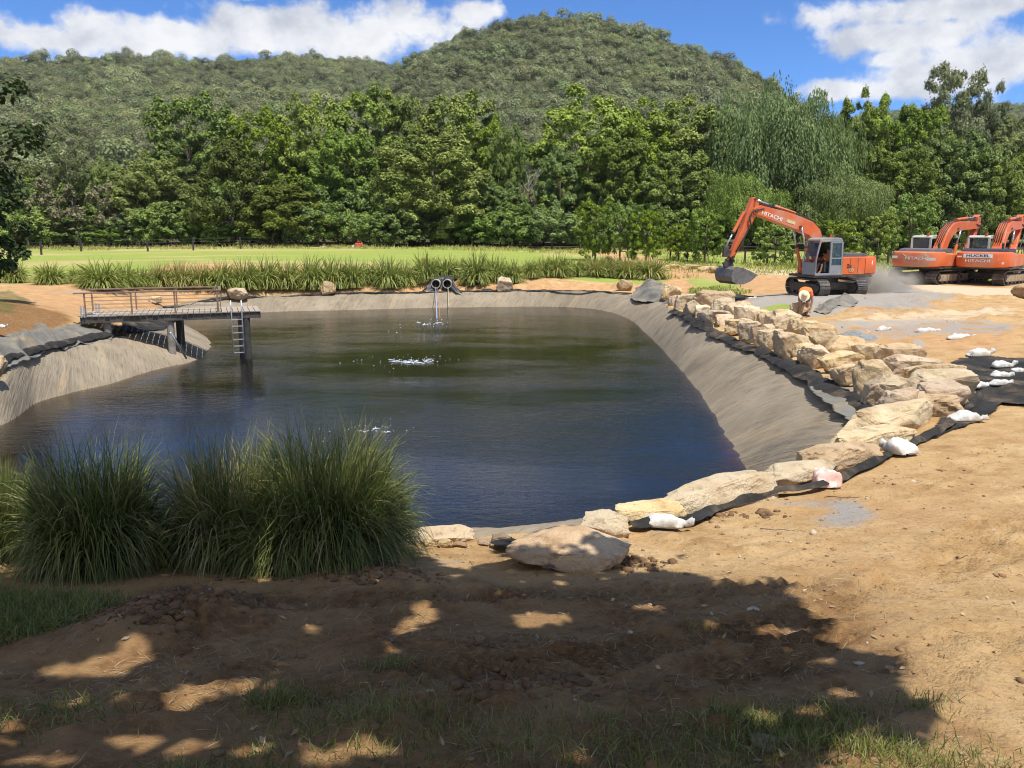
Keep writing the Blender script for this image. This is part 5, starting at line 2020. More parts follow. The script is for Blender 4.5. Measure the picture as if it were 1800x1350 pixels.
M['dead_leaf'] = leaf_mat('dead_leaves', (.28, .18, .09), (.52, .40, .24), trans=.1, hue_by_object=0)
X, Y = scatter(_rs, 420, -4, 5, 2.0, 8, lambda x, y: np.full(x.shape, .6))
Z = gz(X, Y) + .012
N = unit(_rs.normal(size=(len(X), 3)) * .35 + np.array([0, 0, 1]))
V, Fc = leaf_quads(np.stack([X, Y, Z], 1), N, _rs, .055, .022)
o = link('fallen_leaves', np_mesh('fallen_leaves', V, Fc, {'tint': np.repeat(_rs.uniform(0, 1, len(X)), 4)}), M['dead_leaf'])
tag(o, 'fallen dry leaves lying on the soil and thin grass', 'leaves', kind='stuff')

# ragged taller grass along the fence line at the crest of the lawn and beside the track
def _fringe(px0, px1, y0, y1, n, hmin, hmax, dryp, label, seed):
    rs = RS(seed)
    y = rs.uniform(y0, y1, n)
    a = rs.uniform(px0, px1, n)
    x = (a - 900) / F / math.cos(PITCH) * y
    keep = rs.uniform(size=n) < sstep(fbm(x * .4, y * .3, seed, 3), -.35, .15)
    o = link('grass', blades_mesh('grass', x[keep], y[keep], rs, hmin, hmax, .05, dryp), M['tussock_far'])
    tag(o, label, 'grass', kind='stuff')


_fringe(-60, 1180, 80, 87, 9000, .2, .5, .6, 'ragged dry grass along the fence at the crest of the lawn', 811)
_fringe(1160, 1800, 60, 78, 9000, .2, .6, .25, 'rough green grass behind the track and the excavators', 812)
_fringe(1205, 1312, 47.5, 53, 2600, .10, .3, .1, 'green grass patch beyond the rock wall near the bucket', 813)

# ------------------------------------------------------------------ jetty
M['deck'] = simple('deck_board', (.42, .35, .27), (.30, .25, .19), 3, .85, bump=.4, bscale=18)
M['deck_edge'] = simple('dark_joist', (.10, .088, .075), (.055, .05, .045), 3, .8, bump=.3)
M['rail'] = simple('rusty_rail', (.30, .20, .14), (.20, .125, .085), 8, .6, metal=.2)
M['post_grey'] = simple('weathered_post', (.34, .31, .27), (.20, .18, .155), 4, .9, bump=.4)
M['post_shade_black'] = simple('shade_black_post', (.035, .034, .032), (.06, .057, .052), 4, .7)  # deck shade on the rear pile put into its colour; end pile shares it
M['alu'] = simple('aluminium', (.62, .64, .66), (.48, .5, .52), 8, .42, metal=.6)
M['wire'] = simple('wire', (.10, .095, .09), (.07, .066, .06), 8, .6, metal=.3)


def jetty():
    z = .26
    A, B = onz(140, 556, z), onz(458, 546, z)
    e = (B - A)
    L = e.length
    yaw = math.atan2(e.y, e.x)
    wd = 2.15
    o = empty('jetty', A, yaw)
    tag(o, 'small timber jetty with a rusty railing reaching out over the water', 'jetty')
    n = 31
    pw = L / n
    rs = RS(4)
    base = None
    for i in range(n):
        if base is None or i < 4:
            mb = MB()
            mb.box((0, wd / 2, -.02), (pw - .022, wd + .06, .04))
            me = mb.build('plank', M['deck'], o, bevel=0).data
            ob = bpy.data.objects[-1] if False else [c for c in o.children if c.data == me][0]
            base = base or []
            base.append(me)
        else:
            ob = link('plank', base[i % len(base)], None, o)
        ob.location = (pw * (i + .5), rs.uniform(-.02, .02), rs.uniform(-.004, .004))
    for y in (.06, wd / 2, wd - .06):
        MB().beam((0, y, -.16), (L, y, -.16), .07, .23).build('joist', M['deck_edge'], o, bevel=.006)
    Lr = L * (385 - 140) / (458 - 140.0)
    hr = .80
    xs = [L * (k - 140) / 318.0 for k in (150, 228, 303, 380)]
    for y in (.04, wd - .04):
        for x in xs:
            MB().box((x, y, hr / 2), (.055, .055, hr)).build('railing_post', M['rail'], o)
        MB().beam((xs[0] - .35, y, hr + .02), (Lr, y, hr + .02), .09, .05).build('handrail', M['rail'], o, bevel=.008)
        for k in range(5):
            zz = .12 + k * .135
            MB().tube([(xs[0], y, zz), (Lr, y, zz)], .006, 5).build('railing_wire', M['wire'], o)
    MB().beam((Lr, .04, hr + .02), (Lr, wd - .04, hr + .02), .09, .05).build('handrail', M['rail'], o, bevel=.008)
    for k in range(5):
        MB().box((Lr, .10 + k * .03, hr / 2), (.03, .018, hr)).build('railing_post', M['rail'], o)
    # light steel stubs at the landing
    for x, y in ((.06, -.02), (.16, -.02), (.42, wd * .55), (.52, wd * .55)):
        MB().tube([(x, y, -.05), (x, y, .36)], .028, 8).build('steel_stub', M['alu'], o)

    def at(px, y):
        return L * (px - 140) / 318.0
    for px, y, zb, mt in ((183, .25, -.75, 'post_grey'), (292, .22, -2.6, 'post_grey'), (306, wd - .25, -2.6, 'post_shade_black'), (430, .18, -4.4, 'post_shade_black'), (424, wd - .2, -4.4, 'post_grey')):
        MB().tube([(at(px, y), y, zb), (at(px, y), y, -.05)], .15 if 'black' in mt else .135, 14).build('pile', M[mt], o, smooth=False)
    MB().beam((at(292, 0), .1, -.34), (at(306, 0), wd - .1, -.34), .09, .16).build('bearer', M['deck_edge'], o)
    MB().beam((at(428, 0), .1, -.34), (at(426, 0), wd - .1, -.34), .09, .16).build('bearer', M['deck_edge'], o)
    # ladder hooked over the edge
    lx = at(413, 0)
    lo = empty('ladder', o.matrix_basis @ Vector((lx, -.06, 0)) if False else Vector((A.x + math.cos(yaw) * lx + math.sin(yaw) * .06, A.y + math.sin(yaw) * lx - math.cos(yaw) * .06, z)), yaw)
    tag(lo, 'aluminium ladder hanging from the edge of the jetty above the water', 'ladder')
    for s in (-.2, .2):
        MB().tube([(s * .95, .05, .42), (s * .95, 0, .1), (s, -.05, -1.62)], .024, 8).build('rail', M['alu'], lo, smooth=True)
    for k in range(6):
        zz = -.30 - k * .255
        MB().beam((-.2, -.02 - .03 * k * .16, zz), (.2, -.02 - .03 * k * .16, zz), .035, .03).build('rung', M['alu'], lo)
    # loose pole lying on the liner
    a, b = onz(300, 592, -.35), onz(328, 637, -1.45)
    mb = MB().tube([(0, 0, 0), tuple(b - a)], .035, 8)
    p = mb.build('pole', M['alu'], None, smooth=True, loc=tuple(a + Vector((0, 0, .15))))
    tag(p, 'loose grey metal pole lying down the liner under the jetty', 'pole')


jetty()

# ------------------------------------------------------------------ twin outlet pipes
M['pipe'] = simple('pipe_wall', (.50, .46, .36), (.38, .35, .27), 6, .7)
M['pipe_in'] = simple('pipe_inside', (.03, .028, .024), (.02, .019, .017), 6, .8)
M['black_plastic'] = simple('black_plastic', (.024, .024, .025), (.05, .049, .047), 4, .5, bump=.6, bscale=12, dirt=(.16, .13, .095), dirt_amt=.3)
M['white_water'] = simple('white_water', (.72, .76, .80), (.60, .66, .74), 14, .35)
M['blue_hose'] = simple('blue_hose', (.36, .43, .60), (.30, .37, .55), 12, .5)
M['tan_water'] = simple('tan_water', (.52, .46, .34), (.44, .38, .28), 12, .4)
M['orange_streak'] = simple('orange_strip', (.62, .26, .12), (.5, .2, .1), 8, .6)


def pipes():
    y0 = 54.75
    info = [(766, 'left'), (786, 'right')]
    cs = []
    for px, side in info:
        c = at_depth(px, 499, y0)
        R = 8.0 * mpp(c)
        o = empty('pipe', c)
        tag(o, '%s of the twin pipes poking out of the bank under the tussocks' % side, 'pipe', 'twin outlet pipes')
        n = 28
        mb, mi = MB(), MB()
        ring = []
        for rad, yy in ((R, 2.2), (R, 0), (R * .84, 0), (R * .84, .12)):
            ring.append([(rad * math.cos(2 * math.pi * k / n), yy, rad * math.sin(2 * math.pi * k / n)) for k in range(n)])
        vs = sum(ring, [])
        fs = [(i * n + k, i * n + (k + 1) % n, (i + 1) * n + (k + 1) % n, (i + 1) * n + k) for i in range(3) for k in range(n)]
        mb.add(vs, fs).build('barrel', M['pipe'], o)
        r2 = [[(R * .835 * math.cos(2 * math.pi * k / n), yy, R * .835 * math.sin(2 * math.pi * k / n)) for k in range(n)] for yy in (.05, 2.2)]
        mi.add(r2[0] + r2[1], [(k, (k + 1) % n, n + (k + 1) % n, n + k) for k in range(n)] + [tuple(range(n, 2 * n))])
        mi.build('bore', M['pipe_in'], o)
        cs.append((c, R))
    # what the pipes lie in: black sheet folded over them
    c = (cs[0][0] + cs[1][0]) / 2
    R = cs[0][1]
    rs = RS(8)
    nx, nz = 40, 10
    vs = []
    for j in range(nz):
        t = j / (nz - 1)
        for i in range(nx):
            u = i / (nx - 1) * 2 - 1
            wide = 1.05 + 1.1 * (1 - t) ** 1.3
            x = u * R * 2.25 * wide
            z = R * 1.15 * t - R * 1.7 * (1 - t) - R * .35 * abs(u) ** 3
            yy = .55 - .75 * (1 - t) * (.3 + abs(u)) + fbm(np.array([u * 5.]), np.array([t * 1.2]), 3, 3)[0] * .35
            vs.append((x, yy, z))
    fs = [(j * nx + i, j * nx + i + 1, (j + 1) * nx + i + 1, (j + 1) * nx + i) for j in range(nz - 1) for i in range(nx - 1)]
    nb = nx * (nz - 1)
    for i in range(nx):
        vs.append((vs[nb + i][0] * .95, 2.4, vs[nb + i][2] + .1))
    fs += [(nb + i, nb + i + 1, nx * nz + i + 1, nx * nz + i) for i in range(nx - 1)]
    o = MB().add(vs, fs).build('pipe_cover', M['black_plastic'], None, smooth=True, loc=tuple(c))
    tag(o, 'black plastic sheet folded round the twin pipes', 'plastic sheet')
    # the streams
    a = cs[0][0] + Vector((0, -.05, -R * .7))
    dst = onz(745, 573, WATER_Z)
    land_ = onz(768, 560, WATER_Z)
    st = empty('water_stream', a)
    tag(st, 'bluish stream of water arcing out of the left pipe into the pond', 'water stream')

    def arc(p0, p1, k=.55):
        return [tuple(p0.lerp(p1, t) + Vector((0, 0, 0)) - Vector((0, 0, (p0.z - p1.z) * (t ** 2 - t))) * 0 + Vector((0, 0, (p0.z - p1.z) * (t - t * t) * k)) - a) for t in [i / 12 for i in range(13)]]
    MB().tube(arc(a, land_), [.022 + .003 * i / 3 for i in range(13)], 8).build('jet', M['blue_hose'], st, smooth=True)
    MB().tube(arc(a + Vector((.12, 0, 0)), land_ + Vector((.16, .1, 0))), [.011] * 13, 6).build('orange_strip', M['orange_streak'], st, smooth=True)  # thin orange tube run alongside the jet
    b = cs[1][0] + Vector((.06, -.05, -R * .75))
    l2 = onz(789, 540.6, WATER_Z)
    st2 = empty('water_stream', b)
    tag(st2, 'thin tan trickle falling from the right pipe down the liner', 'water stream')
    a = b
    MB().tube(arc(b, l2 + Vector((0, -.25, .05)), .35), [.022] * 13, 6).build('jet', M['tan_water'], st2, smooth=True)
    return dst


splash_at = pipes()


def splash(name, label, c, rx, ry, seed, n_drop, n_ridge):
    rs = RS(seed)
    mb = MB()
    V0, F0 = ICO[1]
    for i in range(n_drop):
        ang, rr = rs.uniform(0, 6.28), abs(rs.normal()) * .75
        s = rs.uniform(.010, .026) * (c.y / 25)
        p = Vector((math.cos(ang) * rx * rr * 1.5, math.sin(ang) * ry * rr * 1.5, rs.uniform(.0, .07)))
        mb.add([p + Vector(v) * s for v in V0 * np.array([1, 1, .6])], [tuple(f) for f in F0])
    for i in range(n_ridge):
        ang = rs.uniform(0, 6.28)
        rr = rs.uniform(.1, .9)
        p = Vector((math.cos(ang) * rx * rr, math.sin(ang) * ry * rr, .01))
        pts, rad = [], []
        L = rs.uniform(.15, .5) * rx
        for k in range(7):
            t = k / 6
            pts.append(tuple(p + Vector((L * (t - .5), math.sin(t * 7 + i) * .05 * ry, rs.uniform(0, .03)))))
            rad.append(.006 + .016 * math.sin(t * math.pi) * rs.uniform(.4, 1) * (c.y / 25))
        mb.tube(pts, rad, 5)
    o = mb.build(name, M['white_water'], None, smooth=True, loc=tuple(c))
    tag(o, label, 'splash', kind='stuff')


splash('splash', 'white bubbling ripples in the middle of the pond', onz(722, 635, WATER_Z), 1.0, .9, 3, 70, 12)
splash('splash', 'splash where the stream from the left pipe lands in the pond', onz(752, 570, WATER_Z), .9, 1.4, 4, 26, 4)
splash('splash', 'white bubbles in the water behind the largest tussock', onz(655, 757, WATER_Z), .7, .6, 5, 45, 3)

# ------------------------------------------------------------------ sheets, heaps of fabric, edging
M['fabric_grey'] = simple('grey_fabric', (.20, .19, .165), (.13, .125, .11), 1.6, .9, bump=.3, bscale=40, dirt=(.40, .31, .19), dirt_amt=.6, spec=.15)
M['fabric_black'] = simple('black_fabric', (.022, .022, .021), (.038, .036, .033), 2, .85, bump=.4, bscale=30, dirt=(.21, .155, .10), dirt_amt=.6, spec=.15)


def sheet(name, label, px_poly, mat, amp, freq, seed, step=.06, pile=0.0, fold=1.0, lift=.03, cat='fabric sheet', angle=0.5, ground_z=None, thick=False):
    poly = gpoly(px_poly) if ground_z is None else [tuple(onz(px, py, ground_z))[:2] for px, py in px_poly]
    P = np.array(poly)
    x0, y0, x1, y1 = *P.min(0), *P.max(0)
    nx, ny = int((x1 - x0) / step) + 2, int((y1 - y0) / step) + 2
    X, Y = np.meshgrid(np.linspace(x0, x1, nx), np.linspace(y0, y1, ny))
    x, y = X.ravel(), Y.ravel()
    sd = poly_sd(x + fbm(x * 1.5, y * 1.5, seed, 3) * .12, y + fbm(x * 1.5 + 9, y * 1.5, seed, 3) * .12, poly)
    ca, sa = math.cos(angle), math.sin(angle)
    u, v = x * ca + y * sa, -x * sa + y * ca
    wob = fbm(x * .7, y * .7, seed + 3, 3) * 1.6
    rid = 1 - np.abs(np.sin((u + wob) * freq))                 # sharp folds
    big = fbm(x * .9, y * .9, seed + 7, 3) + .35
    edge = sstep(sd, 0, .5)
    z = h0(x, y) if ground_z is None else np.full(x.shape, ground_z)
    if ground_z is None:
        z = np.maximum(z, gz(x, y))
    z = z + lift + pile * sstep(sd, 0, np.maximum(.25, sd.max() * .8)) * (.55 + .7 * big) + amp * (rid ** 2) * fold * (.25 + .75 * edge) * (.4 + big) + fbm(x * 3, y * 3, seed + 11, 3) * amp * .3
    idx = np.arange(nx * ny).reshape(ny, nx)
    Fc = np.stack([idx[:-1, :-1], idx[:-1, 1:], idx[1:, 1:], idx[1:, :-1]], -1).reshape(-1, 4)
    keep = (sd[Fc].max(1) > 0)
    Fc = Fc[keep]
    used = np.unique(Fc)
    mp = np.full(nx * ny, -1)
    mp[used] = np.arange(len(used))
    V = np.stack([x, y, z], 1)[used]
    c = V.mean(0)
    me = np_mesh(name, V - c, mp[Fc], smooth=True)
    o = link(name, me, M[mat], loc=tuple(c))
    tag(o, label, cat)
    return o


sheet('fabric_heap', 'heap of folded grey fabric on the liner beside the landing of the jetty', [(-60, 650), (-60, 600), (30, 588), (90, 580), (130, 572), (180, 578), (205, 592), (180, 603), (130, 609), (80, 622), (30, 640), (0, 652)], 'fabric_grey', .26, 2.3, 5, .045, pile=.30, angle=.7, cat='fabric heap')
sheet('fabric_heap', 'heap of black-grey fabric between the last far tussock and the rock wall', [(1108, 524), (1122, 505), (1150, 497), (1180, 505), (1192, 522), (1182, 534), (1150, 532), (1120, 530)], 'fabric_grey', .14, 3.0, 6, .06, pile=.62, angle=1.2, cat='fabric heap')
sheet('fabric_sheet', 'added black sheet standing in for the shadow under the jetty', [(188, 586), (215, 577), (262, 560), (290, 566), (300, 576), (285, 584), (240, 590)], 'fabric_black', .10, 3, 7, .06, lift=.12, angle=.2)  # dark sheet added where only the jetty's shadow falls
sheet('fabric_sheet', 'black sheet spread in the tree shade behind the near end of the rock wall', [(1650, 650), (1690, 632), (1760, 630), (1900, 640), (1960, 700), (1860, 716), (1760, 712), (1716, 740), (1672, 758), (1640, 772), (1655, 740), (1690, 715), (1700, 690)], 'fabric_black', .10, 1.6, 8, .05, angle=2.3, lift=.035)
sheet('fabric_sheet', 'crumpled grey-black fabric lying on the gravel beside the bent worker', [(1432, 548), (1450, 536), (1475, 527), (1508, 530), (1500, 540), (1470, 546), (1450, 553)], 'fabric_grey', .14, 3.5, 9, .05, pile=.22, angle=.3)
sheet('fabric_sheet', 'dark fabric spread on the ground between the grass patch and the rock wall', [(1180, 522), (1240, 515), (1300, 518), (1330, 523), (1300, 530), (1330, 548), (1400, 566), (1420, 580), (1400, 584), (1370, 572), (1310, 552), (1270, 535), (1200, 530)], 'fabric_black', .06, 2.2, 10, .06, angle=.8)
sheet('fabric_sheet', 'grey fabric laid flat under the white empty sack', [(1300, 528), (1320, 520), (1390, 518), (1400, 532), (1390, 540), (1345, 548), (1318, 540)], 'gravel_cloth', .02, 2.2, 11, .08, angle=.8, lift=.05) if False else None
sheet('plastic_sheet', 'black plastic bunched beside the big shaded slab', [(862, 960), (900, 950), (925, 955), (950, 972), (958, 992), (975, 1006), (958, 1008), (930, 990), (905, 972)], 'fabric_black', .09, 9, 12, .022, angle=.9, pile=.06, lift=.03, cat='plastic sheet')
sheet('plastic_sheet', 'torn grey liner flap on the slope below the rock wall', [(1440, 668), (1470, 690), (1500, 705), (1545, 742), (1530, 752), (1490, 742), (1470, 720), (1440, 700), (1425, 684)], 'fabric_grey', .05, 3, 13, .05, angle=.8, lift=.05, cat='plastic sheet')


def edging(name, label, px, width, height, mat, seed, lift=0.0, back=0.0):
    P = [G(*q) for q in px]
    pts = []
    for a, b in zip(P[:-1], P[1:]):
        n = max(2, int((b - a).length / .06))
        pts += [a.lerp(b, i / n) for i in range(n)]
    pts.append(P[-1])
    X = np.array([p[:] for p in pts])
    T = np.gradient(X, axis=0)
    T = unit(T)
    S = np.stack([-T[:, 1], T[:, 0], np.zeros(len(T))], 1)
    s = np.cumsum(np.linalg.norm(np.gradient(X, axis=0), axis=1))
    nc = 11
    V = []
    for j in range(nc):
        t = j / (nc - 1)
        w = width * (1 + .45 * fbm(s * 1.3, s * 0, seed, 3))
        off = (t - .5) * w + fbm(s * 1.1, s * 0 + 3, seed + 2, 3) * width * .3 + back
        x, y = X[:, 0] + S[:, 0] * off, X[:, 1] + S[:, 1] * off
        z = np.maximum(h0(x, y), gz(x, y)) + lift + .02 + height * math.sin(math.pi * t) * (.6 + .9 * np.abs(fbm(s * 1.7, s * 0, seed + 5, 3))) + fbm(s * 3.1, np.full(len(s), t * 2.5), seed + 9, 3) * height * .55
        V.append(np.stack([x, y, z], 1))
    V = np.stack(V, 1)
    n = len(pts)
    idx = np.arange(n * nc).reshape(n, nc)
    Fc = np.stack([idx[:-1, :-1], idx[:-1, 1:], idx[1:, 1:], idx[1:, :-1]], -1).reshape(-1, 4)
    o = link(name, np_mesh(name, V.reshape(-1, 3), Fc, smooth=True), M[mat])
    tag(o, label, 'edging')


edging('plastic_edging', 'black plastic edging strip along the land side of the shore boulders', [(1095, 936), (1150, 930), (1200, 921), (1240, 899), (1290, 886), (1345, 872), (1420, 860), (1480, 838), (1530, 814), (1600, 780), (1650, 754), (1690, 722), (1712, 700)], .20, .075, 'fabric_black', 21, lift=.03, back=-.10)
edging('plastic_edging', 'crumpled black plastic in the gap between the liner and the rock wall', [(1182, 550), (1200, 557), (1235, 577), (1290, 604), (1340, 624), (1400, 652), (1450, 680), (1500, 706), (1540, 740)], .50, .09, 'fabric_black', 23, lift=.03)
edging('plastic_edging', 'black folded edge of liner along the top of the far bank', [(285, 541), (352, 531), (456, 523.5), (530, 520), (600, 517), (680, 516.5), (750, 515), (822, 513), (902, 512), (966, 512), (1062, 514), (1110, 518)], .15, .06, 'fabric_black', 25, lift=.03)
edging('plastic_edging', 'dark rolled edge of liner below the heap of grey fabric', [(-60, 655), (0, 641), (60, 623), (95, 613), (130, 604), (178, 596), (212, 590)], .35, .10, 'fabric_black', 27, lift=.10)


def mound(name, label, c, R, H, mat, seed, stretch=1.0, cat='gravel pile'):
    nr, na = 26, 48
    V = []
    for i in range(nr):
        r = i / (nr - 1)
        for k in range(na):
            a = 2 * math.pi * k / na
            x, y = math.cos(a) * r * R * stretch, math.sin(a) * r * R
            V.append((x, y, H * ((1 - r) ** 1.15 if r > .08 else (1 - .08) ** 1.15)))
    V = np.array(V)
    V[:, 2] += fbm(V[:, 0] * 2 + seed, V[:, 1] * 2, seed, 4) * H * .16 * sstep(V[:, 2], 0, H * .3)
    V[:, 2] += np.array([hz(c.x + v[0], c.y + v[1]) for v in V]) - c.z - .03
    Fc = [(i * na + k, i * na + (k + 1) % na, (i + 1) * na + (k + 1) % na, (i + 1) * na + k) for i in range(nr - 1) for k in range(na)]
    o = link(name, np_mesh(name, V, np.array(Fc), smooth=True), M[mat], loc=tuple(c))
    tag(o, label, cat)


M['gravel_grey'] = simple('grey_gravel', (.27, .275, .27), (.19, .195, .19), 9, .95, bump=.8, bscale=60, spec=.1)
_g = G(1552, 511)
mound('gravel_pile', 'tall heap of grey gravel behind the digging excavator', _g + Vector((0, 1.4, 0)), 2.0, 1.15, 'gravel_grey', 3, 1.1)
_g = G(1512, 600)
mound('gravel_pile', 'low blue-grey mound of gravel behind the rock wall', _g + Vector((0, .6, 0)), .85, .34, 'gravel_grey', 5, 1.25)
M['soil_heap'] = simple('orange_soil', (.46, .27, .125), (.34, .19, .085), 3, .95, bump=.8, bscale=20, spec=.1)
_g = G(1585, 614)
mound('soil_heap', 'low ridge of orange soil beside the small grey gravel mound', _g + Vector((0, .6, 0)), .9, .2, 'soil_heap', 7, 1.6, cat='soil heap')
_g = G(1528, 546)
mound('soil_heap', 'scraped-up orange soil on the platform beyond the rock wall', _g + Vector((0, .5, 0)), 1.0, .16, 'soil_heap', 9, 1.8, cat='soil heap')

# ------------------------------------------------------------------ fence along the treeline
M['fence_post'] = simple('fence_post', (.055, .048, .04), (.03, .027, .024), 5, .9)


def fence(label, posts, h=1.15):
    P = [G(px, py) for px, py in posts]
    o = empty('wire_fence', P[0])
    tag(o, label, 'fence')
    mb = MB().box((0, 0, h / 2 - .1), (.13, .13, h + .2))
    me = None
    for p in P:
        q = p - P[0]
        if me is None:
            ob = mb.build('post', M['fence_post'], o)
            me = ob.data
        else:
            ob = link('post', me, None, o)
        ob.location = q
    for k in range(4):
        zz = .25 + k * .27
        MB().tube([tuple(p - P[0] + Vector((0, 0, zz))) for p in P], .006, 4).build('wire', M['wire'], o)


fence('dark post and wire fence along the crest of the lawn', [(-80, 449), (73, 448), (143, 442), (260, 442), (340, 440), (423, 437.5), (480, 435.5), (560, 434), (640, 432), (720, 431), (800, 431), (845, 431), (905, 430.5), (955, 430), (980, 431), (998, 432), (1019, 434), (1038, 436), (1058, 442), (1080, 447), (1103, 452)])
fence('dark post and wire fence behind the sandy track and the young trees', [(1103, 452.5), (1140, 454), (1178, 457), (1208, 459), (1238, 461.5), (1309, 463), (1348, 466), (1392, 467), (1445, 468), (1500, 468), (1560, 468), (1640, 466), (1720, 466), (1830, 466)], 1.2)

# ------------------------------------------------------------------ odds and ends on the lawn
M['red_plastic'] = simple('red_plastic', (.62, .06, .04), (.5, .05, .035), 6, .5)
M['white_plastic'] = simple('white_plastic', (.75, .74, .72), (.62, .6, .58), 6, .5)
M['orange_leaf'] = leaf_mat('orange_fronds', (.40, .12, .03), (.62, .25, .06), hue_by_object=0)


def can(label, px, py, w, red=True):
    g = G(px, py)
    m = mpp(g)
    L = w * m
    o = empty('fuel_can', g, .2)
    tag(o, label, 'fuel can', 'cans on the lawn')
    mt = M['red_plastic'] if red else M['white_plastic']
    MB().box((0, 0, L * .26), (L, L * .5, L * .5)).build('body', mt, o, bevel=L * .08)
    MB().tube([(-L * .25, 0, L * .52), (-L * .2, 0, L * .66), (L * .1, 0, L * .66), (L * .15, 0, L * .52)], L * .05, 6).build('handle', mt, o)
    MB().tube([(L * .36, 0, L * .5), (L * .36, 0, L * .64)], L * .07, 8).build('lid', M['white_plastic'], o)


can('red plastic can standing on the crest of the lawn before the treeline', 631, 434.5, 14)
can('small white can beside the red one on the crest of the lawn', 622, 434.5, 6, False)
can('white and red can on the lawn crest between the red can and the jetty', 569, 436.5, 6, False)
_g = G(752, 462)
rs_ = RS(12)
_q = sph(rs_, 160)
_q[:, 2] = np.abs(_q[:, 2])
V, Fc = leaf_quads(_q * np.array([.42, .3, .34]), unit(_q + rs_.normal(size=_q.shape) * .4), rs_, .22, .08)
_o = link('dead_frond', np_mesh('dead_frond', V, Fc, {'tint': np.repeat(rs_.uniform(0, 1, 160), 4)}), M['orange_leaf'], loc=(_g.x, _g.y - 2, hz(_g.x, _g.y - 2) + .25))
tag(_o, 'orange dead fronds lying above the tussocks over the twin pipes', 'dead fronds')


def twig(label, px, py, L, yaw, r, seed):
    g = G(px, py)
    rs = RS(seed)
    mb = MB()
    pts = [(L * (t - .5), rs.normal() * L * .03, .012 + abs(rs.normal()) * .008) for t in np.linspace(0, 1, 7)]
    mb.tube(pts, [r * (1 - .7 * t) for t in np.linspace(0, 1, 7)], 6)
    mb.tube([pts[3], (pts[3][0] + L * .16, L * .10, .02)], [r * .5, r * .2], 5)
    o = mb.build('twig', M['bark'], None, smooth=True, loc=(g.x, g.y, gz1(g.x, g.y)))
    o.rotation_euler = (0, 0, yaw)
    tag(o, label, 'twig', 'twigs on the soil')


twig('dark twig lying in the shaded soil below the two sun flecks', 678, 1132, .16, 2.4, .010, 1)
twig('thin straight twig on the sunlit soil in front of the shore boulders', 1375, 935, .45, -.25, .006, 2)
twig('pale stick lying across the grey gravel patch on the near bank', 1490, 874, .5, .0, .007, 3)
twig('thin grey twig on the shaded topsoil heap near the dark grass patch', 360, 1075, .14, -.5, .006, 4)

# ------------------------------------------------------------------ excavators
def paint(name, c, dust=(.50, .38, .26), amt=.3, rough=.42):
    return simple(name, c, tuple(v * .86 for v in c), 1.5, rough, bump=.05, bscale=8, dirt=dust, dirt_amt=amt)


M['orange'] = paint('orange_paint', (.70, .14, .033), amt=.45)
M['orange_old'] = paint('faded_orange_paint', (.66, .15, .045), amt=.55)
M['cab_grey'] = paint('grey_cab_paint', (.25, .265, .285), amt=.4)
M['cab_white'] = paint('white_cab_paint', (.55, .545, .50), amt=.3)
M['steel_dark'] = simple('dark_steel', (.055, .050, .046), (.095, .082, .07), 4, .6, metal=.3, bump=.2, dirt=(.25, .19, .13), dirt_amt=.5)
M['track_steel'] = simple('track_steel', (.15, .14, .13), (.09, .082, .075), 5, .5, metal=.35, bump=.2, dirt=(.36, .29, .21), dirt_amt=.6)
M['track_mud'] = simple('muddy_frame', (.40, .315, .20), (.26, .19, .115), 3, .9, bump=.5, bscale=14)
M['bucket'] = simple('worn_bucket', (.20, .19, .18), (.13, .12, .115), 4, .5, metal=.35, bump=.15, dirt=(.32, .26, .19), dirt_amt=.4)
M['chrome'] = simple('chrome_rod', (.70, .71, .72), (.6, .6, .62), 4, .2, metal=.9)
M['hood'] = simple('dark_hood', (.13, .13, .135), (.09, .09, .095), 3, .55, dirt=(.32, .26, .2), dirt_amt=.35)
M['hose'] = simple('rubber_hose', (.028, .027, .026), (.045, .042, .04), 4, .6)
M['lettering'] = simple('white_lettering', (.80, .77, .72), (.70, .66, .6), 4, .5)
M['sign_white'] = simple('white_sign', (.82, .81, .78), (.75, .73, .69), 3, .5)
M['sign_blue'] = simple('dark_blue_print', (.030, .040, .14), (.024, .03, .11), 4, .5)
M['plate_yellow'] = simple('pale_yellow_plate', (.70, .58, .30), (.62, .5, .26), 4, .5)
M['beacon'] = simple('amber_beacon', (.62, .10, .03), (.5, .08, .02), 6, .3)
M['seat'] = simple('black_seat', (.03, .03, .032), (.05, .048, .046), 4, .8)


def glass_mat():
    m = bpy.data.materials.new('tinted_glass')
    m.use_nodes = True
    t = NT(m.node_tree)
    t.n.clear()
    out = t.node('ShaderNodeOutputMaterial')
    tr = t.node('ShaderNodeBsdfTransparent')
    tr.inputs[0].default_value = (.62, .66, .66, 1)
    gl = t.node('ShaderNodeBsdfGlossy')
    gl.inputs['Roughness'].default_value = .04
    fr = t.node('ShaderNodeFresnel')
    fr.inputs['IOR'].default_value = 1.5
    df = t.node('ShaderNodeBsdfDiffuse')
    df.inputs[0].default_value = (.30, .26, .20, 1)
    a = t.node('ShaderNodeMixShader')
    p = objco(t)
    t.l.new(t.math('MULTIPLY', t.sstep(t.noise(p, 2.5, 4), .4, .7), .22), a.inputs[0])
    t.l.new(tr.outputs[0], a.inputs[1])
    t.l.new(df.outputs[0], a.inputs[2])
    mx = t.node('ShaderNodeMixShader')
    t.l.new(fr.outputs[0], mx.inputs[0])
    t.l.new(a.outputs[0], mx.inputs[1])
    t.l.new(gl.outputs[0], mx.inputs[2])
    t.l.new(mx.outputs[0], out.inputs[0])
    return m


M['glass'] = glass_mat()


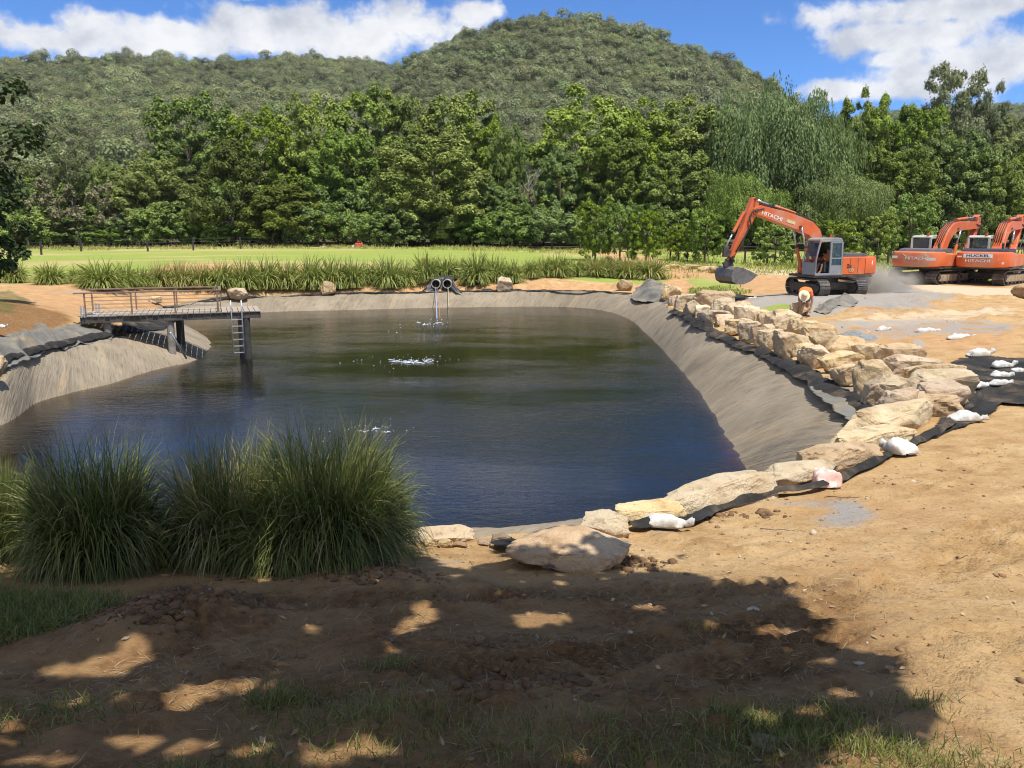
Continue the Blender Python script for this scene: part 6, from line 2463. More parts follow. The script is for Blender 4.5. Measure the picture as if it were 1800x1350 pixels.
def text_mesh(name, body, size, mat, parent, M4, depth=.006, sx=1.0):
    cu = bpy.data.curves.new(name, 'FONT')
    cu.body = body
    cu.size = size
    cu.extrude = depth
    cu.offset = size * .018
    cu.align_x = 'CENTER'
    cu.align_y = 'CENTER'
    ob = bpy.data.objects.new(name + '_src', cu)
    C.objects.link(ob)
    dg = bpy.context.evaluated_depsgraph_get()
    me = bpy.data.meshes.new_from_object(ob.evaluated_get(dg))
    bpy.data.objects.remove(ob)
    bpy.data.curves.remove(cu)
    me.name = name
    me.materials.clear()
    me.transform(M4 @ Matrix.Diagonal((sx, 1, 1, 1)))
    o = link(name, me, mat, parent)
    return o


def face_left(x, y, z, roll=0.0):
    """text on a side facing +y (the machine's left): reads along -x"""
    return Matrix.Translation((x, y, z)) @ Matrix.Rotation(math.pi, 4, 'Z') @ Matrix.Rotation(math.pi / 2, 4, 'X') @ Matrix.Rotation(roll, 4, 'Z')


def face_back(x, y, z):
    """text on the tail facing -x: reads along -y"""
    return Matrix.Translation((x, y, z)) @ Matrix.Rotation(-math.pi / 2, 4, 'Z') @ Matrix.Rotation(math.pi / 2, 4, 'X')


def oval(L, h, n=10):
    """outline of a track in x,z"""
    r = h / 2
    pts = []
    for i in range(n + 1):
        a = -math.pi / 2 + math.pi * i / n
        pts.append((L / 2 - r + math.cos(a) * r, r + math.sin(a) * r))
    for i in range(n + 1):
        a = math.pi / 2 + math.pi * i / n
        pts.append((-L / 2 + r + math.cos(a) * r, r + math.sin(a) * r))
    return pts


def make_track(o, M4, y, L, h, w, mud):
    """one crawler: link belt with grouser shoes, side frame, rollers, sprocket and idler"""
    pts = oval(L, h, 10)
    # resample evenly into shoes
    P = np.array(pts + [pts[0]])
    seg = np.linalg.norm(np.diff(P, axis=0), axis=1)
    s = np.concatenate([[0], np.cumsum(seg)])
    n = 42
    t = np.linspace(0, s[-1], n, endpoint=False)
    X = np.interp(t, s, P[:, 0])
    Z = np.interp(t, s, P[:, 1])
    X2, Z2 = np.interp((t + s[-1] / n) % s[-1], s, P[:, 0]), np.interp((t + s[-1] / n) % s[-1], s, P[:, 1])
    belt = MB()
    for i in range(n):
        a, b = Vector((X[i], y, Z[i])), Vector((X2[i], y, Z2[i]))
        d = (b - a).normalized()
        nrm = Vector((d.z, 0, -d.x))
        c = (a + b) / 2
        rot = Matrix((d, Vector((0, 1, 0)), nrm)).transposed()
        ln = (b - a).length
        belt.box(c, (ln * .93, w, .035), rot)
        belt.box(c + nrm * .03 - d * ln * .3, (.018, w, .035), rot)
        belt.box(c + nrm * .03 + d * ln * .1, (.018, w, .025), rot)
        belt.box(c - nrm * .05, (ln * .8, w * .3, .07), rot)
    trk = belt.xform(M4).build('track', M['track_steel'], o)
    fr = MB()
    fr.prism([(-L * .36, h * .22), (L * .36, h * .22), (L * .40, h * .5), (L * .36, h * .74), (-L * .36, h * .74), (-L * .40, h * .5)], y - w * .36, y + w * .36)
    fr.xform(M4).build('track_frame', mud, trk, bevel=.015)
    for k in range(6):
        x = -L * .30 + L * .6 * k / 5
        MB().tube([(x, y - w * .40, h * .18), (x, y + w * .40, h * .18)], h * .10, 12).xform(M4).build('roller', M['steel_dark'], trk)
    for x, nm in ((L / 2 - h / 2, 'idler'), (-L / 2 + h / 2, 'sprocket')):
        mb = MB().tube([(x, y - w * .22, h / 2), (x, y + w * .22, h / 2)], h * .40, 18)
        mb.tube([(x, y - w * .38, h / 2), (x, y + w * .38, h / 2)], h * .17, 12)
        mb.xform(M4).build(nm, M['steel_dark'], trk)


def cylinder(o, M4, a, b, r, body_mat, frac=.55, name='cylinder'):
    a, b = Vector(a), Vector(b)
    m = a.lerp(b, frac)
    c = MB().tube([a, m], r, 12).xform(M4).build(name, body_mat, o, smooth=False)
    MB().tube([m, b], r * .55, 10).xform(M4).build('piston_rod', M['chrome'], c, smooth=True)
    MB().tube([m - (m - a).normalized() * .05, m + (m - a).normalized() * .02], r * 1.15, 12).xform(M4).build('gland', M['steel_dark'], c)


def excavator(label, loc, track_yaw, body_yaw, pose, style, s=1.0, sz=1.0, door=False):
    o = empty('excavator', loc)
    tag(o, label, 'excavator', 'orange excavators on the platform')
    S = Matrix.Diagonal((s, s, sz, 1))
    T = Matrix.Rotation(track_yaw, 4, 'Z') @ S
    U = Matrix.Rotation(body_yaw, 4, 'Z') @ S
    org = M[style['body']]
    cabm = M[style['cab']]
    # undercarriage
    for y in (-1.05, 1.05):
        make_track(o, T, y, 3.6, .86, .55, M[style['frame']])
    ub = MB()
    ub.box((0, 0, .55), (1.5, 1.5, .30))
    for a in (-1, 1):
        ub.beam((a * .5, -.9, .45), (a * .5, .9, .45), .42, .28)
    ub.tube([(0, 0, .66), (0, 0, .98)], .62, 24)
    ub.xform(T).build('undercarriage', M['steel_dark'], o, bevel=.02)
    # turntable deck
    deck = MB()
    deck.plate([(-1.9, -1.2), (1.45, -1.2), (1.55, -.3), (1.75, .3), (1.75, 1.24), (-1.9, 1.24)], .98, 1.10)
    deck.xform(U).build('platform', M['steel_dark'], o, bevel=.012)
    # side boxes
    sb = MB()
    sb.plate([(-1.42, .42), (.05, .42), (.05, 1.25), (-1.42, 1.25)], 1.10, 2.02)
    sb.xform(U).build('side_panel', org, o, bevel=.045)
    for xx in (-.95, -.45):
        MB().box((xx, 1.252, 1.58), (.02, .012, .78)).xform(U).build('panel_seam', M['steel_dark'], o)
    rb = MB()
    rb.plate([(-1.42, -1.22), (.9, -1.22), (1.05, -1.0), (1.05, -.42), (-1.42, -.42)], 1.10, 1.86)
    rb.xform(U).build('side_panel', org, o, bevel=.05)
    mid = MB().plate([(-1.42, -.42), (-.35, -.42), (-.35, .42), (-1.42, .42)], 1.10, 1.96)
    mid.xform(U).build('engine_bay', M['steel_dark'], o)
    # hood
    hd = MB()
    prof = [(-1.75, 1.98), (-1.68, 2.16), (-1.2, 2.22), (-.35, 2.20), (-.22, 2.03), (-.22, 1.94), (-1.75, 1.94)]
    hd.prism(prof, -1.05, 1.05)
    hd.xform(U).build('hood', M[style['hood']], o, bevel=.05)
    MB().tube([(-.7, -.55, 2.2), (-.7, -.55, 2.48), (-.78, -.55, 2.56)], .06, 10).xform(U).build('exhaust', M['steel_dark'], o)
    # counterweight: rounded tail
    cw = []
    for i in range(25):
        a = math.pi / 2 + math.pi * i / 24
        cw.append((-1.42 + math.copysign(abs(math.cos(a)) ** .62, math.cos(a)) * 1.10, math.copysign(abs(math.sin(a)) ** .55, math.sin(a)) * 1.26))
    cwb = MB()
    nr = len(cw)
    levels = [(.90, 1.10), (.985, 1.16), (1.0, 1.30), (1.0, 1.84), (.975, 1.97), (.90, 2.03)]
    vs = []
    for k, z in levels:
        vs += [(-1.42 + (x + 1.42) * (k if z > 1.5 else .5 + .5 * k), y * k, z) for x, y in cw]
    fs = [(i * nr + j, i * nr + j + 1, (i + 1) * nr + j + 1, (i + 1) * nr + j) for i in range(len(levels) - 1) for j in range(nr - 1)]
    fs += [(i * nr + nr - 1, i * nr, (i + 1) * nr, (i + 1) * nr + nr - 1) for i in range(len(levels) - 1)]
    fs += [tuple(range(nr - 1, -1, -1)), tuple((len(levels) - 1) * nr + j for j in range(nr))]
    cwo = cwb.add(vs, fs).xform(U).build('counterweight', org, o)
    for p in cwo.data.polygons:
        p.use_smooth = True
    cwo.data.set_sharp_from_angle(angle=math.radians(40))
    # cab: pillars, roof, floor, back, glass, seat
    cab = MB()
    x0, x1, y0, y1, z0, z1 = .10, 1.70, .28, 1.24, 1.10, 2.86
    fx = 1.42                                            # roof is shorter than the floor
    pl = .075
    A = dict(bl=((x0, y1, z0), (x0 + .08, y1, z1)), br=((x0, y0, z0), (x0 + .08, y0, z1)))
    cab.beam(*A['bl'], pl * 1.5, pl)
    cab.beam(*A['br'], pl * 1.5, pl)
    for yy in (y0, y1):
        cab.beam((x1, yy, z0), (x1 + .03, yy, z0 + .75), pl, pl)
        cab.beam((x1 + .03, yy, z0 + .75), (fx + .06, yy, z1), pl, pl)
        cab.beam((x0, yy, z0 + .05), (x1, yy, z0 + .05), pl, .12)
        cab.beam((x0 + .05, yy, z1 - .02), (fx + .05, yy, z1 - .02), pl, .09)
    cab.beam((.82, y1, z0), (.84, y1, z1), pl, pl)
    cab.beam((x0, y0, z0 + .5), (x0, y1, z0 + .5), .06, 1.0)
    cab.beam((x1 + .02, y0, z0 + .35), (x1 + .02, y1, z0 + .35), .05, .62)
    cab.box(((x0 + x1) / 2, (y0 + y1) / 2, z0 + .03), (x1 - x0, y1 - y0, .06))
    cabo = cab.xform(U).build('cab', cabm, o, bevel=.014)
    rf = MB()
    rf.prism([(x0 + .02, z1), (fx + .12, z1 - .02), (fx + .06, z1 + .10), (fx - .2, z1 + .15), (x0 + .3, z1 + .15), (x0 + .06, z1 + .10)], y0 - .03, y1 + .03)
    rf.xform(U).build('roof', M[style['roof']], cabo, bevel=.04)
    # door (rear half of the left side): lower panel, frame, window
    dr = MB()
    dr.box((.46, y1 + .022, z0 + .28), (.70, .035, .44))
    for zz in (z0 + .06, z0 + .86, z1 - .10):
        dr.box((.46, y1 + .022, zz), (.74, .04, .07))
    for xx in (.12, .80):
        dr.box((xx, y1 + .022, (z0 + z1) / 2 - .02), (.07, .04, z1 - z0 - .16))
    doo = dr.xform(U).build('door', cabm, cabo, bevel=.01)
    MB().box((.46, y1 + .02, z0 + 1.28), (.60, .012, .74)).xform(U).build('window', M['glass'], doo)
    MB().box((.46, y1 + .02, z0 + .67), (.60, .012, .30)).xform(U).build('window', M['glass'], doo)
    MB().box((x0 + .045, (y0 + y1) / 2, z0 + 1.36), (.014, y1 - y0 - .12, .64)).xform(U).build('window', M['glass'] if not style.get('dark_glass') else M['glass_dark'], cabo)
    MB().box(((x0 + fx) / 2, y0, z0 + 1.30), (fx - x0 - .1, .012, .72)).xform(U).build('window', M['glass'], cabo)
    if not door:
        MB().box((1.14, y1, z0 + 1.20), (.5, .012, .95)).xform(U).build('window', M['glass'], cabo)
    gp = MB().add([(x1 + .035, y0 + .04, z0 + .76), (x1 + .035, y1 - .04, z0 + .76), (fx + .075, y1 - .04, z1 - .06), (fx + .075, y0 + .04, z1 - .06)], [(0, 1, 2, 3)])
    gp.xform(U).build('windscreen', M['glass'], cabo)
    st = MB()
    st.box((.62, .76, z0 + .42), (.5, .5, .14))
    st.box((.40, .76, z0 + .80), (.12, .48, .72), Matrix.Rotation(-.15, 3, 'Y'))
    st.box((.62, .76, z0 + .2), (.4, .4, .32))
    st.xform(U).build('seat', M['seat'], cabo, bevel=.03)
    lv = MB()
    for yy in (.52, 1.0):
        lv.box((.85, yy, z0 + .42), (.35, .12, .5))
        lv.tube([(.95, yy, z0 + .66), (1.02, yy, z0 + .86)], .018, 6)
    lv.xform(U).build('control_console', M['seat'], cabo)
    MB().tube([(.22, .45, z1 + .13), (.22, .45, z1 + .30)], .07, 12).xform(U).build('beacon', M['beacon'], o)
    hr = MB()
    hr.tube([(x1 + .05, y1 + .05, z0 + .2), (x1 + .10, y1 + .07, z0 + .7), (x1 + .02, y1 + .05, z0 + 1.2)], .018, 6)
    hr.tube([(.55, -1.15, 1.86), (.55, -1.15, 2.35), (.95, -1.15, 2.35), (.95, -1.15, 1.86)], .02, 6)
    hr.xform(U).build('grab_rail', M['steel_dark'], o)
    # boom
    bw = .24
    by = -.08
    bm = MB().prism(pose['boom'], by - bw, by + bw).xform(U).build('boom', org, o, bevel=.02)
    MB().prism(pose['arm'], by - .16, by + .16).xform(U).build('arm', org, o, bevel=.02)
    for (p, r) in pose['pins']:
        MB().tube([(p[0], by - bw - .05, p[1]), (p[0], by + bw + .05, p[1])], r, 12).xform(U).build('pin', M['steel_dark'], o)
    for yy in (by - bw - .12, by + bw + .12):
        a, b = pose['lift']
        cylinder(o, U, (a[0], yy, a[1]), (b[0], yy, b[1]), .085, org, .58, 'lift_cylinder')
    a, b = pose['crowd']
    cylinder(o, U, (a[0], by, a[1]), (b[0], by, b[1]), .10, org, .55, 'arm_cylinder')
    a, b = pose['curl']
    cylinder(o, U, (a[0], by, a[1]), (b[0], by, b[1]), .085, org, .62, 'bucket_cylinder')
    hz_ = MB()
    for k, yy in enumerate((by - .14, by - .05, by + .06, by + .15)):
        pts = [(q[0], yy, q[1] + .05 + .03 * (k % 2)) for q in pose['hose']]
        hz_.tube(pts, .022, 6)
    hz_.xform(U).build('hoses', M['hose'], o, smooth=True)
    for yy in (by + bw + .02, by - bw - .02):
        h2 = MB()
        for k in range(2):
            h2.tube([(q[0] + .05 * k, yy, q[1]) for q in pose['hose2']], .024, 6)
        h2.xform(U).build('hoses', M['hose'], o, smooth=True)
    # linkage and bucket
    if 'link' in pose:
        lk = MB()
        for a, b in pose['link']:
            lk.beam((a[0], by, a[1]), (b[0], by, b[1]), .30, .15, up=(0, 1, 0))
        lk.xform(U).build('bucket_linkage', M['steel_dark'], o, bevel=.015)
    if 'bucket' in pose:
        outer = pose['bucket']
        bwid = pose['bucket_w'] / 2
        bk = MB()
        n = len(outer)
        th = .03
        cx = sum(p[0] for p in outer) / n
        cz = sum(p[1] for p in outer) / n
        inner = [(p[0] + (cx - p[0]) * .07, p[1] + (cz - p[1]) * .07) for p in outer]
        # back shell, following the outline from lip to hinge, open on the last edge
        for i in range(n - 1):
            a, b = outer[i], outer[i + 1]
            c, d = inner[i], inner[i + 1]
            bk.add([(a[0], by - bwid, a[1]), (b[0], by - bwid, b[1]), (d[0], by - bwid, d[1]), (c[0], by - bwid, c[1]), (a[0], by + bwid, a[1]), (b[0], by + bwid, b[1]), (d[0], by + bwid, d[1]), (c[0], by + bwid, c[1])],
                   [(0, 1, 2, 3), (7, 6, 5, 4), (0, 4, 5, 1), (2, 6, 7, 3), (1, 5, 6, 2), (3, 7, 4, 0)])
        for yy in (by - bwid, by + bwid - th):
            bk.prism(outer, yy + .001, yy + th - .001)
        bk.xform(U).build('bucket', M['bucket'], o)
    return o, U


M['glass_dark'] = simple('dark_glass', (.055, .062, .070), (.04, .045, .05), 3, .12)

# the digging machine
_loc = Vector((16.7, 44.2, hz(16.7, 44.2) - .03))
POSE_DIG = dict(
    boom=[(.10, 1.50), (.62, 1.62), (.95, 2.60), (1.35, 3.12), (2.0, 3.36), (4.45, 4.10), (4.78, 4.18), (4.80, 4.46), (4.40, 4.62), (3.0, 4.34), (1.9, 4.06), (1.15, 3.80), (.70, 3.42), (.38, 2.75), (-.05, 1.75)],
    arm=[(4.50, 4.86), (4.70, 5.02), (4.86, 4.98), (5.06, 4.45), (5.40, 3.45), (6.02, 2.05), (5.80, 1.95), (5.05, 3.30), (4.72, 3.92), (4.42, 4.30)],
    pins=[((.25, 1.70), .10), ((4.66, 4.34), .09), ((1.95, 3.55), .07), ((4.72, 4.92), .06), ((5.88, 2.06), .06)],
    lift=((1.22, 1.20), (1.95, 3.50)), crowd=((2.15, 4.22), (4.66, 4.92)), curl=((5.22, 4.30), (6.18, 2.62)),
    hose=[(.25, 2.5), (.62, 3.35), (1.15, 3.82), (1.9, 4.08), (3.0, 4.36), (4.3, 4.62), (4.62, 4.75)],
    hose2=[(4.2, 4.45), (4.85, 4.35), (5.05, 4.0), (4.95, 3.7), (5.25, 3.1), (5.75, 2.3)],
    link=[((6.18, 2.62), (6.22, 2.05)), ((5.90, 2.30), (6.22, 2.2)), ((5.72, 1.95), (6.28, 1.62)), ((6.05, 2.0), (5.85, 1.55))],
    bucket=[(4.72, 1.16), (5.15, .84), (5.55, .70), (5.95, .70), (6.22, .85), (6.30, 1.12), (6.22, 1.45), (6.00, 1.58), (5.62, 1.52)], bucket_w=1.5)
ex1, U1 = excavator('orange excavator digging with raised boom and a grey cab door side towards the pond', _loc, math.radians(-80), math.radians(180 + 19), POSE_DIG, dict(body='orange', cab='cab_grey', roof='cab_grey', hood='hood', frame='steel_dark'), 1.0, 1.0, door=True)
_fl = face_left
_rb = math.atan2(4.36 - 3.62, 4.5 - 1.9)
text_mesh('lettering', 'HITACHI', .27, M['lettering'], ex1, U1 @ _fl(3.72, .165, 4.08, -_rb * .98), sx=1.25)
pl_ = MB().box((0, 0, 0), (.52, .012, .15)).xform(U1 @ (Matrix.Translation((2.55, .168, 3.80)) @ Matrix.Rotation(-_rb, 4, 'Y')))
pl_.build('name_plate', M['plate_yellow'], ex1)
text_mesh('lettering', 'Zx', .26, M['seat'], ex1, U1 @ _fl(-.38, 1.268, 1.56))
text_mesh('lettering', '130', .22, M['plate_yellow'], ex1, U1 @ _fl(-.50, 1.268, 1.34))
MB().box((-1.72, 1.262, 1.72), (.36, .02, .20)).xform(U1 @ Matrix.Translation((0, -.03, 0))).build('name_plate', M['sign_white'], ex1)


def driver(U, root):
    rs = RS(3)
    # seated figure grown over a skeleton, in cab coordinates
    pts = dict(pel=(.62, .76, 1.62), chest=(.55, .76, 2.0), neck=(.56, .76, 2.18), head=(.60, .76, 2.36),
               ls=(.56, .97, 2.08), le=(.72, 1.03, 1.86), lh=(.95, 1.0, 1.92), rs=(.56, .55, 2.08), re=(.72, .50, 1.86), rh=(.95, .52, 1.92),
               lk=(1.02, .88, 1.64), lf=(1.12, .88, 1.24), rk=(1.02, .64, 1.64), rf=(1.12, .64, 1.24))
    return pts


def skinned(name, joints, bones, radii, root, mat, parent, sub=2):
    names = list(joints)
    me = bpy.data.meshes.new(name)
    me.from_pydata([joints[n] for n in names], [(names.index(a), names.index(b)) for a, b in bones], [])
    o = link(name, me, mat, parent)
    sk = o.modifiers.new('skin', 'SKIN')
    sk.use_smooth_shade = True
    sv = me.skin_vertices[0].data if me.skin_vertices else None
    if sv is None:
        bm = bmesh.new()
        bm.from_mesh(me)
        bm.verts.layers.skin.verify()
        bm.to_mesh(me)
        bm.free()
        sv = me.skin_vertices[0].data
    for i, n in enumerate(names):
        r = radii[n]
        sv[i].radius = (r, r) if not isinstance(r, tuple) else r
        sv[i].use_root = (n == root)
    ss = o.modifiers.new('smooth', 'SUBSURF')
    ss.levels = sub
    ss.render_levels = sub
    return o


M['skin'] = simple('skin', (.36, .20, .13), (.30, .165, .105), 8, .6)
M['hivis'] = simple('orange_shirt', (.85, .20, .03), (.72, .16, .025), 10, .8, bump=.3, bscale=30)
M['straw_hat'] = simple('pale_hat', (.72, .62, .44), (.60, .50, .34), 20, .85)
M['dark_cloth'] = simple('dark_shorts', (.045, .042, .042), (.07, .062, .056), 10, .9, bump=.3, bscale=30)
M['boot'] = simple('boot', (.13, .085, .05), (.09, .06, .04), 10, .8)
M['hair'] = simple('hair', (.05, .035, .025), (.035, .025, .02), 20, .7)


def ball(name, c, r, mat, parent, M4=None, n=2):
    V, Fc = ICO[3]
    r = (r, r, r) if not isinstance(r, tuple) else r
    P = [Vector((v[0] * r[0] + c[0], v[1] * r[1] + c[1], v[2] * r[2] + c[2])) for v in V]
    if M4 is not None:
        P = [M4 @ p for p in P]
    return MB().add(P, [tuple(f) for f in Fc]).build(name, mat, parent, smooth=True)


def seated_driver():
    o = empty('person', ex1.location)
    tag(o, 'driver in an orange shirt sitting in the cab of the digging excavator', 'person')
    J = {}

    def P(n, v):
        J[n] = tuple(U1 @ Vector(v))
    P('pel', (.58, .76, 1.66)); P('belly', (.55, .76, 1.84)); P('chest', (.52, .76, 2.06)); P('neck', (.55, .76, 2.24)); P('head', (.59, .76, 2.40))
    for s, n in ((1, 'l'), (-1, 'r')):
        y = .76 + .21 * s
        P(n + 's', (.53, y, 2.12)); P(n + 'e', (.68, y + .06 * s, 1.88)); P(n + 'w', (.92, y + .02 * s, 1.90)); P(n + 'h', (1.0, y, 1.93))
        P(n + 'hip', (.62, .76 + .1 * s, 1.64)); P(n + 'k', (1.02, .76 + .14 * s, 1.66)); P(n + 'a', (1.12, .76 + .14 * s, 1.26)); P(n + 'f', (1.27, .76 + .14 * s, 1.20))
    bones = [('pel', 'belly'), ('belly', 'chest'), ('chest', 'neck'), ('neck', 'head')]
    R = dict(pel=.14, belly=.135, chest=.15, neck=.06, head=.10)
    for n in 'lr':
        bones += [('chest', n + 's'), (n + 's', n + 'e'), (n + 'e', n + 'w'), (n + 'w', n + 'h'), ('pel', n + 'hip'), (n + 'hip', n + 'k'), (n + 'k', n + 'a'), (n + 'a', n + 'f')]
        R.update({n + 's': .075, n + 'e': .05, n + 'w': .035, n + 'h': .04, n + 'hip': .095, n + 'k': .07, n + 'a': .05, n + 'f': .045})
    skinned('body', J, bones, R, 'pel', M['skin'], o, 1)
    T = {k: J[k] for k in ('pel', 'belly', 'chest', 'ls', 'le', 'rs', 're')}
    skinned('shirt', T, [('pel', 'belly'), ('belly', 'chest'), ('chest', 'ls'), ('ls', 'le'), ('chest', 'rs'), ('rs', 're')], dict(pel=.155, belly=.155, chest=.17, ls=.10, le=.068, rs=.10, re=.068), 'pel', M['hivis'], o, 1)
    ball('hair', (.57, .76, 2.45), (.11, .10, .09), M['hair'], o, U1)
    L_ = {k: J[k] for k in ('pel', 'lhip', 'lk', 'rhip', 'rk')}
    skinned('shorts', L_, [('pel', 'lhip'), ('lhip', 'lk'), ('pel', 'rhip'), ('rhip', 'rk')], dict(pel=.15, lhip=.11, lk=.085, rhip=.11, rk=.085), 'pel', M['dark_cloth'], o, 1)
    for v in o.children:
        v.location = (0, 0, 0)
    return o


seated_driver()


def bent_worker():
    """bending at the hips towards the camera, both hands down at the ground"""
    g = G(1409, 557)
    m = mpp(g)
    o = empty('person', (g.x, g.y, gz1(g.x, g.y)), 0)
    tag(o, 'worker in an orange shirt and wide pale hat bending down behind the rock wall', 'person')
    # local: -y towards the camera, x to the right
    J = dict(pel=(.12, .22, .84), belly=(.10, .05, .93), chest=(.02, -.20, .93), neck=(-.06, -.36, .86), head=(-.10, -.44, .76))
    J.update(lhip=(.02, .22, .80), lk=(-.02, .16, .45), la=(-.05, .24, .09), lf=(-.09, .08, .045), rhip=(.22, .22, .80), rk=(.25, .14, .45), ra=(.24, .22, .09), rf=(.27, .06, .045))
    J.update(ls=(-.15, -.24, .88), le=(-.20, -.26, .60), lw=(-.17, -.30, .36), lh=(-.15, -.32, .26), rs=(.17, -.22, .88), re=(.24, -.26, .60), rw=(.19, -.30, .36), rh=(.16, -.32, .26))
    bones = [('pel', 'belly'), ('belly', 'chest'), ('chest', 'neck'), ('neck', 'head')]
    R = dict(pel=.14, belly=.135, chest=.15, neck=.06, head=.095)
    for n in 'lr':
        bones += [('pel', n + 'hip'), (n + 'hip', n + 'k'), (n + 'k', n + 'a'), (n + 'a', n + 'f'), ('chest', n + 's'), (n + 's', n + 'e'), (n + 'e', n + 'w'), (n + 'w', n + 'h')]
        R.update({n + 'hip': .095, n + 'k': .062, n + 'a': .045, n + 'f': .045, n + 's': .07, n + 'e': .048, n + 'w': .034, n + 'h': .042})
    k = 1.12
    J = {a: tuple(c * k for c in b) for a, b in J.items()}
    R = {a: b * k for a, b in R.items()}
    skinned('body', J, bones, R, 'pel', M['skin'], o, 2)
    # fingers of both hands, curled
    fb = MB()
    for n, sg in (('l', -1), ('r', 1)):
        h = Vector(J[n + 'h'])
        for i in range(4):
            b = h + Vector(((i - 1.5) * .022, -.005, -.03))
            ln = (.055, .065, .06, .048)[i]
            fb.tube([b, b + Vector((0, -.012, -ln * .6)), b + Vector((0, .008, -ln))], [.010, .009, .007], 6)
        t = h + Vector((-sg * .035, -.01, -.005))
        fb.tube([t, t + Vector((-sg * .015, -.02, -.03)), t + Vector((-sg * .005, -.025, -.055))], [.011, .010, .008], 6)
    fb.build('fingers', M['skin'], o, smooth=True)
    T = {a: J[a] for a in ('pel', 'belly', 'chest', 'ls', 'le', 'rs', 're')}
    T['le'] = tuple(Vector(J['ls']).lerp(Vector(J['le']), .62))
    T['re'] = tuple(Vector(J['rs']).lerp(Vector(J['re']), .62))
    skinned('shirt', T, [('pel', 'belly'), ('belly', 'chest'), ('chest', 'ls'), ('ls', 'le'), ('chest', 'rs'), ('rs', 're')], dict(pel=.175, belly=.19, chest=.205, ls=.11, le=.085, rs=.11, re=.085), 'pel', M['hivis'], o, 2)
    S = {a: J[a] for a in ('pel', 'lhip', 'lk', 'rhip', 'rk')}
    S['lk'] = tuple(Vector(J['lhip']).lerp(Vector(J['lk']), .9))
    S['rk'] = tuple(Vector(J['rhip']).lerp(Vector(J['rk']), .9))
    skinned('shorts', S, [('pel', 'lhip'), ('lhip', 'lk'), ('pel', 'rhip'), ('rhip', 'rk')], dict(pel=.17, lhip=.125, lk=.10, rhip=.125, rk=.10), 'pel', M['dark_cloth'], o, 2)
    for n in 'lr':
        a, f = Vector(J[n + 'a']), Vector(J[n + 'f'])
        b = MB()
        b.tube([a + Vector((0, 0, .14)), a, a + Vector((0, 0, -.05))], [.062, .06, .06], 10)
        d = (f - a)
        d.z = 0
        b.tube([a + Vector((0, .03, -.06)), a + d * .6 + Vector((0, 0, -.055)), a + d * 1.15 + Vector((0, 0, -.065))], [.058, .054, .036], 10)
        b.build('boot', M['boot'], o, smooth=True)
    # wide-brimmed hat tilted down towards the camera
    hd = Vector(J['head'])
    hat = MB()
    n = 28
    vs, fs = [], []
    prof = [(.0, .16), (.05, .158), (.085, .135), (.105, .06), (.115, .012), (.17, -.004), (.215, .004), (.215, -.006), (.11, -.014)]
    for r, z in prof:
        vs += [(r * math.cos(2 * math.pi * q / n), r * math.sin(2 * math.pi * q / n) * (1.08), z + .014 * math.cos(4 * math.pi * q / n) * (r > .15)) for q in range(n)]
    for i in range(len(prof) - 1):
        fs += [(i * n + q, i * n + (q + 1) % n, (i + 1) * n + (q + 1) % n, (i + 1) * n + q) for q in range(n)]
    hat.add(vs, fs).xform(Matrix.Translation(hd + Vector((-.02, -.03, .02))) @ Matrix.Rotation(math.radians(62), 4, 'X') @ Matrix.Rotation(-.25, 4, 'Z'))
    hat.build('hat', M['straw_hat'], o, smooth=True)
    fc = MB()
    fc.build('face', M['skin'], o) if False else None
    ball('nose', (hd.x - .01, hd.y - .06, hd.z - .085), (.014, .02, .02), M['skin'], o)
    for s in (-1, 1):
        ball('ear', (hd.x + s * .10, hd.y - .0, hd.z - .01), (.016, .03, .035), M['skin'], o)


bent_worker()

# the two parked machines, seen from behind
POSE_A = dict(
    boom=[(.10, 1.50), (.62, 1.62), (1.05, 2.55), (1.55, 3.10), (2.2, 3.30), (4.6, 3.45), (4.95, 3.50), (4.95, 3.80), (4.5, 3.92), (2.3, 3.92), (1.45, 3.78), (.85, 3.35), (.45, 2.70), (-.05, 1.75)],
    arm=[(4.62, 4.25), (4.92, 4.40), (5.10, 4.20), (4.98, 3.60), (4.55, 2.75), (3.75, 1.55), (3.55, 1.62), (4.15, 2.75), (4.55, 3.5)],
    pins=[((.25, 1.70), .10), ((4.82, 3.65), .09), ((1.95, 3.45), .07), ((4.9, 4.28), .06), ((3.68, 1.62), .06)],
    lift=((1.22, 1.20), (2.05, 3.42)), crowd=((2.2, 4.02), (4.82, 4.24)), curl=((5.05, 4.0), (4.05, 1.70)),
    hose=[(.25, 2.5), (.70, 3.2), (1.4, 3.8), (2.3, 3.95), (3.4, 3.96), (4.5, 3.95), (4.75, 4.1)],
    hose2=[(4.3, 3.75), (4.95, 3.55), (5.0, 3.2), (4.75, 2.8), (4.3, 2.2), (3.9, 1.8)],
    link=[((4.05, 1.70), (3.85, 1.2)), ((3.65, 1.6), (3.85, 1.3))],
    bucket=[(2.75, .95), (2.75, .5), (3.0, .15), (3.4, .06), (3.75, .25), (3.95, .7), (3.92, 1.15), (3.7, 1.3), (3.45, 1.2)], bucket_w=1.2)
_p1 = Vector((25.35, 50.2, hz(25.35, 50.2) - .02))
ex2, U2 = excavator('parked orange excavator without a sign, seen from behind beside the gravel heap', _p1, math.radians(90 - 58), math.radians(90 - 50), POSE_A, dict(body='orange_old', cab='cab_white', roof='cab_white', hood='hood', frame='track_mud', dark_glass=True), 1.14, .93)
text_mesh('lettering', 'HITACHI', .24, M['lettering'], ex2, U2 @ face_back(-2.535, -.25, 1.62), sx=1.2)
MB().box((-2.53, -.98, 1.60), (.016, .42, .17)).xform(U2).build('name_plate', M['sign_white'], ex2)
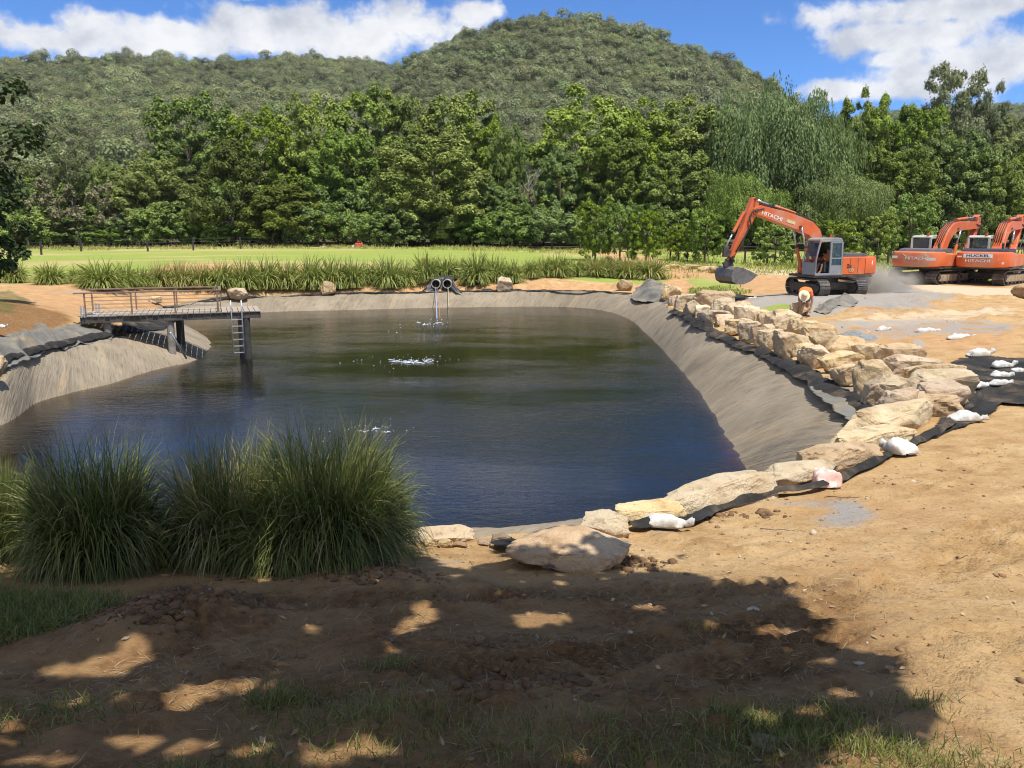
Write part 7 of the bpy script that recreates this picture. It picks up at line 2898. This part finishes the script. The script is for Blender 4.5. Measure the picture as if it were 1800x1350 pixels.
for yy in (.35, -.75):
    MB().box((-2.525, yy, 1.80), (.02, .26, .035), Matrix.Rotation(.7, 3, 'X')).xform(U2).build('reflector', M['plate_yellow'], ex2)
MB().box((-2.50, .86, 1.68), (.03, .26, .16)).xform(U2).build('name_plate', M['sign_white'], ex2)
_p2 = Vector((28.6, 49.6, hz(28.6, 49.6) - .02))
M['hood_blue'] = simple('blue_black_hood', (.035, .04, .075), (.028, .03, .05), 3, .5)
ex3, U3 = excavator('parked orange excavator with a white sign on its tail, nearest the picture edge', _p2, math.radians(90 - 52), math.radians(90 - 42), POSE_A, dict(body='orange', cab='cab_white', roof='cab_white', hood='hood_blue', frame='track_mud'), 1.16, .93)
MB().box((-2.535, .12, 1.80), (.02, 1.28, .24)).xform(U3).build('sign', M['sign_white'], ex3)
text_mesh('lettering', 'HUCKEL', .22, M['sign_blue'], ex3, U3 @ face_back(-2.55, .12, 1.80), sx=1.25)
text_mesh('lettering', 'HITACHI', .24, M['lettering'], ex3, U3 @ face_back(-2.535, .12, 1.50), sx=1.2)
MB().box((-2.47, .95, 1.74), (.03, .20, .09)).xform(U3).build('name_plate', M['sign_white'], ex3)
MB().box((-2.48, -.98, 1.38), (.03, .10, .12)).xform(U3).build('reflector', M['sign_white'], ex3)


# ------------------------------------------------------------------ dust stirred up behind the digging machine
def dust():
    m = bpy.data.materials.new('dust')
    m.use_nodes = True
    t = NT(m.node_tree)
    t.n.clear()
    out = t.node('ShaderNodeOutputMaterial')
    vol = t.node('ShaderNodeVolumePrincipled')
    vol.inputs['Color'].default_value = (.78, .72, .62, 1)
    p = objco(t)
    ln = t.vmath('LENGTH', p)
    fall = t.sstep(ln, 1.0, .15)
    n = t.noise(p, 2.4, 4, .6, .3)
    d = t.math('MULTIPLY', fall, t.sstep(n, .34, .68))
    t.put(vol.inputs['Density'], t.math('MULTIPLY', d, 3.4))
    vol.inputs['Anisotropy'].default_value = .1
    t.l.new(vol.outputs[0], out.inputs['Volume'])
    V, Fc = ICO[3]
    me = np_mesh('dust_cloud', V, Fc, smooth=True)
    o = link('dust_cloud', me, m)
    g = G(1510, 513)
    o.location = (g.x + .2, g.y - 1.0, g.z + .5)
    o.scale = (3.2, 1.5, 1.35)
    tag(o, 'pale dust drifting between the digging excavator and the gravel heap', 'dust', kind='stuff')


dust()


# ------------------------------------------------------------------ the valley's air
def haze():
    m = bpy.data.materials.new('haze')
    m.use_nodes = True
    t = NT(m.node_tree)
    t.n.clear()
    out = t.node('ShaderNodeOutputMaterial')
    v = t.node('ShaderNodeVolumePrincipled')
    v.inputs['Color'].default_value = (.86, .91, 1.0, 1)
    v.inputs['Density'].default_value = .00007
    v.inputs['Anisotropy'].default_value = .2
    t.l.new(v.outputs[0], out.inputs['Volume'])
    o = MB().box((0, 900, 165), (5600, 6400, 350)).build('haze', m)
    tag(o, kind='stuff')


haze()
